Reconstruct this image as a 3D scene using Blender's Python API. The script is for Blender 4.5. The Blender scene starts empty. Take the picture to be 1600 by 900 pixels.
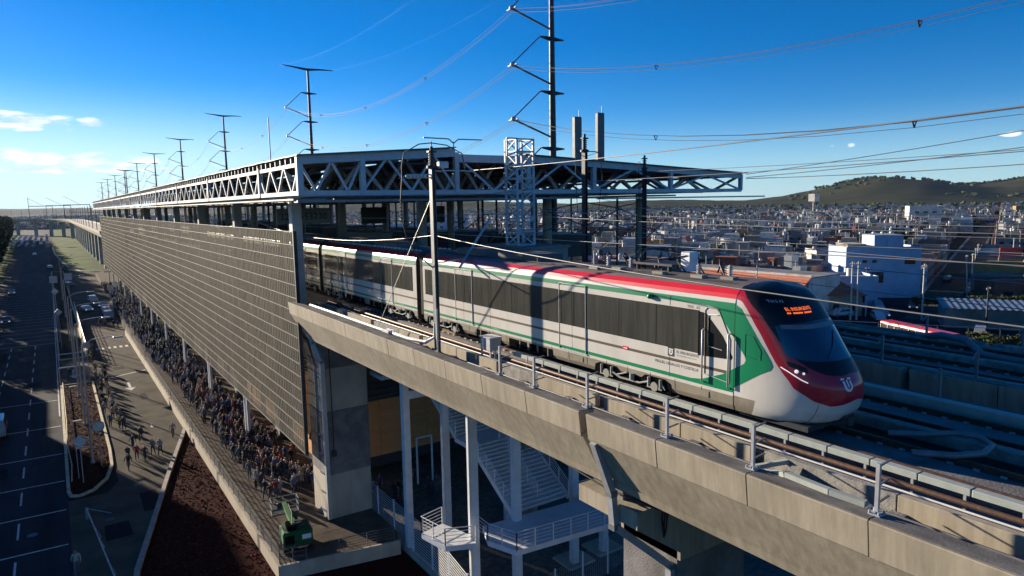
import bpy, bmesh, math, random
import numpy as np
from mathutils import Vector, Matrix
sc = bpy.context.scene
C = sc.collection
R = random.Random(7)

# ---------------------------------------------------------------- camera
HC = 24.0
CM = Matrix(((0.828541, 0.083677, -0.553641), (-0.559633, 0.091639, -0.823658), (-0.018186, 0.99227, 0.122755)))
cd = bpy.data.cameras.new('camera'); cam = bpy.data.objects.new('camera', cd); C.objects.link(cam)
cam.matrix_world = Matrix.Translation((0, 0, HC)) @ CM.to_4x4()
cd.sensor_width = 36; cd.lens = 24.0; cd.clip_start = 0.1; cd.clip_end = 20000
sc.camera = cam

# ---------------------------------------------------------------- sky and sun
CLOUDS = [(-0.0128, 0.1069, 0.046, 0.0110),(0.0548, 0.1071, 0.0191, 0.0065),(0.0321, 0.0971, 0.0093, 0.0032),(0.0086, 0.0641, 0.115, 0.0105),(-0.0051, 0.0510, 0.085, 0.0060),(0.1244, 0.0515, 0.0298, 0.0034),(1.0491, 0.0665, 0.0059, 0.0042),(1.0266, 0.0669, 0.0038, 0.0025),(1.2169, 0.0699, 0.0108, 0.003),]
SUN_EL = math.radians(12.0); SUN_AZ = math.radians(18.4)      # azimuth: from +Y towards -X
w = bpy.data.worlds.new('World'); sc.world = w; w.use_nodes = True
nt = w.node_tree; nt.nodes.clear()
def N(t, **k):
    n = nt.nodes.new(t)
    for a, b in k.items(): setattr(n, a, b)
    return n
L = nt.links.new
out = N('ShaderNodeOutputWorld'); bg = N('ShaderNodeBackground'); L(bg.outputs[0], out.inputs[0])
sky = N('ShaderNodeTexSky', sky_type='NISHITA', sun_disc=False, sun_elevation=SUN_EL, sun_rotation=-SUN_AZ,
        altitude=2600.0, air_density=1.0, dust_density=0.35, ozone_density=1.5)
hsv = N('ShaderNodeHueSaturation'); hsv.inputs['Saturation'].default_value = 1.62; hsv.inputs['Value'].default_value = 0.93
L(sky.outputs[0], hsv.inputs['Color'])
tc = N('ShaderNodeTexCoord'); sep = N('ShaderNodeSeparateXYZ'); L(tc.outputs['Generated'], sep.inputs[0])
def mth(op, a, b=None, c=None, clamp=False):
    n = N('ShaderNodeMath', operation=op, use_clamp=clamp)
    for i, v in enumerate((a, b, c)):
        if v is None: continue
        if isinstance(v, (int, float)): n.inputs[i].default_value = v
        else: L(v, n.inputs[i])
    return n.outputs[0]
def mrange(v, a, b, c=0.0, d=1.0):
    n = N('ShaderNodeMapRange', clamp=True, interpolation_type='SMOOTHSTEP'); L(v, n.inputs[0])
    for i, x in enumerate((a, b, c, d)): n.inputs[i+1].default_value = x
    return n.outputs[0]
tint = N('ShaderNodeMixRGB', blend_type='MULTIPLY'); tint.inputs[0].default_value = 1.0; tint.inputs[2].default_value = (0.55, 0.86, 1.18, 1); L(hsv.outputs[0], tint.inputs[1])
mp = N('ShaderNodeMapping'); mp.inputs['Scale'].default_value = (1.0, 1.0, 3.6)
L(tc.outputs['Generated'], mp.inputs[0])
nz = N('ShaderNodeTexNoise'); nz.inputs['Scale'].default_value = 15.0; nz.inputs['Detail'].default_value = 8; nz.inputs['Roughness'].default_value = 0.62
L(mp.outputs[0], nz.inputs['Vector'])
dt = mth('ADD', mth('MULTIPLY', sep.outputs[0], -math.sin(SUN_AZ)), mth('MULTIPLY', sep.outputs[1], math.cos(SUN_AZ)))
# pale glare of the low sun near the horizon on its side
wash = mth('MULTIPLY', mrange(dt, 0.62, 1.02), mrange(sep.outputs[2], 0.17, -0.02))
mixw = N('ShaderNodeMixRGB'); L(mth('MULTIPLY', wash, 0.85), mixw.inputs[0]); L(tint.outputs[0], mixw.inputs[1]); mixw.inputs[2].default_value = (8.2, 9.2, 9.0, 1)
low_ = mth('MULTIPLY', mrange(sep.outputs[2], 0.13, -0.01), 0.62)
mixh = N('ShaderNodeMixRGB'); L(low_, mixh.inputs[0]); L(mixw.outputs[0], mixh.inputs[1]); mixh.inputs[2].default_value = (3.9, 5.6, 7.2, 1)
# low clouds: soft ellipses in azimuth and height broken up by noise
az = mth('ARCTAN2', sep.outputs[0], sep.outputs[1]); nn = mth('MULTIPLY', mth('SUBTRACT', nz.outputs['Fac'], 0.5), 5.2); cm = None
for a0, e0, wa, we in CLOUDS:
    d1 = mth('DIVIDE', mth('SUBTRACT', az, a0), wa); d2 = mth('DIVIDE', mth('SUBTRACT', sep.outputs[2], e0), we)
    v = mth('ADD', mth('SUBTRACT', 1.0, mth('ADD', mth('MULTIPLY', d1, d1), mth('MULTIPLY', d2, d2))), nn)
    v = mrange(v, 0.0, 0.9); cm = v if cm is None else mth('MAXIMUM', cm, v)
shade = N('ShaderNodeMixRGB'); L(mrange(nz.outputs['Fac'], 0.40, 0.60), shade.inputs[0]); shade.inputs[1].default_value = (5.2, 6.2, 7.2, 1); shade.inputs[2].default_value = (8.6, 9.1, 9.2, 1)
mix = N('ShaderNodeMixRGB'); L(mth('MULTIPLY', cm, 0.85), mix.inputs[0]); L(mixh.outputs[0], mix.inputs[1]); L(shade.outputs[0], mix.inputs[2])
L(mix.outputs[0], bg.inputs[0]); bg.inputs[1].default_value = 0.062
sd = bpy.data.lights.new('sun', 'SUN'); sun = bpy.data.objects.new('sun', sd); C.objects.link(sun)
sd.energy = 5.0; sd.angle = math.radians(0.5); sd.color = (1.0, 0.86, 0.68)
sdir = Vector((-math.sin(SUN_AZ)*math.cos(SUN_EL), math.cos(SUN_AZ)*math.cos(SUN_EL), math.sin(SUN_EL)))
sun.rotation_euler = sdir.to_track_quat('Z', 'Y').to_euler(); sun.location = (-30, 60, 80)
sc.view_settings.view_transform = 'Standard'; sc.view_settings.look = 'None'
sc.view_settings.exposure = 1.15; sc.view_settings.gamma = 1.0

# ---------------------------------------------------------------- materials
MT = {}
def mat(name, col, rough=0.7, metal=0.0, var=0.25, scale=1.5, col2=None, stretch=(1, 1, 1), bump=0.0, bscale=20.0, spec=0.4, emit=0.0, dirt=0.0, rand=0.0, coat=0.0):
    m = bpy.data.materials.new(name); m.use_nodes = True; t = m.node_tree; b = t.nodes['Principled BSDF']
    b.inputs['Roughness'].default_value = rough; b.inputs['Metallic'].default_value = metal
    b.inputs['Specular IOR Level'].default_value = spec; b.inputs['Coat Weight'].default_value = coat
    co = t.nodes.new('ShaderNodeTexCoord'); mpn = t.nodes.new('ShaderNodeMapping'); mpn.inputs['Scale'].default_value = stretch
    t.links.new(co.outputs['Object'], mpn.inputs[0])
    n = t.nodes.new('ShaderNodeTexNoise'); n.inputs['Scale'].default_value = scale; n.inputs['Detail'].default_value = 6; n.inputs['Roughness'].default_value = 0.6
    t.links.new(mpn.outputs[0], n.inputs['Vector'])
    r = t.nodes.new('ShaderNodeValToRGB')
    c2 = col2 if col2 else tuple(max(0, c*(1-var)) for c in col)
    r.color_ramp.elements[0].position = 0.33; r.color_ramp.elements[0].color = (*c2, 1)
    r.color_ramp.elements[1].position = 0.66; r.color_ramp.elements[1].color = (*(col if col2 else tuple(min(1, c*(1+var*0.5)) for c in col)), 1)
    t.links.new(n.outputs['Fac'], r.inputs[0]); cur = r.outputs[0]
    if dirt:
        n2 = t.nodes.new('ShaderNodeTexNoise'); n2.inputs['Scale'].default_value = 0.35; n2.inputs['Detail'].default_value = 8
        t.links.new(co.outputs['Object'], n2.inputs['Vector'])
        r2 = t.nodes.new('ShaderNodeValToRGB'); r2.color_ramp.elements[0].position = 0.45; r2.color_ramp.elements[1].position = 0.7
        t.links.new(n2.outputs['Fac'], r2.inputs[0])
        mx = t.nodes.new('ShaderNodeMixRGB'); mx.blend_type = 'MULTIPLY'; mx.inputs[2].default_value = (1-dirt, 1-dirt, 1-dirt*1.1, 1)
        t.links.new(r2.outputs[0], mx.inputs[0]); t.links.new(cur, mx.inputs[1]); cur = mx.outputs[0]
    if rand:
        oi = t.nodes.new('ShaderNodeObjectInfo'); h = t.nodes.new('ShaderNodeHueSaturation')
        mr = t.nodes.new('ShaderNodeMapRange'); mr.inputs[3].default_value = 1-rand; mr.inputs[4].default_value = 1+rand
        t.links.new(oi.outputs['Random'], mr.inputs[0]); t.links.new(mr.outputs[0], h.inputs['Value']); t.links.new(cur, h.inputs['Color']); cur = h.outputs[0]
    t.links.new(cur, b.inputs['Base Color'])
    if bump:
        n3 = t.nodes.new('ShaderNodeTexNoise'); n3.inputs['Scale'].default_value = bscale; n3.inputs['Detail'].default_value = 5
        t.links.new(co.outputs['Object'], n3.inputs['Vector'])
        bp = t.nodes.new('ShaderNodeBump'); bp.inputs['Strength'].default_value = bump; bp.inputs['Distance'].default_value = 0.05
        t.links.new(n3.outputs['Fac'], bp.inputs['Height']); t.links.new(bp.outputs[0], b.inputs['Normal'])
    if emit:
        t.links.new(cur, b.inputs['Emission Color']); b.inputs['Emission Strength'].default_value = emit
    MT[name] = m; return m
def randmat(name, cols, rough=0.8):
    """colour picked per object out of a list (constant ramp on Object Info random)"""
    m = mat(name, (0.3, 0.3, 0.3), rough, var=0.0); t = m.node_tree; b = t.nodes['Principled BSDF']
    oi = t.nodes.new('ShaderNodeObjectInfo'); r = t.nodes.new('ShaderNodeValToRGB'); r.color_ramp.interpolation = 'CONSTANT'
    e = r.color_ramp.elements
    for i, c in enumerate(cols):
        el = e[i] if i < 2 else e.new(i/len(cols))
        el.position = i/len(cols); el.color = (*c, 1)
    t.links.new(oi.outputs['Random'], r.inputs[0])
    nn = t.nodes.new('ShaderNodeTexNoise'); nn.inputs['Scale'].default_value = 1.3
    co = t.nodes.new('ShaderNodeTexCoord'); t.links.new(co.outputs['Object'], nn.inputs['Vector'])
    mx = t.nodes.new('ShaderNodeMixRGB'); mx.blend_type = 'MULTIPLY'; mx.inputs[0].default_value = 0.5
    t.links.new(r.outputs[0], mx.inputs[1]); t.links.new(nn.outputs['Fac'], mx.inputs[2])
    t.links.new(mx.outputs[0], b.inputs['Base Color']); return m

# ---------------------------------------------------------------- mesh helpers
class MB:
    def __init__(s): s.v = []; s.f = []; s.m = []; s.sm = []
    def add(s, vs, fs, m=0, smooth=False):
        o = len(s.v); s.v += [tuple(v) for v in vs]; s.f += [tuple(i+o for i in f) for f in fs]; s.m += [m]*len(fs); s.sm += [smooth]*len(fs); return s
    def box(s, x0, x1, y0, y1, z0, z1, m=0):
        v = [(x0,y0,z0),(x1,y0,z0),(x1,y1,z0),(x0,y1,z0),(x0,y0,z1),(x1,y0,z1),(x1,y1,z1),(x0,y1,z1)]
        return s.add(v, [(0,3,2,1),(4,5,6,7),(0,1,5,4),(1,2,6,5),(2,3,7,6),(3,0,4,7)], m)
    def bevbox(s, x0, x1, y0, y1, z0, z1, b, m=0):
        """box with chamfered vertical and top edges"""
        p = [(x0+b,y0),(x1-b,y0),(x1,y0+b),(x1,y1-b),(x1-b,y1),(x0+b,y1),(x0,y1-b),(x0,y0+b)]
        cx, cy = (x0+x1)/2, (y0+y1)/2
        q = [(cx+(a-cx)*(1-2*b/max(x1-x0,1e-3)), cy+(c-cy)*(1-2*b/max(y1-y0,1e-3))) for a, c in p]
        v = [(a,c,z0) for a,c in p]+[(a,c,z1-b) for a,c in p]+[(a,c,z1) for a,c in q]
        f = [tuple(range(7,-1,-1)), tuple(range(16,24))]
        for k in (0, 8):
            for i in range(8): j = (i+1) % 8; f.append((k+i,k+j,k+8+j,k+8+i))
        return s.add(v, f, m)
    def beam(s, p, q, w, h=None, m=0, up=(0,0,1)):
        h = h or w; p = Vector(p); q = Vector(q); d = (q-p).normalized(); u = Vector(up)
        if abs(d.dot(u)) > 0.98: u = Vector((1,0,0))
        a = d.cross(u).normalized(); b = a.cross(d).normalized(); a *= w/2; b *= h/2
        v = [p-a-b, p+a-b, p+a+b, p-a+b, q-a-b, q+a-b, q+a+b, q-a+b]
        return s.add(v, [(3,2,1,0),(4,5,6,7),(0,1,5,4),(1,2,6,5),(2,3,7,6),(3,0,4,7)], m)
    def tube(s, pts, r, n=6, m=0, caps=True, smooth=True):
        pts = [Vector(p) for p in pts]; k = len(pts); rs = r if isinstance(r, (list, tuple)) else [r]*k
        vs = []; a = None
        for i, p in enumerate(pts):
            d = (pts[min(i+1,k-1)]-pts[max(i-1,0)]).normalized()
            if a is None:
                u = Vector((0,0,1)) if abs(d.z) < 0.9 else Vector((1,0,0)); a = d.cross(u).normalized()
            else:
                a = (a-d*a.dot(d)).normalized()
            b = d.cross(a)
            for j in range(n):
                t = 2*math.pi*j/n; vs.append(p+(a*math.cos(t)+b*math.sin(t))*rs[i])
        fs = []
        for i in range(k-1):
            for j in range(n): l = (j+1) % n; fs.append((i*n+j, i*n+l, (i+1)*n+l, (i+1)*n+j))
        s.add(vs, fs, m, smooth)
        if caps: s.add(vs[:n], [tuple(range(n-1,-1,-1))], m); s.add(vs[-n:], [tuple(range(n))], m)
        return s
    def cyl(s, x, y, z0, z1, r, n=12, m=0, r2=None): return s.tube([(x,y,z0),(x,y,z1)], [r, r if r2 is None else r2], n, m)
    def prism(s, poly, y0, y1, m=0, axis='y'):
        """closed 2D polygon extruded along an axis; poly in (x,z) for y, (y,z) for x, (x,y) for z"""
        n = len(poly)
        if axis == 'y': v = [(a,y0,b) for a,b in poly]+[(a,y1,b) for a,b in poly]
        elif axis == 'x': v = [(y0,a,b) for a,b in poly]+[(y1,a,b) for a,b in poly]
        else: v = [(a,b,y0) for a,b in poly]+[(a,b,y1) for a,b in poly]
        f = [tuple(range(n-1,-1,-1)), tuple(range(n,2*n))]+[(i,(i+1)%n,n+(i+1)%n,n+i) for i in range(n)]
        return s.add(v, f, m)
    def sphere(s, c, r, n=8, k=5, m=0, sz=1.0):
        pts = []; 
        v = []; f = []
        for i in range(k+1):
            a = -math.pi/2+math.pi*i/k
            for j in range(n): t = 2*math.pi*j/n; v.append((c[0]+r*math.cos(a)*math.cos(t), c[1]+r*math.cos(a)*math.sin(t), c[2]+r*sz*math.sin(a)))
        for i in range(k):
            for j in range(n): l = (j+1)%n; f.append((i*n+j,i*n+l,(i+1)*n+l,(i+1)*n+j))
        return s.add(v, f, m, True)
    def build(s, name, mats, parent=None, fix=True, **tags):
        me = bpy.data.meshes.new(name); me.from_pydata(s.v, [], s.f)
        mats = mats if isinstance(mats, (list, tuple)) else [mats]
        for m_ in mats: me.materials.append(MT[m_] if isinstance(m_, str) else m_)
        me.polygons.foreach_set('material_index', s.m); me.polygons.foreach_set('use_smooth', s.sm)
        if fix:
            bm = bmesh.new(); bm.from_mesh(me); bmesh.ops.recalc_face_normals(bm, faces=bm.faces); bm.to_mesh(me); bm.free()
        me.update(); return link(name, me, parent, **tags)
def link(name, me, parent=None, **tags):
    o = bpy.data.objects.new(name, me); C.objects.link(o)
    if parent is not None: o.parent = parent
    for k, v in tags.items(): o[k] = v
    return o
def thing(name, label, category, group=None, loc=(0,0,0), rz=0):
    o = bpy.data.objects.new(name, None); C.objects.link(o); o.location = loc; o.rotation_euler = (0,0,rz)
    o['label'] = label; o['category'] = category
    if group: o['group'] = group
    o.empty_display_size = 0.5
    return o
def tag(o, label=None, category=None, group=None, kind=None):
    for k, v in (('label',label),('category',category),('group',group),('kind',kind)):
        if v: o[k] = v
    return o
def dup(o, loc=None, rz=None, label=None, group=None, scale=None, parent=None):
    def rec(a, par):
        b = a.copy(); C.objects.link(b)
        if par is not None: b.parent = par
        for ch in KIDS.get(a.name, []): rec(ch, b)
        return b
    if o.name not in KIDS:
        def reg(a):
            KIDS[a.name] = list(a.children)
            for ch in a.children: reg(ch)
        reg(o)
    r = rec(o, parent)
    if loc is not None: r.location = loc
    if rz is not None: r.rotation_euler = (0,0,rz)
    if scale is not None: r.scale = scale if isinstance(scale, (tuple, list)) else (scale,)*3
    if label: r['label'] = label
    if group: r['group'] = group
    return r
KIDS = {}
def inst(o, loc=None, parent=None):
    """one more child sharing the mesh of o"""
    b = o.copy(); C.objects.link(b)
    if loc is not None: b.location = loc
    if parent is not None: b.parent = parent
    return b
def text_mesh(txt, size, res=2, font=None):
    cu = bpy.data.curves.new('t', 'FONT'); cu.body = txt; cu.size = size; cu.resolution_u = res; cu.fill_mode = 'FRONT'
    o = bpy.data.objects.new('t', cu); C.objects.link(o); bpy.context.view_layer.update()
    me = bpy.data.meshes.new_from_object(o.evaluated_get(bpy.context.evaluated_depsgraph_get()))
    C.objects.unlink(o); bpy.data.objects.remove(o)
    vs = [tuple(v.co) for v in me.vertices]; fs = [tuple(p.vertices) for p in me.polygons]; bpy.data.meshes.remove(me)
    return vs, fs

M_ = mat
M_('concrete', (0.42,0.38,0.31), 0.85, var=0.18, scale=0.9, stretch=(1,1,0.35), bump=0.25, bscale=9, dirt=0.18)
M_('concrete_warm', (0.375,0.325,0.24), 0.85, var=0.22, scale=2.6, stretch=(1.6,1.6,0.10), bump=0.07, bscale=6, dirt=0.20)
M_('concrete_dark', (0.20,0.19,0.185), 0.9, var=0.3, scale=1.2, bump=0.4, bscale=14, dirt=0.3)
M_('deck_floor', (0.17,0.155,0.14), 0.95, var=0.4, scale=2.5, bump=0.6, bscale=18, dirt=0.3, spec=0.04)
M_('stained_concrete', (0.30,0.29,0.26), 0.9, var=0.35, scale=3.0, bump=0.3, bscale=25, dirt=0.35)
M_('asphalt', (0.045,0.046,0.054), 0.8, var=0.45, scale=0.55, stretch=(1,0.04,1), bump=0.15, bscale=60, dirt=0.25, spec=0.04)
M_('worn_asphalt', (0.115,0.10,0.075), 0.85, var=0.3, scale=0.4, bump=0.2, bscale=60, dirt=0.3, spec=0.04)
M_('paving', (0.13,0.105,0.08), 0.85, var=0.25, scale=1.0, bump=0.2, bscale=40, dirt=0.25, spec=0.04)
M_('white_paint', (0.62,0.60,0.54), 0.7, var=0.3, scale=3)
M_('kerb_paint', (0.55,0.48,0.30), 0.8, var=0.35, scale=2.2)
M_('kerb', (0.36,0.33,0.28), 0.85, var=0.3, scale=2)
M_('red_gravel', (0.058,0.011,0.007), 0.95, col2=(0.02,0.006,0.005), scale=6, bump=1.0, bscale=30, spec=0.04)
M_('grass', (0.075,0.15,0.008), 0.95, col2=(0.012,0.028,0.006), scale=0.09, stretch=(1,0.45,1), bump=1.0, bscale=0.5, spec=0.04)
M_('soil', (0.04,0.037,0.030), 0.95, col2=(0.022,0.024,0.018), scale=0.05, spec=0.04)
M_('hill', (0.062,0.060,0.026), 0.95, col2=(0.022,0.028,0.018), scale=0.006, spec=0.04)
M_('hazy_hill', (0.018,0.030,0.042), 0.95, var=0.2, scale=0.001, spec=0.04)  # blue of distant haze put into the far hills' colour
M_('mast_grey', (0.15,0.155,0.16), 0.55, 0.3, var=0.2, scale=3)
M_('rail_pale', (0.26,0.26,0.25), 0.9, var=0.2, spec=0.1)  # paler grey of the basket bars
M_('white_steel', (0.50,0.52,0.54), 0.45, var=0.10, scale=2, dirt=0.08)
M_('galvanised', (0.42,0.43,0.44), 0.5, 0.3, var=0.15, scale=5)
M_('grey_steel', (0.20,0.205,0.21), 0.5, 0.2, var=0.2, scale=3)
M_('dark_steel', (0.045,0.048,0.055), 0.5, 0.3, var=0.3, scale=3)
M_('rail_grey', (0.13,0.13,0.13), 0.85, var=0.2, spec=0.15)
M_('matte_black', (0.008,0.008,0.009), 1.0, var=0.2, spec=0.0)
M_('black', (0.012,0.012,0.014), 0.5, var=0.2)
M_('cream', (0.55,0.50,0.40), 0.6, var=0.15)
M_('rust_rail', (0.13,0.075,0.05), 0.55, 0.5, var=0.35, scale=8)
M_('bright_rail', (0.55,0.55,0.55), 0.3, 0.9, var=0.1)
M_('ledge', (0.19,0.18,0.165), 0.9, var=0.35, scale=2.2, stretch=(1,.5,1), bump=0.12, bscale=14, dirt=0.3, spec=0.1)
M_('trough', (0.35,0.38,0.34), 0.6, var=0.12, scale=3, dirt=0.12)
M_('roof_sheet', (0.09,0.13,0.135), 0.55, 0.3, var=0.25, scale=0.5, dirt=0.2)
M_('screen_metal', (0.082,0.076,0.060), 0.85, 0.0, var=0.35, scale=2.0, stretch=(1,2.5,0.4), rand=0.13, spec=0.08)
M_('screen_rail', (0.36,0.345,0.30), 0.5, 0.3, var=0.1)
M_('stair_white', (0.68,0.70,0.72), 0.5, var=0.1, dirt=0.1)
M_('orange_clad', (0.56,0.27,0.10), 0.65, var=0.12, scale=1.5, stretch=(1,1,4), rand=0.07)
M_('cable_black', (0.02,0.02,0.02), 0.6, var=0.1)
M_('hv_wire', (0.12,0.10,0.09), 0.6, 0.2, var=0.1)
M_('wire_metal', (0.34,0.33,0.31), 0.4, 0.6, var=0.1)
M_('glass_dark', (0.045,0.047,0.042), 0.12, var=0.1, spec=0.6, coat=0.3)
M_('pipe_white', (0.66,0.65,0.62), 0.4, var=0.08, dirt=0.1)
M_('insulator', (0.20,0.12,0.09), 0.35, var=0.1)
# ================================================================ TRAIN
M_('train_white', (0.60,0.575,0.515), 0.32, var=0.10, scale=1.3, stretch=(1,1,.4), coat=0.3, dirt=0.06)
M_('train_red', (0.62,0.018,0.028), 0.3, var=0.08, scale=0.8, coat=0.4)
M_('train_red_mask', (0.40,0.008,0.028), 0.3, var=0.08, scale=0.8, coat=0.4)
M_('train_green', (0.0,0.20,0.085), 0.35, var=0.08, scale=0.8, coat=0.3)
M_('train_skirt', (0.235,0.205,0.15), 0.5, var=0.2, scale=2.0, dirt=0.2)
M_('train_line', (0.10,0.075,0.055), 0.4, var=0.1)
M_('train_roof', (0.15,0.125,0.115), 0.7, var=0.2, scale=1.5, dirt=0.2)
M_('train_black', (0.006,0.006,0.008), 0.32, var=0.1, spec=0.35, coat=0.0)
M_('windscreen', (0.012,0.025,0.055), 0.05, var=0.1, spec=0.9, coat=0.6)
M_('side_glass', (0.055,0.055,0.045), 0.2, var=0.35, scale=1.6, stretch=(1,3.0,0.25), spec=0.55, coat=0.15, bump=0.25, bscale=1.1)  # streaky light and dark tone paints reflections into the glass colour
M_('gangway', (0.10,0.07,0.05), 0.8, var=0.2)
M_('led_text', (1.0,0.16,0.03), 0.5, var=0.0, emit=0.7)
M_('lamp_glass', (0.75,0.75,0.78), 0.1, var=0.0, emit=0.35)
M_('print_dark', (0.03,0.03,0.035), 0.5, var=0.0)
M_('print_white', (0.75,0.75,0.75), 0.5, var=0.0)
M_('box_olive', (0.26,0.26,0.22), 0.7, var=0.15, dirt=0.2)
XC = 18.65; YJ = 13.35; NE = 2.6
PROF = [(17.47,1.38),(17.62,1.44),(17.92,1.45),(18.03,1.45),(18.16,1.45),(18.58,1.45),(18.68,1.45),(19.05,1.45),(20.45,1.45),(20.66,1.447),(20.84,1.435),(20.97,1.41),(21.10,1.355),(21.25,1.20),(21.33,1.05),(21.40,0.60),(21.425,0.0)]
PM =   [3,3,0,2,0,4,0,0,0,2,0,1,1,5,5,5]   # material slot of each strip
BMATS = ['train_white','train_red','train_green','train_skirt','train_line','train_roof','train_black','train_red_mask']
PZ = [a for a,b in PROF]; PW = [b for a,b in PROF]
ZT=[17.45,17.6,17.9,18.3,18.7,19.1,19.4,20.0,20.6,21.1,21.3,21.43]
YF=[11.0,10.62,10.36,10.22,10.26,10.48,10.72,11.15,11.62,12.08,12.4,12.9]
def bw(z): return float(np.interp(z, PZ, PW))
def yf(z): return float(np.interp(z, ZT, YF))
def nose_pt(th, z, off=0.0):
    """th in degrees, -90..90: 0 = left joint side, mapped so th=-90 left side, 0 centre front, 90 right side"""
    a = math.radians(90-abs(th)); s = -1 if th < 0 else 1
    w_ = bw(z); L_ = YJ-yf(z)
    x = w_*math.cos(a)**(2/NE); y = YJ-L_*math.sin(a)**(2/NE)
    p = Vector((XC+s*x, y, z))
    if off:
        e = 1.0
        p1 = nose_pt(th+e if th < 89 else th-e, z); p2 = nose_pt(th, z+0.03)
        n = (p1-p).cross(p2-p); n = n if th < 89 else -n
        if n.length > 1e-9:
            n.normalize(); 
            if n.y > 0.2 or (s < 0 and n.x > 0.3) or (s > 0 and n.x < -0.3): n = -n
            p = p+n*off
    return p
def nose_y(x, z):
    w_ = bw(z); t = min(1, abs(x-XC)/max(w_,1e-3)); th = math.acos(min(1, t**(NE/2)))
    return YJ-(YJ-yf(z))*math.sin(th)**(2/NE)
# paint borders over the angle phi (0 = side joint, 90 = centre front)
RWp=[0,5,10,19,25,33,47,64,78,90]; RWz=[20.97,20.93,20.70,19.92,19.10,18.56,18.26,18.13,18.20,18.30]
BRp=[0,6,10,24,32,40,50,62,79,90]; BRz=[21.25,21.20,21.06,20.55,19.92,19.44,19.16,19.02,18.98,19.02]
def coach(train, y0, y1, k, nose=False, parts=True):
    """body shell between y0 (front) and y1 (rear) with its windows, doors, bogie cut-outs"""
    m = MB(); ys = [y0, y1]
    for s in (-1, 1):
        for i in range(len(PROF)-1):
            z0, w0 = PROF[i]; z1, w1 = PROF[i+1]
            v = [(XC+s*w0,y0,z0),(XC+s*w0,y1,z0),(XC+s*w1,y1,z1),(XC+s*w1,y0,z1)]
            m.add(v, [(0,1,2,3)], PM[i], i > 8)
    ring = [(XC-a, b) for b, a in PROF]+[(XC+a, b) for b, a in PROF[-2::-1]]
    m.add([(a,y1,b) for a,b in ring], [tuple(range(len(ring)))], 4); 
    if not nose: m.add([(a,y0,b) for a,b in ring], [tuple(range(len(ring)))], 4)
    m.add([(XC-1.38,y0,17.47),(XC+1.38,y0,17.47),(XC+1.38,y1,17.47),(XC-1.38,y1,17.47)], [(0,1,2,3)], 4)
    return m.build('coach_body', BMATS, train)
train = thing('passenger_train', 'white, green and red electric train leaving the station on the near viaduct', 'train')
BOUND = [13.35, 35.0, 52.1, 69.2, 86.3, 103.4]
body0 = None
for k in range(5):
    y0 = BOUND[k]+(0.0 if k == 0 else 0.42); y1 = BOUND[k+1]-0.42
    b = coach(train, y0, y1, k, k == 0)
    if k == 0: body0 = b
    # doors: (centre y) with two leaves each, windows between them
    if k == 0: doors = [21.25, 30.0]; wins = [(14.75,20.38),(22.12,29.13),(30.87,34.3)]
    else: doors = [y0+4.2, y1-4.2]; wins = [(y0+0.5,y0+3.33),(y0+5.07,y1-5.07),(y1-3.33,y1-0.5)]
    for s in ((-1, 1) if k < 3 else (-1,)):
        x = XC+s*1.452
        for (a, c) in wins:
            n = max(1, round((c-a)/1.62)); st = (c-a)/n
            for i in range(n):
                q = MB().box(min(x,x+s*0.012), max(x,x+s*0.012), a+i*st+0.012, a+(i+1)*st-0.012, 19.06, 20.44)
                q.build('window', 'side_glass', train)
        for dc in doors:
            for dy in (-0.41, 0.41):
                q = MB(); xa, xb = sorted((x, x+s*0.022))
                q.box(xa, xb, dc+dy-0.395, dc+dy+0.395, 18.10, 18.16, 1); q.box(xa, xb, dc+dy-0.395, dc+dy+0.395, 18.16, 18.58, 0)
                q.box(xa, xb, dc+dy-0.395, dc+dy+0.395, 18.58, 18.68, 2); q.box(xa, xb, dc+dy-0.395, dc+dy+0.395, 18.68, 19.05, 0)
                q.box(xa, xb, dc+dy-0.395, dc+dy-0.30, 19.05, 20.45, 3); q.box(xa, xb, dc+dy+0.30, dc+dy+0.395, 19.05, 20.45, 3)
                q.box(xa, xb, dc+dy-0.395, dc+dy+0.395, 20.45, 20.66, 0)
                dd = q.build('door', ['train_white','train_green','train_line','side_glass'], train)
                xa, xb = sorted((x, x+s*0.012))
                MB().box(xa, xb, dc+dy-0.30, dc+dy+0.30, 19.05, 20.45).build('pane', 'side_glass', dd)
            f = MB(); xa, xb = sorted((x, x+s*0.035))
            f.box(xa, xb, dc-0.85, dc-0.83, 18.02, 20.72, 0); f.box(xa, xb, dc+0.83, dc+0.85, 18.02, 20.72, 0)
            f.box(xa, xb, dc-0.85, dc+0.85, 20.72, 20.75, 0); f.box(xa, xb, dc-0.95, dc+0.95, 17.98, 18.02, 0)
            f.build('door_frame', 'galvanised', train)
    # window band base behind the panes
    q = MB(); 
    for s in (-1, 1):
        for (a, c) in wins:
            xa, xb = sorted((XC+s*1.4505, XC+s*1.4525)); q.box(xa, xb, a-0.02, c+0.02, 19.04, 20.46)
    q.build('window_band', 'train_black', train)
    # equipment on the roof
    if k < 3:
        q = MB()
        for i in range(int((y1-y0)/0.55)):       # small insulator clips along the cant rail
            yy = y0+0.3+i*0.55
            q.box(XC-1.02, XC-0.90, yy, yy+0.22, 21.34, 21.42+0.03*R.random())
            q.box(XC+0.90, XC+1.02, yy, yy+0.22, 21.34, 21.42)
        if k == 0: q = MB()
        if q.v: q.build('roof_clip', 'white_paint', train)['kind'] = 'stuff'
    for yy, ll in (([(24.5,3.4),(29.0,3.0)] if k == 0 else [(y0+4.0,3.6),(y0+10.0,3.6)])):
        MB().bevbox(XC-0.72, XC+0.72, yy, yy+ll, 21.36, 21.72, 0.07).build('roof_unit', 'train_roof', train)
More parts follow.
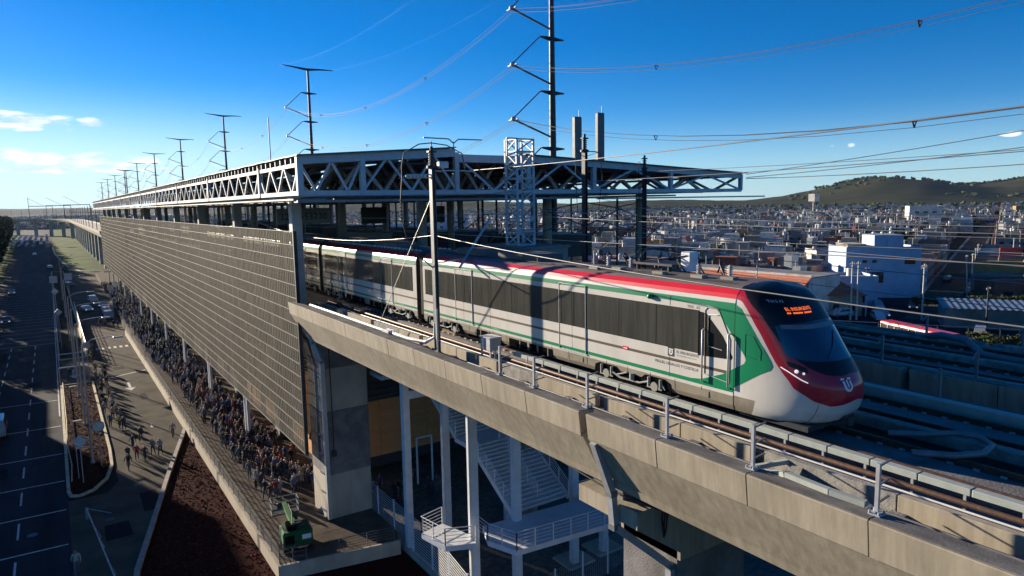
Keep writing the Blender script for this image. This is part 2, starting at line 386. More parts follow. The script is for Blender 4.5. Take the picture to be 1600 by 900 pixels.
for yb in BOUND[1:5]:
    q = MB(); q.box(XC-1.28, XC+1.28, yb-0.42, yb+0.42, 17.75, 21.15, 0)
    for i in range(6): q.box(XC-1.34, XC+1.34, yb-0.38+i*0.135, yb-0.32+i*0.135, 17.8, 21.22, 0)
    q.build('gangway', 'gangway', train)
# nose: one lofted shell with the paint borders following mesh lines
def nose_shell():
    vs = []; fs = []; ms = []; sm = []
    phis = [0,2,4,6,8,10,12,15,18,21,24,27,30,33,36,40,44,48,53,58,63,69,75,82,90]
    ths = [-90+p for p in phis]+[90-p for p in phis[-2::-1]]
    rows = 0; cols = len(ths); grid = []
    bands = ((17.47, None, 8), ('rw', None, 14), ('br', None, 12))
    for th in ths:
        p = 90-abs(th); rw = float(np.interp(p, RWp, RWz)); br = float(np.interp(p, BRp, BRz)); br = max(br, rw+0.01)
        zb = 17.47; 
        if p > 72: zb = 17.47+0.30*min(1,(p-72)/10.0)      # coupler notch under the chin
        skz = 17.95 if p < 14 else 17.62+0.33*max(0, 1-(p-14)/22.0)
        zs = [zb+(skz-zb)*i/3 for i in range(3)]+[skz+(rw-skz)*i/14 for i in range(14)]+[rw+(br-rw)*i/8 for i in range(8)]+[br+(21.425-br)*(i/12) for i in range(13)]
        grid.append([nose_pt(th, z) for z in zs]); rows = len(zs)
    for i, col in enumerate(grid): vs += [tuple(v) for v in col]
    for i in range(cols-1):
        p = 90-abs((ths[i]+ths[i+1])/2)
        for j in range(rows-1):
            fs.append((i*rows+j, (i+1)*rows+j, (i+1)*rows+j+1, i*rows+j+1))
            m_ = 0 if j >= 3 else (3 if p < 11 else 0)
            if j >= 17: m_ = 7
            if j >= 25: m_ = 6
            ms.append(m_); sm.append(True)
    q = MB(); q.v = vs; q.f = fs; q.m = ms; q.sm = sm; return q
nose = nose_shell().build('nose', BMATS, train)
# joint seam ring, chin seam
q = MB()
for s in (-1, 1):
    q.tube([(XC+s*(b+0.002), YJ, a) for a, b in PROF if b > 0.1], 0.008, 4)
q.build('seam', 'print_dark', nose)
q = MB(); q.tube([nose_pt(-38, z, 0.002) for z in np.linspace(17.5, 18.32, 8)], 0.007, 4); q.tube([nose_pt(38, z, 0.002) for z in np.linspace(17.5, 18.32, 8)], 0.007, 4)
q.build('seam', 'print_dark', nose)
def patch(fn, nu, nv, th0, th1, off):
    q = MB(); vs = []; 
    for i in range(nu+1):
        for j in range(nv+1):
            u = i/nu; th = th0+(th1-th0)*u; lo, hi = fn(th); vs.append(nose_pt(th, lo+(hi-lo)*j/nv, off))
    fs = [(i*(nv+1)+j, (i+1)*(nv+1)+j, (i+1)*(nv+1)+j+1, i*(nv+1)+j+1) for i in range(nu) for j in range(nv)]
    q.add(vs, fs, 0, True); return q
# windscreen glass
def wsf(th):
    p = abs(th); return (19.36+0.0*p+0.10*max(0,(p-30)/24)**2, 20.42-0.12*(p/54)**2)
patch(wsf, 24, 10, -56, 56, 0.006).build('windscreen', 'windscreen', nose)
q = MB(); q.tube([nose_pt(-18, 19.42, .02), nose_pt(-2, 19.75, .03), nose_pt(8, 20.1, .03)], 0.012, 4); q.build('wiper', 'black', nose)
patch(lambda th: (20.22, 20.34), 20, 2, -50, 50, 0.010).build('sun_visor', 'grey_steel', nose)
# decals: (a,b) -> nose surface
def nose_text(name, txt, size, x0, z0, m_, parent=nose, off=0.012, vs_=None):
    vs, fs = text_mesh(txt, size); out_ = []
    for v in vs:
        x = x0+v[0]; z = z0+v[1]; out_.append((x, nose_y(x, z)-off, z+off*0.3))
    return MB().add(out_, fs).build(name, m_, parent, fix=False)
# the destination display leans with the nose
nose_text('destination_text', 'EL INSURGENTE', 0.125, 17.70, 20.72, 'led_text', off=0.02)
q = MB()      # second display line: too small to read in the photograph, kept as a row of lit segments
for i in range(16):
    if i in (2, 9): continue
    x_ = 17.70+i*0.052; pts = [(x_,20.635),(x_+0.035,20.635),(x_+0.035,20.675),(x_,20.675)]; q.add([(a_, nose_y(a_, b_)-0.02, b_+0.006) for a_, b_ in pts], [(0,1,2,3)])
q.build('destination_subline', 'led_text', nose, fix=False)['kind'] = 'stuff'
nose_text('fleet_number', 'T015 A2', 0.10, 17.45, 20.95, 'print_white', off=0.02)
def u_logo(fn, cx, cz, s, parent, m_='print_white'):
    q = MB(); pts = []
    def add(poly):
        q.add([fn(cx+a*s, cz+b*s) for a, b in poly], [tuple(range(len(poly)))])
    n = 8
    outer = [(-0.42,0.30)]+[(-0.42+0.0, -0.05)]+[(0.42*math.cos(math.pi+math.pi*i/n), -0.10+0.42*math.sin(math.pi+math.pi*i/n)) for i in range(n+1)]+[(0.42,0.30)]
    inner = [(-0.22,0.30)]+[(-0.22,-0.05)]+[(0.22*math.cos(math.pi+math.pi*i/n), -0.10+0.22*math.sin(math.pi+math.pi*i/n)) for i in range(n+1)]+[(0.22,0.30)]
    for i in range(len(outer)-1): add([outer[i], outer[i+1], inner[i+1], inner[i]])
    add([(-0.5,0.38),(-0.5,0.52),(0.5,0.52),(0.5,0.38)]); add([(-0.07,0.38),(-0.07,-0.12),(0.07,-0.12),(0.07,0.38)])
    return q.build('emblem', m_, parent, fix=False)
u_logo(lambda a, b: (a, nose_y(a, b)-0.010, b), XC-0.34, 18.74, 0.36, nose)
# head lamp clusters and the light bar under each
for s in (-1, 1):
    hl = patch(lambda th: (18.98+0.012*(abs(th)-40), 19.16+0.010*(abs(th)-40)), 8, 3, s*57, s*43, 0.006).build('headlight', 'train_black', nose)
    q = MB(); 
    c0 = nose_pt(s*52, 19.06, 0.02); q.sphere(c0, 0.055, 8, 5); q.build('bulb', 'lamp_glass', hl)
    c0 = nose_pt(s*47, 19.02, 0.02); MB().sphere(c0, 0.04, 8, 5).build('bulb', 'lamp_glass', hl)
    q = MB(); q.tube([nose_pt(s*a, b, 0.012) for a, b in ((63,19.13),(58,19.02),(54,18.92),(50,18.83),(46,18.77))], 0.016, 5); q.build('light_bar', 'lamp_glass', nose)
# coupler
q = MB(); q.box(XC-0.22, XC+0.22, 10.45, 11.3, 17.50, 17.78); q.cyl(XC, 10.42, 17.5, 17.72, 0.12); q.build('coupler', 'dark_steel', nose)
q = MB(); q.box(XC-1.2, XC+1.2, 10.95, 13.3, 17.34, 17.5); q.build('underframe', 'dark_steel', nose)
# ---- green arrow paint on the cab side (4 mm proud of the shell), cut into small cells so that it follows the nose
def side_x(y, z):
    if y >= YJ: return XC-bw(z)
    lo, hi = 0.0, bw(z); L_ = YJ-yf(z); t = min(1.0, max(0.0, (YJ-y)/L_)); sn = t**(NE/2); co = math.sqrt(max(0, 1-sn*sn)); return XC-bw(z)*co**(2/NE)
def side_poly(name, poly, m_, off, parent, cell=0.12):
    bm = bmesh.new(); vs = [bm.verts.new((0, a, b)) for a, b in poly]; bm.faces.new(vs)
    a0, a1 = min(p[0] for p in poly), max(p[0] for p in poly); b0, b1 = min(p[1] for p in poly), max(p[1] for p in poly)
    for ax, lo, hi in ((1, a0, a1), (2, b0, b1)):
        k = lo+cell
        while k < hi:
            co = [0,0,0]; co[ax] = k; no = [0,0,0]; no[ax] = 1
            bmesh.ops.bisect_plane(bm, geom=bm.verts[:]+bm.edges[:]+bm.faces[:], plane_co=co, plane_no=no); k += cell
    for v in bm.verts: v.co.x = side_x(v.co.y, v.co.z)-off-0.004*(v.co.y < YJ-1.0)
    q = MB(); bm.verts.index_update(); q.add([tuple(v.co) for v in bm.verts], [tuple(v.index for v in f.verts) for f in bm.faces], 0, True); bm.free()
    return q.build(name, m_, parent, fix=False)
G = [(14.75,20.84),(13.32,20.80),(13.12,20.70),(12.12,19.26),(12.05,19.10),(12.10,18.98),(12.25,18.90),(13.32,18.20),(13.6,18.03),(15.05,18.03),(15.05,18.16),(14.6,18.22),
     (13.75,18.55),(12.98,19.02),(12.92,19.14),(12.98,19.28),(13.95,20.48),(14.1,20.62),(14.35,20.66),(14.75,20.66)]
side_poly('green_stripe', G, 'train_green', 0.0045, train)
# cab door and dark window shape beside it
side_poly('cab_window', [(14.78,20.44),(14.45,20.40),(13.78,19.75),(13.40,19.15),(13.44,19.06),(14.78,18.98)], 'train_black', 0.003, train)
cdp = MB(); 
for pl in ([(14.50,18.42),(14.50,20.50),(14.40,20.60),(13.98,20.60)],): cdp.tube([(17.19,a,b) for a,b in pl], 0.012, 4)
cdp.tube([(17.19,13.52,19.7),(17.19,13.98,20.6)], 0.012, 4); cdp.tube([(17.19,13.52,18.30),(17.19,13.52,19.7)], 0.012, 4); cdp.tube([(17.19,14.5,18.42),(17.19,13.52,18.30)], 0.012, 4)
cdp = cdp.build('cab_door', 'cream', train)
q = MB(); q.tube([(17.185,14.36,19.35),(17.185,14.36,20.36),(17.185,13.95,20.40)], 0.014, 4); q.tube([(17.185,14.36,19.35),(17.185,13.8,19.3)], 0.014, 4); q.build('window_frame', 'galvanised', cdp)
for yy in (14.52, 13.50):
    q = MB(); q.tube([(17.19,yy,18.15),(17.10,yy,18.18),(17.10,yy,19.85),(17.19,yy,19.88)], 0.03, 6); q.build('handrail', 'galvanised', train)
MB().tube([(side_x(a,b)-0.006,a,b) for a,b in ((12.95,19.95),(12.68,19.9),(12.42,19.5),(12.42,19.22),(12.95,19.28),(12.95,19.95))], 0.008, 4).build('hatch_outline', 'print_dark', train)
# printing on the side (text runs towards the front, i.e. towards -y)
def side_text(name, txt, size, y0, z0, m_, parent=train, off=0.006):
    vs, fs = text_mesh(txt, size); 
    return MB().add([(side_x(y0-v[0], z0+v[1])-off, y0-v[0], z0+v[1]) for v in vs], fs).build(name, m_, parent, fix=False)
side_text('fleet_number', 'T015   A2', 0.13, 15.25, 20.50, 'print_dark')
side_text('line_name', 'EL INSURGENTE', 0.135, 15.70, 18.89, 'print_dark')
side_text('line_subtitle', 'TREN INTERURBANO MEXICO-TOLUCA', 0.048, 15.70, 18.80, 'print_dark')
side_text('route_name', 'MIGUEL HIDALGO Y COSTILLA', 0.140, 16.68, 18.42, 'print_dark')
q = MB(); q.box(17.192, 17.1985, 15.80, 16.08, 18.74, 19.04); q.build('emblem_panel', 'print_dark', train)
u_logo(lambda a, b: (17.189, 15.94-a, b), 0, 18.89, 0.20, train)
q = MB(); q.box(17.190, 17.1985, 18.02, 18.30, 18.585, 18.72); lb = q.build('warning_label', 'train_red', train)
MB().box(17.183, 17.189, 18.06, 18.26, 18.635, 18.67).build('warning_bar', 'print_white', train)
MB().sphere((17.16, 16.9, 20.70), 0.12, 10, 6, sz=0.8).build('side_camera', 'train_green', train)
# ---- skirt cut-outs as black plates: dark equipment bays, bogies with wheels
def bogie(yc):
    t = MB(); 
    for s in (-1, 1):
        xs = XC+s*1.02
        t.box(xs-0.09, xs+0.09, yc-1.7, yc+1.7, 17.52, 17.70); t.box(xs-0.12, xs+0.12, yc-0.35, yc+0.35, 17.68, 17.95)
        for d in (-1.2, 1.2): t.cyl(xs+s*0.12, yc+d, 17.5, 17.9, 0.11, 8); t.box(xs-0.14, xs+0.16, yc+d-0.2, yc+d+0.2, 17.42, 17.62)
        t.tube([(xs+s*0.15, yc-1.5, 17.4), (xs+s*0.15, yc-0.6, 17.6), (xs+s*0.15, yc+0.5, 17.45), (xs+s*0.15, yc+1.6, 17.62)], 0.03, 5)
        t.tube([(xs+s*0.2, yc+0.2, 17.85), (xs+s*0.2, yc+0.75, 17.5)], 0.05, 6)
    t.box(XC-0.9, XC+0.9, yc-0.3, yc+0.3, 17.5, 17.75)
    b = t.build('bogie', 'grey_steel', train)
    for d in (-1.25, 1.25):
        for s in (-1, 1):
            xs = XC+s*0.75; q = MB(); q.tube([(xs-0.06, yc+d, 17.56), (xs+0.06, yc+d, 17.56)], 0.42, 18, smooth=False); q.build('wheel', 'rust_rail', b)
    # matte black plate painted as the shade inside the skirt arch
    for s in (-1, 1):
        xo = XC+s*1.457; q = MB(); poly = [(yc-2.0,17.38),(yc-1.95,17.75),(yc-1.7,17.86),(yc-0.75,17.86),(yc-0.55,17.72),(yc+0.55,17.72),(yc+0.75,17.86),(yc+1.7,17.86),(yc+1.95,17.75),(yc+2.0,17.38)]
        q.prism(poly, min(xo,xo-s*0.05), max(xo,xo-s*0.05), 0, 'x'); q.build('arch_shade', 'matte_black', train)
        d = MB(); xa = xo+s*0.03
        for dy in (-1.25, 1.25):
            d.tube([(xo,yc+dy,17.52),(xo+s*0.07,yc+dy,17.52)], 0.17, 12, smooth=False); d.cyl(xa, yc+dy-0.28, 17.5, 17.82, 0.06, 8); d.cyl(xa, yc+dy+0.28, 17.5, 17.82, 0.06, 8)
            d.box(min(xa,xa+s*.03), max(xa,xa+s*.03), yc+dy-0.36, yc+dy+0.36, 17.44, 17.50)
        d.tube([(xa,yc-1.0,17.66),(xa,yc-0.5,17.50),(xa,yc+0.5,17.50),(xa,yc+1.0,17.66)], 0.045, 6)
        d.cyl(xa, yc-0.12, 17.55, 17.78, 0.10, 10); d.tube([(xa,yc+0.15,17.75),(xa,yc+0.75,17.55)], 0.035, 6); d.tube([(xa,yc-1.75,17.5),(xa,yc-1.55,17.72)], 0.03, 5)
        d.build('axle_gear', 'box_olive', train)
for yc in (17.9, 32.2, 37.8, 49.2, 55.0, 66.3): bogie(yc)
for (a, c) in ((22.6,23.6),(23.75,24.3),(24.5,25.9),(26.6,28.8),(39.9,42.5),(43.5,46.8),(57.5,60.5)):
    MB().box(XC-1.458, XC-1.40, a, c, 17.5, 17.84).build('equipment_bay', 'matte_black', train)
q = MB()
for yy in (22.9,25.0,26.9,27.7,28.4,40.5,41.8,44.2,45.8):
    q.box(XC-1.46, XC-1.40, yy, yy+0.05, 17.5, 17.84)
for yy in (14.3, 20.6): q.box(XC-1.463, XC-1.40, yy, yy+0.55, 17.66, 17.86)
q.build('bay_post', 'train_skirt', train)
q = MB()
for yy in np.arange(14.6, 86, 1.15):
    q.box(XC-1.4535, XC-1.449, yy, yy+0.014, 17.64, 17.98)
for yy in np.arange(16.0, 86, 5.75): q.box(XC-1.4535, XC-1.449, yy, yy+0.012, 18.0, 19.0); q.box(XC-1.4535, XC-1.447, yy, yy+0.012, 20.48, 20.8)
q.build('panel_seam', 'train_line', train)['kind'] = 'stuff'
# ---- roof: pantograph, cables, small boxes
pg = MB(); py = 18.2
pg.box(XC-0.1, XC+1.1, py-1.0, py+1.0, 21.62, 21.70); 
for dx, dy in ((0.0,-0.8),(0.95,-0.8),(0.0,0.8),(0.95,0.8)): pg.cyl(XC+dx, py+dy, 21.38, 21.66, 0.07, 8)
pg.tube([(XC+0.1,py+0.7,21.72),(XC+0.3,py-1.4,22.02),(XC+0.4,py+0.5,22.2)], 0.035, 6); pg.tube([(XC+0.9,py+0.7,21.72),(XC+0.7,py-1.4,22.02),(XC+0.6,py+0.5,22.2)], 0.035, 6)
pg.tube([(XC-0.35,py+0.5,22.06),(XC-0.15,py+0.5,22.2),(XC+1.15,py+0.5,22.2),(XC+1.35,py+0.5,22.06)], 0.03, 6); pg.tube([(XC-0.35,py+0.2,22.06),(XC-0.15,py+0.2,22.2),(XC+1.15,py+0.2,22.2),(XC+1.35,py+0.2,22.06)], 0.03, 6)
pg.build('pantograph', 'dark_steel', train)
MB().bevbox(XC+0.30, XC+0.75, 16.7, 17.15, 21.45, 22.15, 0.03).build('equipment_cabinet', 'print_white', train)
for i, (x_, y_) in enumerate(((0.2,19.6),(0.9,19.8),(0.2,16.2),(0.75,15.6),(0.5,15.1),(0.9,17.5),(0.1,20.8),(0.7,21.6))):
    q = MB(); q.cyl(XC+x_, y_, 21.36, 21.78, 0.05, 8)
    for j in range(4): q.cyl(XC+x_, y_, 21.45+j*0.08, 21.48+j*0.08, 0.095, 10)
    q.build('insulator', 'insulator' if i % 2 else 'galvanised', train)
for i in range(7):
    a = 15.0+i*0.95; q = MB(); q.tube([(XC+0.1+0.1*(i%3), a, 21.42), (XC+0.15, a+0.25, 21.8), (XC+0.5, a+0.55, 21.95), (XC+0.9, a+0.8, 21.75), (XC+0.95, a+1.0, 21.42)], 0.028, 6); q.build('roof_cable', 'cable_black' if i % 2 else 'dark_steel', train)
for yy, xx in ((15.3,-0.7),(17.0,-0.8),(19.2,-0.75),(20.3,-0.95),(14.2,-0.5)):
    MB().box(XC+xx, XC+xx+0.28, yy, yy+0.5, 21.36, 21.50).build('roof_box', 'box_olive', train)
MB().cyl(XC+1.0, 14.4, 21.3, 21.95, 0.02, 6).build('antenna', 'galvanised', train)
MB().cyl(XC+0.1, 21.7, 21.3, 22.0, 0.025, 6).build('antenna', 'white_paint', train)
MB().tube([(XC-0.9, 13.9+0.7*i, 21.40+0.01*(i%2)) for i in range(28)], 0.016, 4).build('roof_pipe', 'cable_black', train)
# ================================================================ VIADUCTS
def span_x(name, poly, y0, y1, m_, parent): return MB().prism(poly, y0, y1).build(name, m_, parent)
JOINT = 16.6      # expansion joint over the near pier
ZD = 16.55        # deck floor
def make_viaduct(xl, xr, y0, y1, label, panels=True, joints=(JOINT,), group=None, pitch=3.07):
    v = thing('viaduct', label, 'viaduct', loc=(0,0,0))
    cuts = [y0]+[j for j in joints]+[y1]
    for i in range(len(cuts)-1):
        a = cuts[i]+(0.14 if i else 0); b = cuts[i+1]-(0.14 if i < len(cuts)-2 else 0)
        poly = [(xl+0.42,ZD),(xl+0.12,16.42),(xl+1.0,14.72),(xl+1.25,14.62),(xr-1.25,14.62),(xr-1.0,14.72),(xr-0.12,16.42),(xr-0.42,ZD)]
        g = MB().prism(poly, a, b); 
        # drip lip along the bottom edge
        g.prism([(xl+0.93,14.84),(xl+0.88,14.90),(xl+1.00,14.60),(xl+1.22,14.50),(xl+1.22,14.62)], a, b)
        gg = g.build('girder', 'concrete_warm', v)
        f = MB().box(xl+0.45, xr-0.45, a, b, ZD, ZD+0.012).build('deck_surface', 'deck_floor', v)
    for s, xe in ((1, xl), (-1, xr)):
        poly = [(xe,17.20),(xe+s*0.10,16.38),(xe+s*0.22,16.36),(xe+s*0.60,ZD+0.01),(xe+s*0.66,17.17),(xe+s*0.02,17.22)]
        if s < 0: poly = poly[::-1]
        # individual fascia panels outwards from the joint
        ys = []; j = joints[0] if joints else y0
        k = j-0.17
        while k > y0: ys.append((max(y0, k-pitch), k)); k -= pitch
        k = j+0.17
        while k < y1: ys.append((k, min(y1, k+pitch))); k += pitch
        for n, (a, b) in enumerate(ys):
            if b-a < 0.2: continue
            dx = R.uniform(-0.006, 0.006); p2 = [(x_+dx, z_) for x_, z_ in poly]
            MB().prism(p2, a+0.018, b-0.018).build('parapet_panel', 'concrete_warm', v)
            MB().prism([(xe+s*0.05,17.222),(xe+s*0.05,17.245),(xe+s*0.68,17.205),(xe+s*0.68,17.175)], a+0.02, b-0.02).build('coping', 'ledge', v)
        cp = [(xe+s*0.03,17.222),(xe+s*0.03,17.245),(xe+s*0.70,17.235),(xe+s*0.70,17.19),(xe+s*0.66,17.17)]
    return v
V1 = make_viaduct(13.80, 24.60, -24, 49.6, 'near concrete viaduct carrying the train towards the camera')
# walkway strip, plinth walls, rails, troughs on deck one
def rails(v, xc, y0, y1, plinth=True):
    for s in (-1, 1):
        x = xc+s*0.7175+s*0.035
        q = MB(); q.prism([(x-0.07,16.93),(x+0.07,16.93),(x+0.012,16.97),(x+0.012,17.05),(x+0.036,17.07),(x+0.036,17.105),(x-0.036,17.105),(x-0.036,17.07),(x-0.012,17.05),(x-0.012,16.97)], y0, y1)
        q.build('rail', 'rust_rail', v)
        q = MB(); y = y0+0.3
        while y < min(y1, 45): q.box(x-0.16, x-0.09, y, y+0.14, 16.93, 16.985); q.box(x+0.09, x+0.16, y, y+0.14, 16.93, 16.985); y += 0.62
        if q.v: q.build('rail_clip', 'galvanised', v)['kind'] = 'stuff'
    if plinth: MB().box(xc-1.15, xc+1.15, y0, y1, ZD+0.013, 16.928).build('track_slab', 'concrete_dark', v)
rails(V1, 18.65, -24, 49.6); rails(V1, 22.55, -24, 49.6)
# low plinth wall lit by the sun, in blocks with drainage gaps
k = -20.0; i = 0
while k < 49:
    ln = 3.6 if i % 3 else 2.6
    MB().bevbox(15.98, 16.22, k, k+ln, ZD+0.013, 17.02+0.012*R.random(), 0.012).build('plinth_block', 'concrete_warm' if i % 4 else 'stained_concrete', V1)
    k += ln+(0.45 if i % 2 == 0 else 0.03); i += 1
k = -20.0
while k < 45: 
    MB().box(14.52, 15.98, k, k+0.35, ZD+0.013, ZD+0.09).build('drain_cover', 'concrete_dark', V1); k += 3.05
    MB().box(14.6, 15.9, k-1.2, k-1.14, ZD+0.013, ZD+0.05).build('drain_slot', 'black', V1)
# cable trough with lids, conductor pipe below it
k = -20.0
while k < 24.4:
    MB().bevbox(16.68, 16.95, k+0.012, k+0.988*1.15, 17.26, 17.42, 0.015).build('trough_lid', 'trough', V1)
    MB().box(16.70, 16.74, k+0.1, k+0.16, 16.6, 17.26).build('trough_bracket', 'galvanised', V1); k += 1.15
MB().tube([(16.57,-20,17.10),(16.57,30,17.10),(16.62,49,17.08)], 0.075, 8).build('conductor_rail', 'rust_rail', V1)
MB().tube([(16.48,-20,16.96),(16.48,20,16.96),(16.4,46,16.95)], 0.03, 6).build('conduit', 'pipe_white', V1)
MB().tube([(15.75,-20,16.63),(15.72,8,16.64),(15.8,20,16.62),(15.7,46,16.63)], 0.035, 6).build('conduit', 'mast_grey', V1)
MB().box(16.3, 17.3, -22, 47, ZD+0.013, 16.80).build('cable_ledge', 'concrete_dark', V1)
# low cable duct that wanders along the walkway
def duct(pts, w_, h_, m_='trough', name='cable_duct', par=V1):
    for a, b in zip(pts[:-1], pts[1:]):
        d = (Vector(b)-Vector(a)); L_ = d.length; n = max(1, round(L_/0.95))
        for i in range(n):
            p = Vector(a)+d*(i/n+0.006); q_ = Vector(a)+d*((i+1)/n-0.006)
            MB().beam(p, q_, w_, h_).build(name, m_, par)
duct([(14.85,11.3,16.75),(14.45,9.6,17.3),(14.35,8.4,17.3),(14.42,7.6,17.28),(14.9,7.2,16.72),(14.95,4.0,16.72),(14.95,-3,16.72)], 0.16, 0.13)
MB().beam((14.9,11.3,16.75),(16.0,10.6,16.95),0.12,0.12).build('cable_duct','trough',V1)
MB().beam((15.0,9.9,16.72),(16.0,10.3,16.85),0.28,0.15).build('drain_cover','concrete',V1)
# white flexible conduit at the mast foot
MB().tube([(14.75,47.5,17.18),(14.70,42,17.22),(14.72,36,17.22),(14.78,31.5,17.22),(14.95,30.0,17.25),(15.22,29.55,17.55),(15.24,29.5,18.3)], [0.10,0.10,0.10,0.10,0.09,0.07,0.06], 8).build('flexible_conduit', 'pipe_white', V1)
MB().bevbox(14.55, 14.95, 33.6, 34.5, 17.2, 17.34, 0.02).build('junction_box', 'pipe_white', V1)
# steel posts with bracket arms along the parapet
for n, (x_, y_) in enumerate(((14.25,1.2),(14.25,4.2),(14.22,7.26),(14.25,10.42),(14.30,13.38),(14.36,16.99),(14.42,20.09),(14.46,22.48))):
    q = MB(); q.beam((x_,y_,17.2),(x_,y_,18.37),0.08,0.08); q.box(x_-0.13,x_+0.13,y_-0.13,y_+0.13,17.22,17.26)
    for dx, dy in ((-.1,-.1),(.1,-.1),(-.1,.1),(.1,.1)): q.cyl(x_+dx, y_+dy, 17.25, 17.32, 0.03, 6)
    p = q.build('bracket_post', 'galvanised', V1)
    for zz in (18.30, 17.88, 17.48): MB().beam((x_+0.05,y_,zz),(x_+0.48,y_,zz+0.04),0.04,0.035).build('arm', 'mast_grey', p)
MB().tube([(14.82,25,18.32),(14.80,20,18.30),(14.72,16,18.26),(14.72,12.6,18.20)], 0.0, 6) if False else None
# signal cabinet on legs
sc_ = thing('signal_cabinet', 'grey steel cabinet on four legs at the viaduct edge beside the train', 'cabinet')
cx_, cy_ = 16.12, 25.85
MB().bevbox(cx_, cx_+0.6, cy_, cy_+0.85, 17.35, 17.92, 0.02).build('cabinet_box', 'galvanised', sc_)
MB().box(cx_-0.05, cx_+0.65, cy_-0.05, cy_+0.9, 17.921, 17.96).build('lid', 'white_steel', sc_)
for a, b in ((0.05,0.05),(0.55,0.05),(0.05,0.8),(0.55,0.8)): MB().beam((cx_+a,cy_+b,16.57),(cx_+a,cy_+b,17.35),0.07,0.07).build('leg', 'galvanised', sc_)
MB().box(cx_+0.22, cx_+0.33, cy_-0.02, cy_+0.02, 16.6, 17.35).build('cable_guard', 'white_paint', sc_)
MB().beam((cx_+.05,cy_+.05,16.95),(cx_+.55,cy_+.05,16.95),0.04).build('crossbar', 'galvanised', sc_)
MB().beam((cx_+.05,cy_+.05,16.95),(cx_+.05,cy_+.8,16.95),0.04).build('crossbar', 'galvanised', sc_)
# second, third deck
V2 = make_viaduct(27.6, 35.6, -26, 49.6, 'second concrete viaduct in the shade on the far side of the train', joints=(13.3,))
rails(V2, 30.2, -26, 49.6); rails(V2, 33.7, -26, 49.6)
for x_ in (17.0+3.95, 24.0, 28.6, 31.95, 34.85):
    k = -22.0
    par = V1 if x_ < 25 else V2
    MB().bevbox(x_-0.2, x_+0.2, -24, 48, 16.86, 17.18 if x_ != 24.0 else 17.3, 0.03).build('cable_trough', 'trough' if x_ in (24.0,) else 'stained_concrete', par)
    MB().tube([(x_+0.35,-24,17.05),(x_+0.35,48,17.05)], 0.05, 6).build('conduit', 'galvanised', par)
for (x_, y_) in ((24.2,10.5),(24.2,7.0),(24.2,3.2),(28.2,14.5),(28.2,11.0),(28.4,7.0),(35.2,16),(35.2,12),(35.2,8)):
    par = V1 if x_ < 25 else V2
    q = MB(); q.beam((x_,y_,17.2),(x_,y_,18.3),0.09,0.09); q.beam((x_-0.5,y_,18.0),(x_,y_,18.22),0.05,0.05); q.build('bracket_post', 'grey_steel', par)
# loops of flexible hose lying beside the tracks
MB().tube([(19.8,9.9,17.15),(20.3,9.2,17.2),(21.0,8.6,17.25),(21.2,8.1,17.25),(20.8,7.6,17.22),(20.0,7.5,17.2),(19.3,7.9,17.18),(18.7,8.7,17.16)], 0.09, 8).build('flexible_hose', 'grey_steel', V1)
MB().tube([(35.2,16.5,17.1),(34.3,14.9,17.5),(33.6,13.6,17.55),(33.0,12.7,17.15),(32.9,11.0,17.1)], 0.16, 8).build('flexible_hose', 'grey_steel', V2)
MB().tube([(30.0,9.0,17.05),(29.5,7.0,17.1),(29.6,3.0,17.1)], 0.1, 8).build('flexible_hose', 'grey_steel', V2)
MB().bevbox(34.6, 35.1, 10.0, 12.5, 16.6, 17.35, 0.04).build('concrete_box', 'stained_concrete', V2)
# ---------------- piers
def hammer_pier(x0, x1, yc, wy, tip, zc0, label, z0=0.0, cap=True):
    p = thing('viaduct_pier', label, 'pier')
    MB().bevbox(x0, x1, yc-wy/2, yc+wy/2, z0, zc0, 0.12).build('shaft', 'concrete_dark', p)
    cx = (x0+x1)/2
    poly = [(tip,14.0),(tip,13.4),(x0,zc0-0.6),(x0,zc0-0.9),(x1,zc0-0.9),(x1,zc0-0.6),(x1+1.9,13.3),(x1+1.9,14.0)]
    MB().prism(poly, yc-wy/2-0.02, yc+wy/2+0.02).build('cap', 'concrete_warm', p)
    for a in (tip+0.3, x1+1.0): MB().bevbox(a, a+0.7, yc-0.5, yc+0.5, 14.0, 14.5, 0.03).build('bearing', 'concrete_dark', p)
    return p
P2 = hammer_pier(17.0, 20.6, 16.7, 2.9, 14.95, 12.6, 'concrete pier with tapered cap under the joint of the near viaduct')
P1 = thing('viaduct_pier', 'tall square concrete pier standing beside the drainpipe at the station corner', 'pier')
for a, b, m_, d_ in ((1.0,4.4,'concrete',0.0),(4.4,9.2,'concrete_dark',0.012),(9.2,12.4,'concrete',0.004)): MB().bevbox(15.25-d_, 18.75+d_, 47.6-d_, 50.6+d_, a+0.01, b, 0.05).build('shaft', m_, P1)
for y_ in (46.9,): MB().tube([(15.9,47.5,14.0),(15.95,47.52,9),(15.93,47.52,6.2)], 0.03, 5).build('cable', 'cable_black', P1); MB().bevbox(15.8,16.1,47.4,47.58,5.8,6.2,0.02).build('junction_box','dark_steel',P1)
MB().prism([(15.0,14.3),(15.25,12.4),(18.75,12.4),(22.0,14.0),(22.0,14.5),(15.0,14.5)], 47.58, 50.62).build('cap', 'concrete_dark', P1)
hammer_pier(30.8, 34.4, 13.4, 2.9, 28.9, 12.6, 'concrete pier under the second viaduct behind the near pier')
hammer_pier(30.8, 34.4, 48.0, 2.9, 28.9, 12.6, 'concrete pier under the second viaduct at the end of the station')
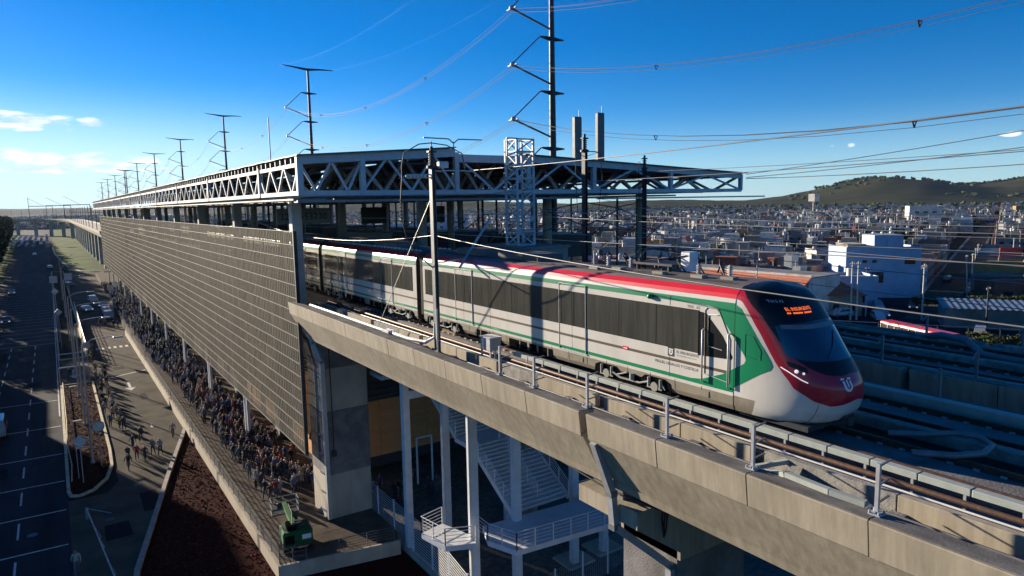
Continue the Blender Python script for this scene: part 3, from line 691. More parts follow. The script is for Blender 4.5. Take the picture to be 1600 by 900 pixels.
# drainpipes
def drainpipe(label, paths, w_=0.34):
    d = thing('drainpipe', label, 'pipe')
    for a, b in zip(paths[:-1], paths[1:]): MB().beam(a, b, w_, w_*0.9).build('pipe_section', 'galvanised', d)
    for p in paths[1:-1]: MB().box(p[0]-w_*0.55, p[0]+w_*0.55, p[1]-w_*0.55, p[1]+w_*0.55, p[2]-0.1, p[2]+0.1).build('pipe_collar', 'grey_steel', d)
    return d
drainpipe('square metal drainpipe running down the tall pier beside the mesh screen', [(14.35,48.4,16.2),(14.8,48.0,15.2),(14.95,47.8,14.4),(15.32,47.40,13.0),(15.34,47.38,1.2)], 0.32)
drainpipe('square metal drainpipe bending under the near viaduct at the joint', [(13.98,16.2,16.3),(14.72,16.2,14.4),(14.85,16.2,13.2),(16.9,15.6,11.4),(16.9,15.4,0.2)], 0.26)
q = MB()
for zz in np.arange(1.6, 13.0, 1.45): q.box(15.1, 15.3, 47.95, 48.45, zz, zz+0.06)
q.build('pipe_clamp', 'grey_steel', P1)
for i in range(3): MB().tube([(16.0+0.1*i,15.0,14.9),(15.9+0.1*i,15.05,13.6-0.2*i),(16.05,15.1,12.9)], 0.03, 5).build('cable', 'cable_black', P2)
MB().tube([(14.9,19.0,14.55),(15.0,16.8,14.3),(15.1,13.0,14.5)], 0.035, 5).build('cable', 'cable_black', P2)
MB().bevbox(15.3, 15.6, 16.9, 17.3, 13.3, 13.75, 0.02).build('junction_box', 'grey_steel', P2)
# ================================================================ STATION
st = thing('train_station', 'elevated station with steel truss roof and long metal mesh side screen', 'station')
YS0, YS1 = 41.25, 268.0
XL, XR, XRID = 12.6, 53.5, 23.2
def rz_top(x):   # underside of the roof sheet / top of upper chord
    if x < XRID: return 26.95+(27.70-26.95)*(x-XL)/(XRID-XL)
    return 27.62-(27.62-26.30)*(x-XRID)/(XR-XRID)
ZB = 24.85
COLY = [50.3+18.6*k for k in range(12)]
# --- roof sheets (individual ribbed bays)
ys = [YS0-0.5]+COLY+[YS1]
for i in range(len(ys)-1):
    for (a, b) in ((XL-0.25, XRID-0.1), (XRID+5.6, XR+0.4)):
        q = MB(); n = max(2, int((ys[i+1]-ys[i])/2.3)); st_ = (ys[i+1]-ys[i])/n
        for j in range(n):
            y_ = ys[i]+j*st_; dz = 0.02*(j % 2)
            q.prism([(a, rz_top(a)+0.10+dz),(b, rz_top(b)+0.10+dz),(b, rz_top(b)+0.17+dz),(a, rz_top(a)+0.17+dz)], y_+0.01, y_+st_-0.01)
        q.build('roof_sheet', 'roof_sheet', st)
    q = MB(); a, b = XRID-0.1, XRID+5.6
    q.prism([(a, 27.35),(b, 27.28),(b,27.36),(a,27.43)], ys[i]+0.6, ys[i+1]); q.build('roof_sheet', 'roof_sheet', st)
# purlin stubs along the left eave
q = MB(); y = YS0
while y < YS1:
    q.box(XL-0.12, XL+0.05, y, y+0.12, 26.62, 27.02); y += 1.16
q.build('eave_bracket', 'grey_steel', st)['kind'] = 'stuff'
MB().beam((XL+0.1,YS0,26.93),(XL+0.1,YS1,26.93),0.1,0.2).build('eave_beam', 'grey_steel', st)
# purlins under the roof
q = MB()
for x_ in np.arange(XL+1.5, XR, 2.2):
    if XRID < x_ < XRID+5.6: continue
    q.beam((x_,YS0+0.3,rz_top(x_)-0.02),(x_,YS1,rz_top(x_)-0.02),0.12,0.2)
q.build('purlin', 'grey_steel', st)['kind'] = 'stuff'
# ---- trusses
nd = 0
def long_truss(x, ztop, zb, y0, y1, stp, m_='white_steel', sz=0.125, detail=True):
    t = thing_child('longitudinal_truss', st)
    MB().beam((x,y0,ztop),(x,y1,ztop),0.20,0.22).build('upper_chord', m_, t)
    MB().beam((x,y0,zb),(x,y1,zb),0.24,0.26).build('lower_chord', m_, t)
    v = []; y = y0; up = True; q = MB(); cnt = 0; dia = []
    while y+stp/2 <= y1+0.01:
        a = (x, y, ztop if up else zb); b = (x, y+stp/2, zb if up else ztop); up = not up
        if detail and cnt < 70: MB().beam(a, b, sz, sz).build('diagonal', m_, t)
        else: q.beam(a, b, sz, sz)
        y += stp/2; cnt += 1
    if q.v: q.build('diagonal_row', m_, t)['kind'] = 'stuff'
    return t
def thing_child(name, parent):
    o = bpy.data.objects.new(name, None); C.objects.link(o); o.parent = parent; return o
lt = long_truss(XL, 26.52, ZB, YS0, YS1, 3.1)
for y in COLY: MB().beam((XL-0.02,y,ZB-0.1),(XL-0.02,y,26.75),0.34,0.30).build('post', 'white_steel', lt)
MB().beam((XL,YS0,ZB-0.15),(XL,YS0,27.0),0.36,0.36).build('post', 'white_steel', lt)
for x in (28.5, 40.0, 53.3): long_truss(x, rz_top(x)-0.15, ZB, YS0, YS1, 6.2, 'white_steel' if x > 50 else 'galvanised', 0.2, False)
# end face truss with box posts
xs_ = [XL, 16.55, 23.3, 29.3, 35.6, 44.2, 53.3]
def cross_truss(y, m_, sz, nper=3, posts=True, name='end_truss'):
    t = thing_child(name, st)
    for a, b in ((XL, XRID), (XRID, XRID+5.7), (XRID+5.7, XR)):
        za, zb_ = rz_top(a), rz_top(b)
        if a == XRID: za = zb_ = 27.25
        MB().beam((a,y,za-0.12),(b,y,zb_-0.12),0.28,0.52 if posts else 0.3).build('upper_beam', m_, t)
        if posts: MB().beam((a,y-0.16,za-0.36),(b,y-0.16,zb_-0.36),0.06,0.06).build('flange', m_, t)
    MB().beam((XL,y,ZB),(XR,y,ZB),0.30,0.30).build('lower_chord', m_, t)
    for i in range(len(xs_)-1):
        a, b = xs_[i], xs_[i+1]
        if posts and i: MB().beam((a,y-0.02,ZB-0.1),(a,y-0.02,rz_top(a)-0.1),0.32,0.32).build('post', m_, t)
        n = nper[i] if isinstance(nper, tuple) else nper; up = True
        for j in range(2*n):
            p = a+(b-a)*j/(2*n); q_ = a+(b-a)*(j+1)/(2*n); zp = (rz_top(p)-0.3); zq = rz_top(q_)-0.3
            A = (p, y, zp if (j % 2 == 0) else ZB+0.1); B = (q_, y, ZB+0.1 if (j % 2 == 0) else zq)
            if i in (1, 3, 4, 5): A = (p, y, ZB+0.1 if (j % 2 == 0) else zp); B = (q_, y, zq if (j % 2 == 0) else ZB+0.1)
            MB().beam(A, B, sz, sz).build('diagonal', m_, t)
    return t
et = cross_truss(YS0, 'white_steel', 0.145, (2,2,1,1,1,1)); MB().beam((XR,YS0,ZB),(XR,YS0,rz_top(XR)),0.3,0.3).build('post', 'white_steel', et)
for k, y in enumerate((45.8, 50.3, 59.6, 68.9, 87.5, 106.1)): cross_truss(y, 'grey_steel' if k else 'galvanised', 0.24, (1,2,2,2,2,2), False, 'inner_truss')
# lower canopy edge under the chord
MB().box(XL-0.35, 36.0, YS0-0.55, YS0+0.2, 24.28, 24.42).build('canopy_edge', 'grey_steel', st)
MB().box(36.0, 56.2, YS0-0.75, YS0+0.1, 24.20, 24.32).build('canopy_edge', 'galvanised', st)
MB().box(XL-0.45, XL+1.6, YS0, YS1, 24.42, 24.52).build('canopy_edge', 'grey_steel', st)
q = MB()
for i in range(90): y_ = YS0+0.2+i*0.75; q.beam((XL-0.35,y_,24.62),(XL+0.3,y_+0.25,24.62),0.10,0.05)
q.build('canopy_strip', 'screen_rail', st)['kind'] = 'stuff'
for x_, wd in ((15.0,3.0),(19.5,2.0),(26.0,4.0),(32.0,3.0),(41.0,5.0)): MB().box(x_, x_+wd, YS0+1, YS1, 24.40, 24.52).build('soffit', 'dark_steel', st)
# columns
for i, y in enumerate(COLY):
    for x_ in (14.95,):
        MB().bevbox(x_-0.42, x_+0.30, y-0.45, y+0.45, 16.5, 24.72, 0.05).build('column', 'white_steel' if i == 0 else 'concrete', st)
        if i == 0: MB().box(x_-0.435, x_+0.315, y-0.46, y+0.46, 20.9, 20.94).build('column_band', 'grey_steel', st)
    for x_ in (25.6, 38.6, 50.5): MB().cyl(x_, y+1.0, 0.0 if x_ > 50 else 17.2, 24.7, 0.42, 14).build('column', 'concrete', st)
# ---- mesh screen: framed perforated panels
SX = 14.30; SZ0, SZ1 = 5.93, 22.30; NR = 17; PH = (SZ1-SZ0)/NR
scr = thing_child('mesh_screen', st)
PWD = 2.35; NCOL = int((YS1+4-49.0)/PWD)
pb = MB()
# perforated look: vertical fins in a thin tray, shared by every panel
for z_ in (0.03, PH*0.33, PH*0.66, PH-0.05): pb.box(-0.018, -0.008, 0.02, PWD-0.02, z_, z_+0.02)
nf = 16
for i in range(nf):
    y_ = 0.05+(PWD-0.1)*i/(nf-1); pb.box(-0.03+0.012*(i%3), -0.02+0.012*(i%3), y_-0.064, y_+0.064, 0.035, PH-0.035)
pb2 = MB(); pb2.box(-0.02, 0.0, 0.02, PWD-0.02, 0.03, PH-0.03)
for i in range(6): y_ = 0.1+(PWD-0.2)*i/5; pb2.box(-0.055, -0.02, y_-0.07, y_+0.07, 0.035, PH-0.035)
cnt = 0
proto = None; far = MB()
for c in range(NCOL):
    for r in range(NR):
        loc = (SX+R.uniform(-0.008, 0.008), 49.0+c*PWD, SZ0+r*PH)
        if cnt < 300 and c < 18:
            if proto is None: proto = pb.build('panel', 'screen_metal', scr); proto.location = loc
            else: inst(proto, loc)
            cnt += 1
        else:
            o_ = len(far.v); far.v += [(a+loc[0], b+loc[1], c_+loc[2]) for a, b, c_ in (pb.v if c < 55 else pb2.v)]; P_ = pb if c < 55 else pb2
            far.f += [tuple(k_+o_ for k_ in f_) for f_ in P_.f]; far.m += P_.m; far.sm += P_.sm
far.build('panel_field', 'screen_metal', scr)['kind'] = 'stuff'
q = MB()
for r in range(NR+1):
    z = SZ0+r*PH; MB().box(SX-0.075, SX+0.02, 49.0, YS1+4, z-0.016, z+0.016).build('screen_rail', 'screen_rail', scr)
for c in range(NCOL+1):
    q.box(SX+0.03, SX+0.11, 49.0+c*PWD-0.04, 49.0+c*PWD+0.04, SZ0, SZ1)
q.build('screen_mullion', 'grey_steel', scr)
MB().box(SX-0.09, SX+0.16, 48.78, 49.0, SZ0-0.05, SZ1+0.05).build('screen_edge_post', 'dark_steel', scr)
for z in (8.0, 12.0, 20.9): MB().box(SX+0.1, 14.6, 49.4, 49.6, z, z+0.15).build('screen_bracket', 'grey_steel', scr)
# paired supports below the screen
for y in COLY[1:]:
    for dy in (-0.5, 0.6): MB().beam((14.6,y+dy,1.0),(14.6,y+dy,6.4),0.26,0.26).build('support_leg', 'white_steel', st)
    MB().box(17.4, 18.9, y-0.8, y+0.8, 1.0, 14.0).build('concourse_column', 'concrete_dark', st)
# ---- deck inside the station, platforms
for (xl, xr, nm) in ((14.45, 24.6, 'deck'), (27.6, 37.4, 'deck'), (41.0, 50.0, 'deck')):
    MB().box(xl, xr, 49.62, YS1, 14.6, 16.93).build(nm, 'concrete_dark', st)
for x_ in (17.93,19.37,21.83,23.27,29.9,31.3,33.8,35.2):
    MB().box(x_-0.035, x_+0.035, 49.6, YS1, 16.935, 17.105).build('rail', 'rust_rail', st)
for (xl, xr, y0_) in ((24.45, 27.9, 33.0), (38.0, 41.0, 44.0)):
    MB().box(xl, xr, y0_, YS1, 17.6, 18.15).build('platform', 'concrete', st)
    MB().box(xl, xl+0.1, y0_, YS1, 18.151, 18.17).build('platform_edge', 'kerb_paint', st)
    for y in range(int(y0_)+4, 260, 14): MB().box(xl+1.2, xr-1.2, y, y+1.5, 14.6 if y > 50 else 0.0, 17.6).build('platform_pillar', 'concrete_dark', st)
# cabins on the platform
def cabin(x0, x1, y0, y1, z1, label):
    c = thing('platform_cabin', label, 'cabin')
    MB().bevbox(x0, x1, y0, y1, 18.15, z1, 0.03).build('cabin_wall', 'box_olive', c)
    MB().box(x0-0.12, x1+0.12, y0-0.12, y1+0.12, z1+0.002, z1+0.12).build('cabin_roof', 'grey_steel', c)
    for i in range(4): MB().box(x0-0.02, x0-0.001, y0+(y1-y0)*i/4+0.03, y0+(y1-y0)*(i+1)/4-0.03, 18.3, z1-0.15).build('cladding_panel', 'box_olive', c)
    MB().box((x0+x1)/2-0.5, (x0+x1)/2+0.5, y0-0.03, y0-0.001, 18.2, 20.3).build('door', 'dark_steel', c)
cabin(24.7, 27.7, 34.6, 40.2, 21.15, 'grey box cabin under the white lattice mast beside the train roof')
cabin(24.9, 27.6, 62.0, 69.0, 21.3, 'grey box cabin on the platform inside the station')
cabin(15.6, 17.0, 51.2, 53.5, 21.5, 'small grey cabinet between the mesh screen and the train') if False else None
# hanging signs and platform screens under the roof
def hang_sign(x, y, wd, h, z, label, m_='black', txt=None):
    s = thing('hanging_sign', label, 'sign')
    MB().bevbox(x-wd/2, x+wd/2, y-0.12, y+0.12, z, z+h, 0.02).build('sign_box', m_, s)
    for dx in (-wd*0.4, wd*0.4): MB().cyl(x+dx, y, z+h, 24.4, 0.03, 6).build('hanger', 'grey_steel', s)
    if txt:
        vs, fs = text_mesh(txt, h*0.62); mw = max(v[0] for v in vs)
        MB().add([(x-mw/2+v[0], y-0.135, z+h*0.26+v[1]) for v in vs], fs).build('sign_text', 'print_dark' if m_ != 'black' else 'print_white', s, fix=False)
    return s
hang_sign(24.6, 59, 2.4, 1.5, 22.4, 'left one of two black hanging display boxes under the station roof')
hang_sign(29.6, 57, 2.4, 1.5, 22.4, 'right one of two black hanging display boxes under the station roof')
hang_sign(26.2, 85.0, 6.6, 1.9, 22.0, 'wide pale sign board with digits hanging under the station roof', 'galvanised', '1221553230')
# clutter on and beyond the platform: benches, gates, posts, people shelters
for i in range(26):
    y = 52+i*5.2; x_ = 28.2 if i % 2 else 37.8
    q = MB(); q.beam((x_,y,18.1),(x_,y,24.4),0.16,0.16); q.build('platform_post', 'dark_steel', st)
for i, (x_, y) in enumerate(((29.5,48),(33.0,48),(38.5,46),(42.5,46),(46.0,46),(36.0,56),(44.0,58),(48.5,60),(31,70),(35,72),(41,75),(46,80))):
    q = MB(); q.beam((x_,y,16.6),(x_,y,24.4),0.14,0.14); q.beam((x_,y,20.5),(x_+2.8,y,22.2),0.08,0.08); q.beam((x_,y,22.4),(x_+2.8,y,22.2),0.06,0.06); q.build('mast_frame', 'dark_steel', st)
MB().box(27.9, 38.0, 60, YS1, 16.94, 16.96).build('deck_surface', 'deck_floor', st)
for i in range(9):
    y = 58+i*19; MB().box(41.2, 49.8, y, y+8, 18.1, 20.6).build('platform_shelter', 'dark_steel', st)
# ---- concourse level below, orange cladding boards
con = thing_child('concourse', st)
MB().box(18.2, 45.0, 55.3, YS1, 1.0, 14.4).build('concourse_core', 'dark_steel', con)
MB().box(16.2, 45.0, 52.0, YS1, 12.2, 12.5).build('ceiling', 'concrete_dark', con)
for c in range(12):
    for r in range(4):
        z0 = 1.6+r*1.92; y0 = 55.3+c*2.4
        MB().box(18.10, 18.185, y0+0.015, y0+2.385, z0+0.012, z0+1.908).build('cladding_board', 'orange_clad', con)
for c in range(11):
    for r in range(16):
        z0 = 2.0+r*0.315; x0 = 18.2+c*2.3
        MB().box(x0+0.02, x0+2.28, 55.20, 55.285, z0+0.008, z0+0.307).build('cladding_board', 'orange_clad', con)
for i in range(14): MB().box(18.05, 18.18, 55.4+i*1.9, 55.48+i*1.9, 9.3, 12.2).build('louvre_post', 'grey_steel', con)
for i in range(9): MB().box(18.0, 18.17, 55.3, 82, 9.5+i*0.3, 9.56+i*0.3).build('louvre', 'grey_steel', con)
for i in range(9): MB().box(18.2, 43.5, 55.05, 55.25, 7.4+i*0.55, 7.52+i*0.55).build('louvre', 'screen_metal', con)
MB().beam((18.05,55.6,9.2),(18.05,60.5,3.0),0.12,0.12).build('brace', 'dark_steel', con)
MB().beam((18.03,56.8,1.2),(18.03,56.8,9.2),0.14,0.14).build('brace', 'dark_steel', con)
# ---- white lattice mast on the cabin
lm = thing('lattice_mast', 'white steel lattice tower standing on the grey cabin in front of the roof', 'mast')
lx0, lx1, ly0, ly1 = 25.15, 26.45, 36.6, 37.9
for a in (lx0, lx1):
    for b in (ly0, ly1): MB().beam((a,b,21.27),(a,b,28.15),0.13,0.13).build('leg', 'white_steel', lm)
zz = [21.3+i*0.86 for i in range(8)]+[28.1]
for i in range(len(zz)):
    for p, q_ in (((lx0,ly0),(lx1,ly0)),((lx1,ly0),(lx1,ly1)),((lx1,ly1),(lx0,ly1)),((lx0,ly1),(lx0,ly0))):
        MB().beam((*p,zz[i]),(*q_,zz[i]),0.09,0.09).build('strut', 'white_steel', lm)
        if i < len(zz)-1:
            a, b = (p, q_) if i % 2 else (q_, p)
            MB().beam((*a,zz[i]),(*b,zz[i+1]),0.08,0.08).build('diagonal', 'white_steel', lm)
for a, b in ((lx0-0.75,27.0),): 
    MB().beam((a,ly0,27.0),(a,ly0,28.12),0.09,0.09).build('strut', 'white_steel', lm); MB().beam((a,ly0,28.12),(lx0,ly0,28.12),0.09,0.09).build('strut', 'white_steel', lm); MB().beam((a,ly0,27.0),(lx0,ly0,27.3),0.09,0.09).build('strut', 'white_steel', lm)
# antenna panels and lamps on the roof
for x_, z1, z0_, lb in ((35.5,30.75,27.5,'left tall grey antenna panel above the station roof'),(37.9,31.2,27.3,'right tall grey antenna panel above the station roof')):
    a = thing('antenna_panel', lb, 'antenna')
    MB().bevbox(x_-0.36, x_+0.36, 42.9, 43.3, z0_, z1, 0.05).build('panel', 'mast_grey', a)
    MB().cyl(x_+0.2, 43.1, z1, z1+0.55, 0.03, 6).build('rod', 'galvanised', a)
    MB().beam((x_,43.3,z0_+0.8),(36.7,43.4,z0_+0.8),0.08,0.08).build('bracket', 'grey_steel', a)
    MB().box(x_-0.1, x_+0.1, 43.0, 43.3, 26.4, z0_).build('mount', 'grey_steel', a)
for x_, y_, lb in ((27.2,44.0,'twin arm lamp on the roof ridge behind the lattice tower'),):
    l = thing('roof_lamp', lb, 'lamp'); MB().cyl(x_-2.5, y_, 27.2, 28.5, 0.05, 8).build('pole', 'grey_steel', l)
    for s in (-1, 1): MB().tube([(x_-2.5,y_,28.4),(x_-2.5+s*0.4,y_,28.7),(x_-2.5+s*2.4,y_,28.72)], 0.05, 6).build('lamp_arm', 'galvanised', l)
l = thing('roof_rod', 'thin white rod on the station roof beside the second power pole', 'rod'); MB().cyl(16.5, 62, 27.3, 31.8, 0.05, 6).build('rod', 'white_steel', l)
MB().cyl(16.5, 62, 27.1, 27.5, 0.12, 8).build('base', 'grey_steel', l)

# ================================================================ STAIRS under the viaduct
sw = thing('steel_staircase', 'white steel staircase with landings and railings below the viaduct', 'staircase')
for (x_, y_, z1) in ((19.0,41.6,14.5),(19.0,32.7,14.5),(22.0,32.7,14.5),(22.0,41.6,14.5),(27.2,33.6,14.0),(29.8,33.6,5.0),(27.2,41.6,14.0)):
    q = MB(); q.box(x_-0.24, x_+0.24, y_-0.22, y_+0.22, 0.0, z1, 0); q.build('column', 'stair_white', sw)
MB().cyl(18.70, 32.5, 0.0, 14.5, 0.07, 8).build('downpipe', 'pipe_white', sw)
for a, b in (((19.24,41.6,11.2),(21.76,41.6,11.2)),((19,32.92,12.3),(19,41.38,12.3)),((22,32.92,12.3),(22,41.38,12.3))): MB().beam(a, b, 0.3, 0.55).build('beam', 'stair_white', sw)
def railing(parent, pts, h=1.05, n=5, post=1.2, m_='stair_white', r=0.022):
    for a, b in zip(pts[:-1], pts[1:]):
        a = Vector(a); b = Vector(b); L_ = (b-a).length; k = max(1, round(L_/post))
        for i in range(k+1):
            p = a+(b-a)*i/k; MB().beam(p, p+Vector((0,0,h)), 0.05, 0.05).build('railing_post', m_, parent)
        q = MB()
        for i in range(n): z = h*(i+1)/n; q.tube([a+Vector((0,0,z)), b+Vector((0,0,z))], r*(1.3 if i == n-1 else 0.8), 5)
        q.build('railing_bars', m_, parent)
LZ = 4.95
def landing(poly, z):
    MB().prism(poly, z-0.32, z, axis='z').build('landing', 'stair_white', sw)
landing([(16.7,34.9),(17.1,32.7),(18.7,32.0),(18.9,33.2),(18.3,35.3)], LZ-0.2); landing([(19.2,31.5),(19.9,29.6),(30.6,28.6),(30.6,32.4),(19.9,33.2)], LZ)
railing(sw, [(18.3,35.3,LZ-0.2),(16.7,34.9,LZ-0.2),(17.1,32.7,LZ-0.2),(18.7,32.0,LZ-0.2)]); railing(sw, [(19.25,32.6,LZ),(19.2,31.5,LZ),(19.9,29.6,LZ),(30.6,28.6,LZ)]); railing(sw, [(26.9,33.0,LZ),(30.6,32.4,LZ)])
def flight(x0, x1, y0, z0, y1, z1, name='step'):
    n = round(abs(z1-z0)/0.17); 
    for i in range(n):
        ya = y0+(y1-y0)*i/n; yb = y0+(y1-y0)*(i+1)/n; z = z0+(z1-z0)*(i+1)/n; lo, hi = sorted((ya, yb))
        MB().box(x0+0.05, x1-0.05, lo-0.02, hi+0.03, z-0.05, z).build('step', 'stair_white', sw)
        MB().box(x0+0.05, x1-0.05, (ya if y1 > y0 else ya-0.02), (ya+0.02 if y1 > y0 else ya), z-0.15, z-0.05).build('riser', 'galvanised', sw)
    for x_ in (x0, x1): MB().beam((x_,y0,z0-0.05),(x_,y1,z1-0.05),0.08,0.36).build('stringer', 'stair_white', sw)
    for x_ in (x0, x1): railing(sw, [(x_,y0,z0+0.05),(x_,y1,z1+0.05)])
flight(22.2, 26.6, 33.4, LZ, 38.4, LZ+3.0); railing(sw, [(24.4,33.8,LZ+0.3),(24.4,38.2,LZ+3.0)])
landing([(22.1,38.4),(26.7,38.4),(26.7,40.4),(22.1,40.4)], LZ+3.0)
flight(22.2, 26.6, 40.4, LZ+3.0, 46.2, LZ+6.6)
landing([(19.3,46.2),(26.7,46.2),(26.7,48.4),(19.3,48.4)], LZ+6.6)
flight(19.6, 21.8, 46.2, LZ+6.6, 41.0, LZ+9.4)
landing([(19.4,39.0),(21.9,39.0),(21.9,41.0),(19.4,41.0)], LZ+9.4)
# tall white fence following the walkway edge
fz = thing('white_fence', 'tall white bar fence along the kerb beside the staircase', 'fence')
fp = [(18.85,49.5),(18.8,46.6),(18.8,43.7),(18.82,40.8),(18.84,37.9),(18.5,35.0),(18.1,32.0),(17.8,29.0),(17.5,26.0)]
for i, (x_, y_) in enumerate(fp):
    MB().beam((x_,y_,0.3),(x_,y_,3.1),0.09,0.09).build('post', 'stair_white', fz)
    if i:
        a = fp[i-1]; 
        for j in range(14): z = 0.5+j*0.19; MB().tube([(a[0],a[1],z),(x_,y_,z)], 0.024, 4).build('bar', 'stair_white', fz)
kb = MB(); 
for i in range(len(fp)-1): kb.beam((fp[i][0],fp[i][1],0.2),(fp[i+1][0],fp[i+1][1],0.2),0.32,0.4)
kb.build('kerb', 'concrete', fz)
mf = thing('mesh_fence', 'dark wire mesh fence with thin posts below the staircase landing', 'fence')
mp_ = [(20.5,29.6),(23,30.2),(25.6,30.8),(28.2,31.4),(30.8,32.0),(33.4,32.6)]
for i, (x_, y_) in enumerate(mp_):
    MB().beam((x_,y_,0.0),(x_,y_,2.6),0.08,0.08).build('post', 'stair_white', mf)
    if i:
        a = mp_[i-1]; q = MB()
        for j in range(13): z = 0.15+j*0.19; q.tube([(a[0],a[1],z),(x_,y_,z)], 0.008, 3)
        for j in range(14): t = j/13; q.tube([(a[0]+(x_-a[0])*t,a[1]+(y_-a[1])*t,0.1),(a[0]+(x_-a[0])*t,a[1]+(y_-a[1])*t,2.5)], 0.008, 3)
        q.build('mesh', 'galvanised', mf)
for x_, y_ in ((27.5,34.0),(30.2,34.2)): MB().bevbox(x_-1.1, x_+1.1, y_-1.0, y_+1.0, 0.0, 0.16, 0.05).build('footing', 'concrete', mf)
bf = thing('white_gate_frame', 'white framed gate in the shade behind the stair columns', 'gate')
for x_ in (24.0, 25.4): MB().beam((x_,50.5,0.6),(x_,50.5,4.6),0.12,0.12).build('frame_post', 'stair_white', bf)
MB().beam((24.0,50.5,4.6),(25.4,50.5,4.6),0.12,0.12).build('frame_head', 'stair_white', bf)
# ================================================================ OVERHEAD LINE
def wire(name, label, pts, sag=0.0, r=0.018, m_='wire_metal', cat='wire', group=None, parent=None, n=14):
    q = MB()
    for a, b in zip(pts[:-1], pts[1:]):
        a = Vector(a); b = Vector(b); pp = []
        for i in range(n+1):
            t = i/n; p = a+(b-a)*t; p.z -= sag*4*t*(1-t); pp.append(p)
        q.tube(pp, r, 4)
    o = q.build(name, m_, parent)
    if parent is None: tag(o, label, cat, group)
    return o
def line_mast(x, y, z0, z1, label, m_='galvanised', arms=(), group=None):
    t = thing('catenary_mast', label, 'mast', group)
    q = MB(); q.box(x-0.10,x-0.07,y-0.15,y+0.15,z0,z1-1); q.box(x+0.07,x+0.10,y-0.15,y+0.15,z0,z1-1); q.box(x-0.07,x+0.07,y-0.02,y+0.02,z0,z1-1); q.build('post', m_, t)
    MB().box(x-0.3, x+0.3, y-0.3, y+0.3, z0, z0+0.05).build('base_plate', 'grey_steel', t)
    q = MB(); q.cyl(x, y, z1-1.02, z1-0.9, 0.26, 10)
    for i in range(5): q.cyl(x, y, z1-0.88+i*0.12, z1-0.82+i*0.12, 0.15, 10)
    q.cyl(x, y, z1-0.9, z1, 0.08, 8); q.box(x-0.2, x+0.2, y-0.12, y+0.12, z1-0.28, z1-0.2)
    q.build('insulator', 'dark_steel', t)
    return t
m1 = line_mast(15.3, 29.4, 16.58, 26.75, 'tall grey catenary mast with curved jumper cable standing left of the train', 'mast_grey')
MB().tube([(15.3,29.4,26.75),(15.3,29.4,27.0)], 0.03, 5).build('finial', 'dark_steel', m1)
MB().tube([(15.3,29.4,26.92),(14.85,29.8,26.88),(14.3,30.3,26.5),(14.2,30.4,25.9),(14.2,30.4,25.4)], 0.028, 6).build('jumper_cable', 'cable_black', m1)
MB().tube([(15.3,29.4,26.92),(15.9,29.0,26.8),(16.5,28.6,26.4),(16.6,28.5,25.7)], 0.028, 6).build('jumper_cable', 'cable_black', m1)
MB().tube([(14.2,30.4,25.4),(14.05,30.3,24.4),(14.0,30.2,23.4),(14.25,30.2,22.4),(14.7,30.0,21.6),(15.2,29.5,21.0)], 0.028, 6).build('drop_cable', 'cable_black', m1)
for i in range(7):
    q = MB(); z = 23.2+i*0.17; q.cyl(14.02, 30.25, z, z+0.06, 0.09, 8); q.build('insulator_disc', 'insulator', m1)
q = MB(); q.tube([(14.3,30.2,25.45),(15.2,29.45,25.45)], 0.035, 6); q.tube([(14.3,30.2,25.3),(15.2,29.45,25.3)], 0.035, 6)
for i in range(6): t = i/6; q.sphere((14.35+0.8*t,30.15-0.66*t,25.38), 0.1, 8, 4)
q.build('insulator_arm', 'pipe_white', m1)
MB().bevbox(15.55, 16.05, 29.1, 29.4, 25.75, 26.05, 0.03).build('switch_box', 'pipe_white', m1)
MB().tube([(15.4,29.4,25.6),(16.2,28.9,25.62),(16.9,28.2,25.55)], 0.035, 6).build('bracket', 'pipe_white', m1)
MB().beam((16.6,29.3,20.9),(20.0,31.8,23.2),0.09,0.09).build('bracket_tube', 'galvanised', m1); MB().beam((15.4,29.4,21.2),(18.4,30.4,21.3),0.05,0.05).build('bracket_tube', 'galvanised', m1)
MB().tube([(15.25,29.6,24.2),(15.25,36.7,17.0)], 0.022, 5).build('guy_wire', 'wire_metal', m1)
MB().cyl(15.18, 29.15, 16.6, 19.0, 0.045, 6).build('earth_conduit', 'pipe_white', m1)
m2 = line_mast(26.0, 30.9, 14.0, 27.9, 'dark catenary mast between the two viaducts left of the tallest antenna', 'dark_steel')
m3 = line_mast(37.3, 37.4, 14.0, 27.4, 'dark catenary mast on the far edge of the second viaduct', 'dark_steel')
for mm, (x_, y_), d in ((m2, (26.0,30.9), -1), (m2, (26.0,30.9), 1), (m3, (37.3,37.4), -1)):
    MB().beam((x_,y_,24.0),(x_+d*2.7,y_,23.6),0.06,0.06).build('bracket_tube', 'dark_steel', mm); MB().beam((x_,y_,22.6),(x_+d*2.9,y_,23.6),0.06,0.06).build('bracket_tube', 'dark_steel', mm)
    MB().beam((x_+d*1.0,y_,22.9),(x_+d*3.1,y_,22.4),0.04,0.04).build('registration_arm', 'dark_steel', mm)
    MB().tube([(x_,y_,26.6),(x_+d*0.9,y_-0.3,26.9),(x_+d*1.0,y_-0.4,25.5),(x_+d*0.8,y_-0.3,23.5)], 0.02, 5).build('jumper_cable', 'cable_black', mm)
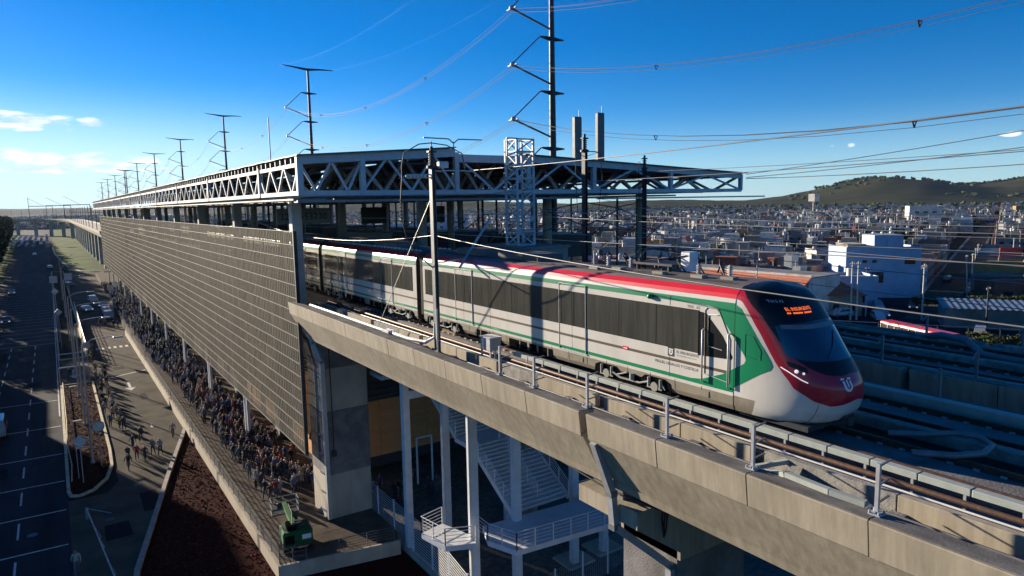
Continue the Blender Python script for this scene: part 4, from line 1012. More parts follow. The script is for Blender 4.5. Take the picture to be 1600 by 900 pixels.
# contact and messenger wires for the four tracks, feeders on the mast heads
for i, (x_, nm) in enumerate(((18.65,'nearest track'),(22.6,'second track'),(30.2,'third track'),(33.7,'fourth track'))):
    zc = 22.35 if i else 22.35
    wire('contact_wire', f'straight contact wire above the {nm}', [(x_,-22,zc),(x_,30.9,zc),(x_,80,zc),(x_,268,zc)], 0.0, 0.013)
    wire('messenger_wire', f'sagging messenger wire above the {nm}', [(x_,-22,zc+1.3),(x_,30.9,zc+1.25),(x_,80,zc+1.2)], 0.55, 0.013)
wire('feeder_wire', 'bright feeder wire from the near mast head towards the right edge', [(16.9,28.2,25.6),(15.4,-22,27.0)], 0.5, 0.017)
wire('return_wire', 'low return wire sagging across the train roof from the near mast', [(15.3,100,22.9),(15.3,64,22.9),(15.3,29.4,22.55),(14.6,-20,22.2)], 0.85, 0.02)
wire('feeder_wire', 'twin feeder wires off the mast between the viaducts, left strand', [(26.2,80,24.6),(26.2,30.9,25.2),(26.2,-22,26.8)], 0.5, 0.016)
wire('feeder_wire', 'feeder wire along the far edge of the second viaduct', [(37.3,90,25.8),(37.3,37.4,26.2),(37.3,-22,27.2)], 0.6, 0.016)
wire('return_wire', 'low wire off the dark mast between the viaducts', [(26.0,80,22.4),(26.0,30.9,22.6),(26.0,-22,22.0)], 0.7, 0.018)
wire('return_wire', 'low wire off the dark mast on the second viaduct', [(37.3,90,22.4),(37.3,37.4,22.0),(37.3,-22,21.6)], 0.7, 0.02)
wire('return_wire', 'lowest wire beyond the second viaduct', [(38.6,90,19.4),(38.6,37.4,19.2),(38.6,-22,18.6)], 0.5, 0.022)
wire('return_wire', 'wire sagging over the roofs of the parked cars', [(39.5,90,20.0),(39.5,37.4,20.4),(39.5,-22,19.9)], 0.6, 0.022)
# ================================================================ POWER LINE
PX = 56.0; PY = [73.0+99.0*k for k in range(-1, 10)]
def power_pole():
    t = thing('power_pole', 'x', 'power pole', 'power poles behind the station')
    MB().tube([(0,0,0),(0,0,29),(0,0,58)], [0.62,0.46,0.26], 12).build('shaft', 'dark_steel', t)
    q = MB(); q.tube([(-6.2,0.6,58.5),(-3,0.3,58.1),(0,0,57.7),(3,-0.3,57.9),(6.2,-0.6,57.9)], [0.10,0.2,0.34,0.2,0.10], 6); q.build('top_arm', 'dark_steel', t)
    for z in (52.1, 45.2, 38.4, 31.2):
        MB().tube([(-1.9,0,z),(0,0,z-0.15),(1.9,0,z-0.1)], [0.1,0.34,0.1], 6).build('cross_arm', 'dark_steel', t)
        if z > 35 or True:
            MB().tube([(-1.9,0,z),(-5.3,1.2,z-3.4)], 0.09, 6).build('brace', 'grey_steel', t)
            q = MB(); q.tube([(0,0,z-5.9),(-5.3,1.2,z-3.7)], 0.13, 6); 
            q.build('line_post', 'insulator', t)
            q = MB(); q.sphere((-5.4,1.2,z-3.6), 0.35, 8, 5); q.tube([(-5.4,0.2,z-3.7),(-5.4,2.2,z-3.7)], 0.12, 6); q.build('clamp', 'galvanised', t)
    q = MB()
    for i in range(44): q.tube([(-0.75,0,8+i*1.0),(0.75,0,8+i*1.0)], 0.025, 3)
    q.build('climbing_step', 'dark_steel', t)['kind'] = 'stuff'
    return t
pp = power_pole(); pp.location = (PX, PY[1], 0)
ordn = ['first and tallest','second','third','fourth','fifth','sixth','seventh','eighth','ninth','tenth','eleventh']
pp['label'] = 'tall dark power pole rising behind the antenna panels, nearest of the line'
for k in range(2, 11):
    dup(pp, (PX, PY[k], 0), label=f'tall dark power pole above the station roof, {ordn[k-1]} of the receding line')
dup(pp, (48.0, 560, 0), scale=(0.9,0.9,0.9), label='dark double-armed power pole standing at the far end of the roof')
for lvl, z in enumerate((48.4, 41.5, 34.7, 27.5)):
    nm = ('top','second','third','lowest')[lvl]
    for j, (dx, dz) in enumerate(((0,0),(0.5,0),(0.25,-0.42))):
        if lvl == 3 and j: continue
        pts = [(PX-5.4+dx, PY[k]+1.2, z+dz) for k in range(0, 9)]
        pts[0] = (PX-5.4+dx, PY[0]+1.2, z+dz+1.0)
        wire('conductor', f'{nm} level conductor strand {("left","right","lower")[j]} of the power line', pts, 6.0, 0.021 if lvl < 3 else 0.018, 'hv_wire', 'power line')
    q = MB()
    for k in range(0, 6):
        for t in (0.25, 0.5, 0.75):
            y = PY[k]+1.2+99*t; zz = z-6.0*4*t*(1-t)+(1-t if k == 0 else 0); q.tube([(PX-5.4,y,zz),(PX-4.9,y,zz),(PX-5.15,y,zz-0.42),(PX-5.4,y,zz)], 0.06, 4)
    if lvl < 3: tag(q.build('conductor_spacer', 'dark_steel'), f'small spacers clamped on the {nm} conductor bundle', 'spacer')
for s in (-1, 1):
    wire('shield_wire', f'thin shield wire on the {"left" if s < 0 else "right"} tips of the power pole tops', [(PX+s*6.1, PY[k], 58.2) for k in range(0, 9)], 3.0, 0.007, 'dark_steel', 'wire')
for i, (x0, z0, x1, z1, lb) in enumerate(((54,26.3,60,36.5,'upper'),(54,26.0,58,33.2,'middle'),(54,25.9,55,29.5,'lower'))):
    wire('station_feed_wire', f'{lb} wire running from the roof corner to the upper right', [(x0,41,z0),(x1,-30,z1)], 1.2, 0.03)
# ================================================================ GROUND
def sheet(name, poly, z, m_, kind='structure', label=None, div=0):
    q = MB(); q.add([(a,b,z) for a,b in poly], [tuple(range(len(poly)))]); o = q.build(name, m_); o['kind'] = kind
    if label: o['label'] = label
    return o
def strip(name, poly, z0, z1, m_): o = MB().prism(poly, z0, z1, axis='z').build(name, m_); o['kind'] = 'structure'; return o
# ground with hills in one height field around the place
def hill_h(x, y):
    h = 0.0
    for cx, cy, sx, sy, ht, an in ((2500,1270,420,235,70,0.47),(2440,1540,300,200,20,0.55),(3150,760,430,400,74,0.28),(3500,250,700,480,180,0.1),(2900,1000,300,200,32,.35),(2100,2100,900,380,26,0.5),(1500,3000,900,300,44,0),(3300,1500,900,400,40,0),(-1200,5200,1600,300,58,0),(700,5600,1700,300,45,0),(-3200,4600,1500,500,60,0)):
        c, s = math.cos(an), math.sin(an); dx, dy = x-cx, y-cy; u = (dx*c+dy*s)/sx; v = (-dx*s+dy*c)/sy
        h += ht*math.exp(-(u*u+v*v)**1.15)
    d = math.hypot(x, y); f = min(1, max(0, (d-1100)/600))
    return h*f*f*(3-2*f)-0.02
def terrain():
    q = MB(); ng = 150
    def g(t): return (abs(t)**2.1)*9000*(1 if t > 0 else -1)
    cs = [g(-1+2*i/ng) for i in range(ng+1)]
    vs = []
    for a in cs:
        for b in cs:
            hh = hill_h(a, b); hh += (math.sin(a*0.011+b*0.007)+math.sin(b*0.013-a*0.004))*1.2*min(1, hh/30) if hh > 1 else 0
            vs.append((a, b, hh))
    fs = [(i*(ng+1)+j, (i+1)*(ng+1)+j, (i+1)*(ng+1)+j+1, i*(ng+1)+j+1) for i in range(ng) for j in range(ng)]
    ms = []
    q.add(vs, fs, 0, True)
    q.m = [1 if max(vs[i][2] for i in f) > 3 else 0 for f in fs]
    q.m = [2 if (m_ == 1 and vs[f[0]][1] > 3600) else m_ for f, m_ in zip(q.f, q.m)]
    return q.build('ground', ['soil', 'hill', 'hazy_hill'], fix=False)
terrain()['kind'] = 'structure'
# finer hill meshes where the camera sees the ridge
def hill_patch(name, x0, x1, y0, y1, n, dz=1.0):
    q = MB(); vs = []
    for i in range(n+1):
        for j in range(n+1):
            a = x0+(x1-x0)*i/n; b = y0+(y1-y0)*j/n; h = hill_h(a, b); e = min(i, j, n-i, n-j)/n
            vs.append((a, b, (h+dz+(math.sin(a*0.03+b*0.021)+math.sin(b*0.041-a*0.013))*1.5*min(1,h/30)) if e > 0.02 else h-6))
    q.add(vs, [(i*(n+1)+j, (i+1)*(n+1)+j, (i+1)*(n+1)+j+1, i*(n+1)+j+1) for i in range(n) for j in range(n)], 0, True)
    return q.build(name, 'hill', fix=False)
hill_patch('hills', 1700, 4300, -500, 2100, 130)['kind'] = 'structure'
# --- left: road, planter, side lane, walkway
sheet('road', [(-14.5,20),(-0.62,20),(-0.62,66),(-0.62,330),(-1.6,520),(-2.0,900),(-26,900),(-17,420),(-14.8,240)], 0.012, 'asphalt')
sheet('road', [(-26,900),(-2,900),(10,2600),(-60,2600)], 0.012, 'asphalt')
sheet('side_lane', [(-0.62,20),(3.2,20),(3.2,50),(10.4,79.9),(10.4,160),(11.8,200),(15.5,300),(9,330),(3.0,330),(3.2,68.5),(2.2,66.0),(-0.62,66)], 0.010, 'worn_asphalt')
sheet('crossing_pad', [(-0.6,112),(3.2,112),(3.2,131),(-0.6,131)], 0.016, 'paving')
sheet('speed_table', [(3.5,139.5),(10.3,139.5),(11.4,176),(4.0,176)], 0.02, 'paving')
sheet('lower_yard', [(17,20),(60,20),(60,300),(17,300)], 0.014, 'deck_floor')
sheet('grass_field', [(9,326),(16,318),(60,318),(60,2400),(22,2400),(3,900),(0.5,560),(4,380)], 0.03, 'grass')
sheet('grass_verge', [(-26,240),(-15.2,240),(-17.6,420),(-26.5,900),(-60,900),(-60,100),(-26,100)], 0.03, 'grass')
# painted lines
def paint(name, polys, m_='white_paint', z=0.018):
    q = MB()
    for p in polys: q.add([(a,b,z) for a,b in p], [tuple(range(len(p)))])
    o = q.build(name, m_, fix=False); o['kind'] = 'structure'; return o
paint('cross_line', [[(-14,y-0.2),(-0.8,y-0.55),(-0.8,y-0.38),(-14,y)] for y in (50.6,57.7,64.7,71.9,80.3,91.0,104)]+[[(-14,y-0.2),(-0.8,y-0.3),(-0.8,y-0.12),(-14,y)] for y in np.arange(150,330,5.2)])
paint('lane_dash', [[(x-0.07,y),(x+0.07,y),(x+0.07,y+3.2),(x-0.07,y+3.2)] for x in (-3.9,-7.4,-10.9) for y in list(np.arange(46,146,7.1))])
paint('edge_line', [[(-0.95,95),(-0.83,95),(-0.83,330),(-0.95,330)],[(-14.0,30),(-13.9,30),(-14.0,240),(-14.1,240)]])
paint('zebra_crossing', [[(4+0.9*i,137.2),(4.45+0.9*i,137.2),(4.45+0.9*i,139.2),(4+0.9*i,139.2)] for i in range(7)]+[[(4.0,112.0),(10.2,115),(10.2,115.4),(4.0,112.4)]])
def arrow(x, y, s=1.0): return [[(x-0.1*s,y+2.2*s),(x+0.1*s,y+2.2*s),(x+0.1*s,y),(x-0.1*s,y)],[(x-0.4*s,y+0.1*s),(x,y-1.0*s),(x+0.4*s,y+0.1*s)]]
paint('lane_arrow', arrow(7.3,104.5,1.6)+arrow(7.6,84,0.5)+arrow(1.2,118,2.0))
M_('tar_patch', (0.022,0.022,0.026), 0.85, var=0.3, scale=2, spec=0.04)
for i, (x, y, a, b) in enumerate(((-9.5,62,1.6,5),(-6.2,75,1.1,3.2),(-2.6,88,1.4,6),(-11.5,92,1.2,7),(-5.0,112,2.2,4),(-9.0,135,1.3,9),(5.2,92,1.2,2.4),(7.9,97,0.8,3.4),(6.2,118,1.6,2.2),(4.4,60,1.4,4.4),(1.5,56,1.8,3),(5.6,72,0.7,5))):
    sheet('tar_patch', [(x,y),(x+a,y+0.1),(x+a*0.94,y+b),(x+0.05,y+b*0.97)], 0.0145, 'tar_patch')
for i, (x, y) in enumerate(((-8.3,70.5),(-3.0,60.5),(5.9,86.5),(8.6,108),(-9.8,104),(4.6,66.5),(2.0,60))):
    o = MB().cyl(x, y, 0.012, 0.028, 0.36, 14).build('manhole_cover', 'dark_steel'); o['kind'] = 'structure'
# kerbs as individual stones
def kerb(pts, z, w_=0.28, h=0.16, ln=1.1, m_='kerb', closed=False, name='kerb', label=None):
    k = bpy.data.objects.new(name, None); C.objects.link(k); k['kind'] = 'structure'; cnt = 0
    far = MB()
    for a, b in zip(pts[:-1], pts[1:]):
        a = Vector((*a,z+h/2)); b = Vector((*b,z+h/2)); L_ = (b-a).length; n = max(1, round(L_/ln))
        for i in range(n):
            p = a+(b-a)*(i/n)+(b-a).normalized()*0.012; q_ = a+(b-a)*((i+1)/n)-(b-a).normalized()*0.012
            if p.y < 135: MB().beam(p, q_, w_, h).build('kerb_stone', m_, k)
            else: far.beam(p, q_, w_, h)
    if far.v: far.build('kerb_run', m_, k)['kind'] = 'stuff'
    return k
# planter of red gravel between road and lane
pl = [(-0.55,68.0),(-0.4,66.9),(0.2,66.5),(1.3,67.3),(2.4,69.6),(3.0,73.0),(3.15,78.0),(3.2,111.5),(-0.5,111.5)]
kerb(pl+[pl[0]], 0.012, 0.26, 0.17, 1.3, 'kerb_paint')
pl2 = [(-0.55,131.5),(3.2,131.5),(3.0,330),(-0.9,330)]
kerb(pl2+[pl2[0]], 0.012, 0.26, 0.17, 2.0, 'kerb_paint')
strip('gravel_bed', [(a*0.97+0.04,b) for a,b in pl], 0.0, 0.10, 'red_gravel'); strip('gravel_bed', [(-0.4,131.7),(3.05,131.7),(2.85,329.8),(-0.75,329.8)], 0.0, 0.10, 'soil')
# sloping kerb of the large red gravel bed and its bed
kerb([(10.45,80.3),(7.2,67.5),(2.95,49.8),(1.4,40),(0.2,32)], 0.0, 0.34, 0.32, 1.6, 'kerb')
strip('gravel_bed', [(10.5,80.2),(7.3,67.5),(3.1,49.8),(0.3,30),(10.6,20),(18.6,20),(18.6,43.4),(10.7,43.4)], 0.0, 0.06, 'red_gravel')
M_('red_stone', (0.13,0.035,0.02), 0.95, var=0.4, scale=8, spec=0.03, rand=0.0); M_('dark_stone', (0.03,0.016,0.013), 0.95, var=0.3, spec=0.03)
q = MB()
def in_bed(x, y):
    if 66.8 < y < 111 and -0.3 < x < 3.0: return x < 0.9+2.2*min(1,(y-66.8)/6) and x > -0.3
    return 22 < y < 79.5 and x < 10.3 and x > 3.1+(y-49.8)*0.2427+0.35*(y < 80)
n_ = 0
while n_ < 9000:
    x, y = (R.uniform(-0.3,3.0), R.uniform(67,111)) if R.random() < .25 else (R.uniform(0.6,10.3), R.uniform(34,79.5))
    if not in_bed(x, y): continue
    n_ += 1; s_ = R.uniform(.035,.10)*(1.6 if R.random() < .06 else 1); a_ = R.uniform(0,6.28); z0 = 0.058 if x > 3.05 or y < 66 else 0.098
    q.add([(x+s_*math.cos(a_+t)*R.uniform(.7,1.2), y+s_*math.sin(a_+t)*R.uniform(.7,1.2), z0) for t in (0,1.6,3.1,4.7)]+[(x+s_*.2,y,z0+s_*R.uniform(.5,1.0))], [(0,1,4),(1,2,4),(2,3,4),(3,0,4)], 0 if R.random() < .6 else 1)
o = q.build('gravel_stones', ['red_stone','dark_stone'], fix=False); o['kind'] = 'stuff'; o['label'] = 'loose red and dark stones on the gravel beds'
kerb([(10.2,176),(11.8,205),(15.0,300)], 0.012, 0.4, 0.16, 3, 'kerb')
kerb([(15.8,318),(12,320),(9,326),(5.5,352),(4,380),(1.2,470),(0.5,560)], 0.012, 0.9, 0.16, 4, 'kerb'); 
# raised walkway with retaining wall panels and railing
strip('walkway', [(10.62,43.15),(18.2,41.7),(18.7,43.2),(18.7,300),(12.8,300),(12.0,200),(10.62,150)], 0.0, 1.0, 'paving')
q = MB()
ww = thing('retaining_wall', 'long low concrete wall in panels holding up the crowded walkway', 'wall')
k = 43.0
while k < 150: MB().box(10.38, 10.61, k+0.02, min(150, k+5.58), 0.0, 1.06).build('wall_panel', 'concrete_warm', ww); k += 5.6
MB().prism([(10.40,42.98),(18.25,41.52),(18.27,41.69),(10.62,43.14)], 0.0, 1.06, axis='z').build('wall_panel', 'concrete', ww)
wr = thing('walkway_railing', 'long galvanised railing with five bars along the walkway wall', 'railing')
def rail_run(t, pts, h, n, post, m_='rail_grey'):
    for a, b in zip(pts[:-1], pts[1:]):
        a = Vector(a); b = Vector(b); L_ = (b-a).length; k = max(1, round(L_/post))
        for i in range(k+1):
            p = a+(b-a)*i/k
            if p.y < 130: MB().beam(p, p+Vector((0,0,h)), 0.05, 0.05).build('post', m_, t)
        for i in range(n): z = h*(i+1)/n; MB().tube([a+Vector((0,0,z)), b+Vector((0,0,z))], 0.02, 5).build('rail', m_, t)
rail_run(wr, [(10.55,43.4,1.06),(10.55,150,1.06)], 1.05, 5, 1.9)
wr2 = thing('walkway_railing', 'short railing at the near end of the walkway next to the green lift', 'railing')
rail_run(wr2, [(14.3,42.6,1.0),(18.0,41.95,1.0)], 0.95, 5, 1.6)
rail_run(wr2, [(10.55,43.3,1.06),(12.2,43.0,1.0)], 0.95, 3, 1.0)
# paving slabs on the near walkway
pv = MB()
for i in range(28):
    for j in range(5):
        x0 = 10.8+j*1.55; y0 = 44.2+i*1.6; pv.box(x0+0.02, x0+1.53, y0+0.02, y0+1.58, 1.0, 1.012+0.004*R.random())
pv = pv.build('paving_slabs', 'paving'); pv['kind'] = 'stuff'; pv['label'] = 'square paving slabs on the near walkway'
# lamp posts in the planter
def lamp(x, y, h, label, arm=2.9, ay=-2.2):
    t = thing('street_lamp', label, 'street lamp', 'tall lamps in the planter beside the road', (x, y, 0))
    MB().tube([(0,0,0.05),(0,0,h-0.6),(0,0,h)], [0.11,0.065,0.06], 8).build('pole', 'galvanised', t)
    MB().cyl(0, 0, 0.02, 0.35, 0.2, 8).build('base', 'concrete', t)
    MB().tube([(0,0,h-0.1),(0.8,-0.3,h+0.45),(arm-0.6,ay*0.6,h+0.75),(arm-0.35,ay*0.8,h+0.76)], 0.04, 6).build('arm', 'galvanised', t)
    MB().bevbox(arm-0.45, arm+0.35, ay-0.35, ay-0.05, h+0.70, h+0.84, 0.03).build('lamp_head', 'galvanised', t)
    return t
for i, (x, y, h) in enumerate(((1.55,74.7,11.6),(1.45,89.1,11.6),(1.35,103.5,11.6),(1.3,118.7,11.6),(1.3,150,11.6),(1.3,185,11.6),(1.3,222,11.6))):
    lamp(x, y, h, ('nearest','second','third','fourth','fifth','sixth','farthest')[i]+' tall grey lamp post in the gravel planter beside the road')
for i, (x, y) in enumerate(((0.3,80.5),(0.35,97.0),(0.3,71.0))):
    t = thing('garden_lamp', ('middle','farthest','nearest')[i]+' short lamp with a bent head on the red gravel planter', 'lamp', 'short lamps on the planter', (x,y,0))
    MB().tube([(0,0,0.1),(0,0,2.9)], 0.04, 6).build('pole', 'galvanised', t); MB().bevbox(-0.02, 0.75, -0.12, 0.12, 2.88, 2.98, 0.02).build('head', 'white_paint', t)
def sign(x, y, h, kind, label, s=0.9, m_='galvanised', face=-1):
    t = thing('road_sign', label, 'road sign', None, (x, y, 0))
    MB().cyl(0, 0.05, 0, h, 0.045, 6).build('pole', 'galvanised', t)
    if kind == 'diamond': p = [(0,-s),(s,0),(0,s),(-s,0)]
    elif kind == 'square': p = [(-s,-s),(s,-s),(s,s),(-s,s)]
    else: p = [(s*math.cos(a),s*math.sin(a)) for a in np.linspace(0, 2*math.pi, 17)[:-1]]
    MB().prism([(a,b+h) for a,b in p], -0.03, 0.0).build('plate', m_, t)
    if kind != 'square' or m_ != 'galvanised':
        q = MB().prism([(a*0.86,b*0.86+h) for a,b in p], -0.036, -0.031).build('face', 'white_paint' if m_ != 'yellow_sign' else 'yellow_sign', t)
    return t
M_('yellow_sign', (0.5,0.36,0.05), 0.5, var=0.1)
sign(-0.2, 150, 9.5, 'diamond', 'upper diamond road sign beside the road near the planter gap', 0.62, 'galvanised'); sign(0.0, 143, 6.5, 'diamond', 'lower diamond road sign beside the road near the planter gap', 0.62)
sign(-0.3, 171, 10.0, 'square', 'left grey square sign back above the planter', 0.7); sign(2.3, 171, 10.4, 'square', 'right grey square sign back above the planter', 0.7)
sign(0.6, 69.6, 3.9, 'diamond', 'near diamond sign with silver face at the rounded planter end', 0.62, 'galvanised'); sign(2.2, 73.2, 4.0, 'round', 'round sign disc seen from behind above the red gravel planter', 0.52, 'grey_steel')
sign(10.9, 190, 5.5, 'round', 'left round white sign at the lane edge beside the crowd', 0.75, 'galvanised'); sign(12.1, 192, 6.0, 'round', 'right round white sign at the lane edge beside the crowd', 0.6, 'galvanised')
sign(2.9, 112.8, 5.2, 'square', 'small grey square sign board on the planter beside the walking people', 0.42)
# barrier arm with its hanging wires
bt = thing('barrier_arm', 'white lowered barrier arm lying across the lane in the foreground', 'barrier')
MB().beam((0.55,61.1,0.9),(1.65,47.2,0.9),0.07,0.07).build('arm', 'white_paint', bt)
MB().beam((0.55,61.1,0.9),(2.1,59.0,0.9),0.04,0.04).build('strut', 'galvanised', bt)
MB().tube([(0.8,57.5,1.0),(1.2,56.5,0.35),(1.1,55.0,0.7),(1.3,53.0,0.9)], 0.03, 5).build('wire', 'wire_metal', bt); MB().tube([(1.3,51.0,0.9),(1.7,50.0,0.3),(1.6,48.5,0.8)], 0.03, 5).build('wire', 'wire_metal', bt)
MB().bevbox(0.42, 0.68, 61.0, 61.26, 0.0, 0.95, 0.03).build('barrier_box', 'grey_steel', bt)
# white railing along the lane side of the planter and bars across the gap
gr = thing('lane_fence', 'pale low fence along the lane beside the stopped cars', 'fence')
MB().box(3.25, 3.5, 131, 196, 0, 1.3).build('fence_panel', 'kerb_paint', gr)
for y in np.arange(131, 197, 4.0): MB().beam((3.37,y,0),(3.37,y,2.3),0.1,0.1).build('post', 'white_steel', gr)
for z in (1.6, 1.95, 2.3): MB().tube([(3.37,131,z),(3.37,196,z)], 0.035, 5).build('rail', 'white_steel', gr)
hb = thing('height_bar', 'pair of pale bars crossing the gap in the planter', 'barrier')
for y in (113, 124): MB().beam((-0.6,y,2.3),(3.2,y,2.3),0.14,0.14).build('bar', 'white_steel', hb); MB().beam((-0.6,y,0),(-0.6,y,2.3),0.12,0.12).build('post', 'white_steel', hb)
# thin yellow edge rail next to the road
er = thing('planter_edge_rail', 'bent pale pipe rail running along the road side of the planter', 'rail')
MB().tube([(-0.25,68.6,0.8),(-0.15,74,0.6),(-0.35,80,0.7),(-0.25,90,0.6),(-0.3,111,0.6)], 0.05, 6).build('pipe', 'kerb_paint', er)
# ---- green lift on the walkway
M_('lift_green', (0.010,0.09,0.028), 0.85, var=0.2, dirt=0.2); M_('lift_pale_green', (0.12,0.27,0.10), 0.5, var=0.2)
bl = thing('boom_lift', 'green boom lift with basket parked in the corner of the walkway', 'lift', None, (12.2, 45.2, 1.0), -0.12)
MB().bevbox(-1.15, 1.15, -1.2, 0.9, 0.55, 1.75, 0.12).build('body', 'lift_green', bl)
MB().bevbox(-0.75, -0.1, -0.9, 0.4, 1.751, 2.1, 0.06).build('engine_cover', 'matte_black', bl)
for a in (-0.95, 0.95):
    for b in (-0.75, 0.75): q = MB(); q.tube([(a-0.18,b,0.42),(a+0.18,b,0.42)], 0.42, 14, smooth=False); q.build('wheel', 'black', bl)
MB().box(-0.9, 0.9, -1.0, 0.9, 0.35, 0.55).build('chassis', 'dark_steel', bl)
MB().beam((-0.2,-0.5,1.95),(-0.35,3.6,2.3),0.34,0.34).build('boom', 'lift_pale_green', bl)
MB().beam((0.45,-0.6,1.95),(0.05,2.2,2.0),0.22,0.22).build('boom', 'lift_green', bl)
bk = MB()
for z in (1.35, 1.9, 2.45):
    for a, b in (((-1.3,3.6),(0.9,3.6)),((0.9,3.6),(0.9,4.7)),((0.9,4.7),(-1.3,4.7)),((-1.3,4.7),(-1.3,3.6))): bk.tube([(*a,z),(*b,z)], 0.035, 5)
for a in ((-1.3,3.6),(-0.2,3.6),(0.9,3.6),(0.9,4.7),(-0.2,4.7),(-1.3,4.7)): bk.tube([(*a,1.3),(*a,2.45)], 0.035, 5)
bk.build('basket', 'rail_pale', bl)
for a, b in ((-1.05,-0.9),(1.05,-0.9),(-1.05,0.7),(1.05,0.7)): MB().box(a-0.12, a+0.12, b-0.12, b+0.12, 0.06, 0.9).build('outrigger', 'dark_steel', bl)
MB().box(0.3, 1.0, -1.22, -1.203, 1.0, 1.4).build('label_plate', 'print_white', bl); MB().box(-1.0, -0.3, -1.22, -1.203, 0.8, 1.5).build('hatch', 'matte_black', bl)
MB().bevbox(-0.9, -0.5, 3.45, 3.6, 1.9, 2.4, 0.03).build('control_panel', 'dark_steel', bl)
MB().tube([(-0.3,-0.4,2.15),(-0.1,0.8,2.5),(-0.15,2.2,2.75)], 0.04, 6).build('boom_hose', 'cable_black', bl)
MB().cyl(0.2, -0.3, 1.75, 2.2, 0.35, 12).build('turntable', 'dark_steel', bl); MB().box(-1.3, 0.9, 3.6, 4.7, 1.25, 1.32).build('basket_floor', 'dark_steel', bl)
q = MB(); q.tube([(-1.1,-1.25,0.5),(-1.3,-1.8,0.9),(-0.6,-1.9,0.5),(-0.3,-1.3,0.9)], 0.04, 5); q.tube([(-0.6,-1.25,0.4),(-0.2,-1.9,1.1),(0.1,-1.3,0.5)], 0.04, 5); q.build('hose', 'rail_grey', bl)
bl.scale = (0.84, 0.84, 0.84)
# ---- far viaduct beyond the station, bending left over the road
fv = thing('viaduct', 'far concrete viaduct bending left over the road beyond the station', 'viaduct')
ctr = [(19.2,272)]+[(19.2+0.0005*(k*30)**1.0, 272+k*30) for k in range(1, 14)]
x, y, a = 19.4, 690.0, 0.0
for k in range(34):
    ctr.append((x, y)); a += 0.040 if k < 30 else 0.0; x -= 22*math.sin(a); y += 22*math.cos(a)
for k in range(24): ctr.append((x, y)); x -= 40*math.sin(a); y += 40*math.cos(a)
def ribbon(pts, offs, zs, m_, name, par):
    q = MB(); n = len(offs); vs = []
    for i, p in enumerate(pts):
        a_ = Vector(pts[max(0,i-1)]); b_ = Vector(pts[min(len(pts)-1,i+1)]); d = (b_-a_).normalized(); nn = Vector((d.y, -d.x))
        for o_, z_ in zip(offs, zs): vs.append((p[0]+nn.x*o_, p[1]+nn.y*o_, z_))
    fs = [(i*n+j, i*n+(j+1)%n, (i+1)*n+(j+1)%n, (i+1)*n+j) for i in range(len(pts)-1) for j in range(n)]
    q.add(vs, fs); q.add(vs[:n], [tuple(range(n))]); return q.build(name, m_, par)
ribbon(ctr, (-5.4,-5.2,-4.2,4.2,5.2,5.4,4.9,4.9,-4.9,-4.9), (17.2,16.3,14.6,14.6,16.3,17.2,17.2,16.6,16.6,17.2), 'concrete_warm', 'girder', fv)
for i in range(1, 70):
    if i >= len(ctr): break
    if i < 14 or i % 2 == 0:
        px_, py_ = ctr[i]; MB().box(px_-1.6, px_+1.6, py_-1.2, py_+1.2, 0, 14.6).build('pier', 'concrete', fv)
        if i < 40:
            t = thing('catenary_mast', 'slim catenary mast on the far viaduct beyond the station', 'mast', 'slim masts along the far viaduct', (px_, py_, 17.2)); 
            MB().box(-4.6, -4.35, -0.12, 0.12, -0.6, 9).build('post', 'dark_steel', t); MB().beam((-4.5,0,6.5),(-1,0,6.2),0.12).build('arm', 'dark_steel', t)
            if i % 3 == 0: MB().box(4.35, 4.6, -0.12, 0.12, -0.6, 9).build('post', 'dark_steel', t)
for i, (x_, y_) in enumerate(((-8,1150),(12,1080),(30,1000))):
    t = thing('line_portal', ('left','middle','right')[i]+' steel portal frame over the far tracks at the horizon', 'portal'); 
    MB().box(x_-14, x_-13.4, y_, y_+0.5, 14, 44 if i == 0 else 33).build('post', 'dark_steel', t); MB().box(x_+13, x_+13.6, y_, y_+0.5, 14, 33).build('post', 'dark_steel', t)
    MB().box(x_-14, x_+13.6, y_, y_+0.5, 31.8, 32.6).build('beam', 'dark_steel', t)
    MB().beam((x_-13.6,y_,43),(x_+4,y_,32),0.3).build('stay', 'dark_steel', t)
sf = thing('floodlight', 'lone floodlight mast on the left horizon', 'floodlight mast', None, (-39,700,0)); MB().cyl(0,0,0,33,0.35,8).build('pole', 'grey_steel', sf); MB().box(-2.2,2.2,-0.4,0.4,33,35).build('lamp_head', 'grey_steel', sf)
# low concrete wall with piles of soil at the far end of the lane, dark gable below the screen end
strip('earth_bank', [(15.5,300),(22,300),(22,316),(15.5,316)], 0.0, 1.2, 'soil')
# ================================================================ PEOPLE
M_('skin', (0.36,0.21,0.14), 0.6, var=0.1); M_('hair', (0.016,0.012,0.010), 0.6, var=0.1); M_('shoe', (0.04,0.04,0.045), 0.6, var=0.1)
SHIRT = {
 'dark': randmat('shirt_dark', [(0.02,0.02,0.025),(0.035,0.04,0.06),(0.05,0.045,0.045),(0.03,0.03,0.03),(0.06,0.05,0.07)]),
 'grey': randmat('shirt_grey', [(0.16,0.16,0.17),(0.25,0.25,0.26),(0.12,0.13,0.15),(0.3,0.28,0.25)]),
 'white': randmat('shirt_white', [(0.45,0.45,0.45),(0.36,0.36,0.38),(0.5,0.48,0.44)]),
 'red': randmat('shirt_red', [(0.45,0.03,0.03),(0.32,0.03,0.06),(0.5,0.06,0.04)]),
 'blue': randmat('shirt_blue', [(0.05,0.10,0.28),(0.10,0.18,0.34),(0.04,0.07,0.18)]),
 'beige': randmat('shirt_beige', [(0.42,0.32,0.2),(0.45,0.38,0.1),(0.35,0.25,0.2)])}
TROU = randmat('trousers', [(0.03,0.035,0.06),(0.02,0.02,0.022),(0.06,0.08,0.14),(0.10,0.09,0.08),(0.16,0.17,0.19),(0.05,0.05,0.06)])
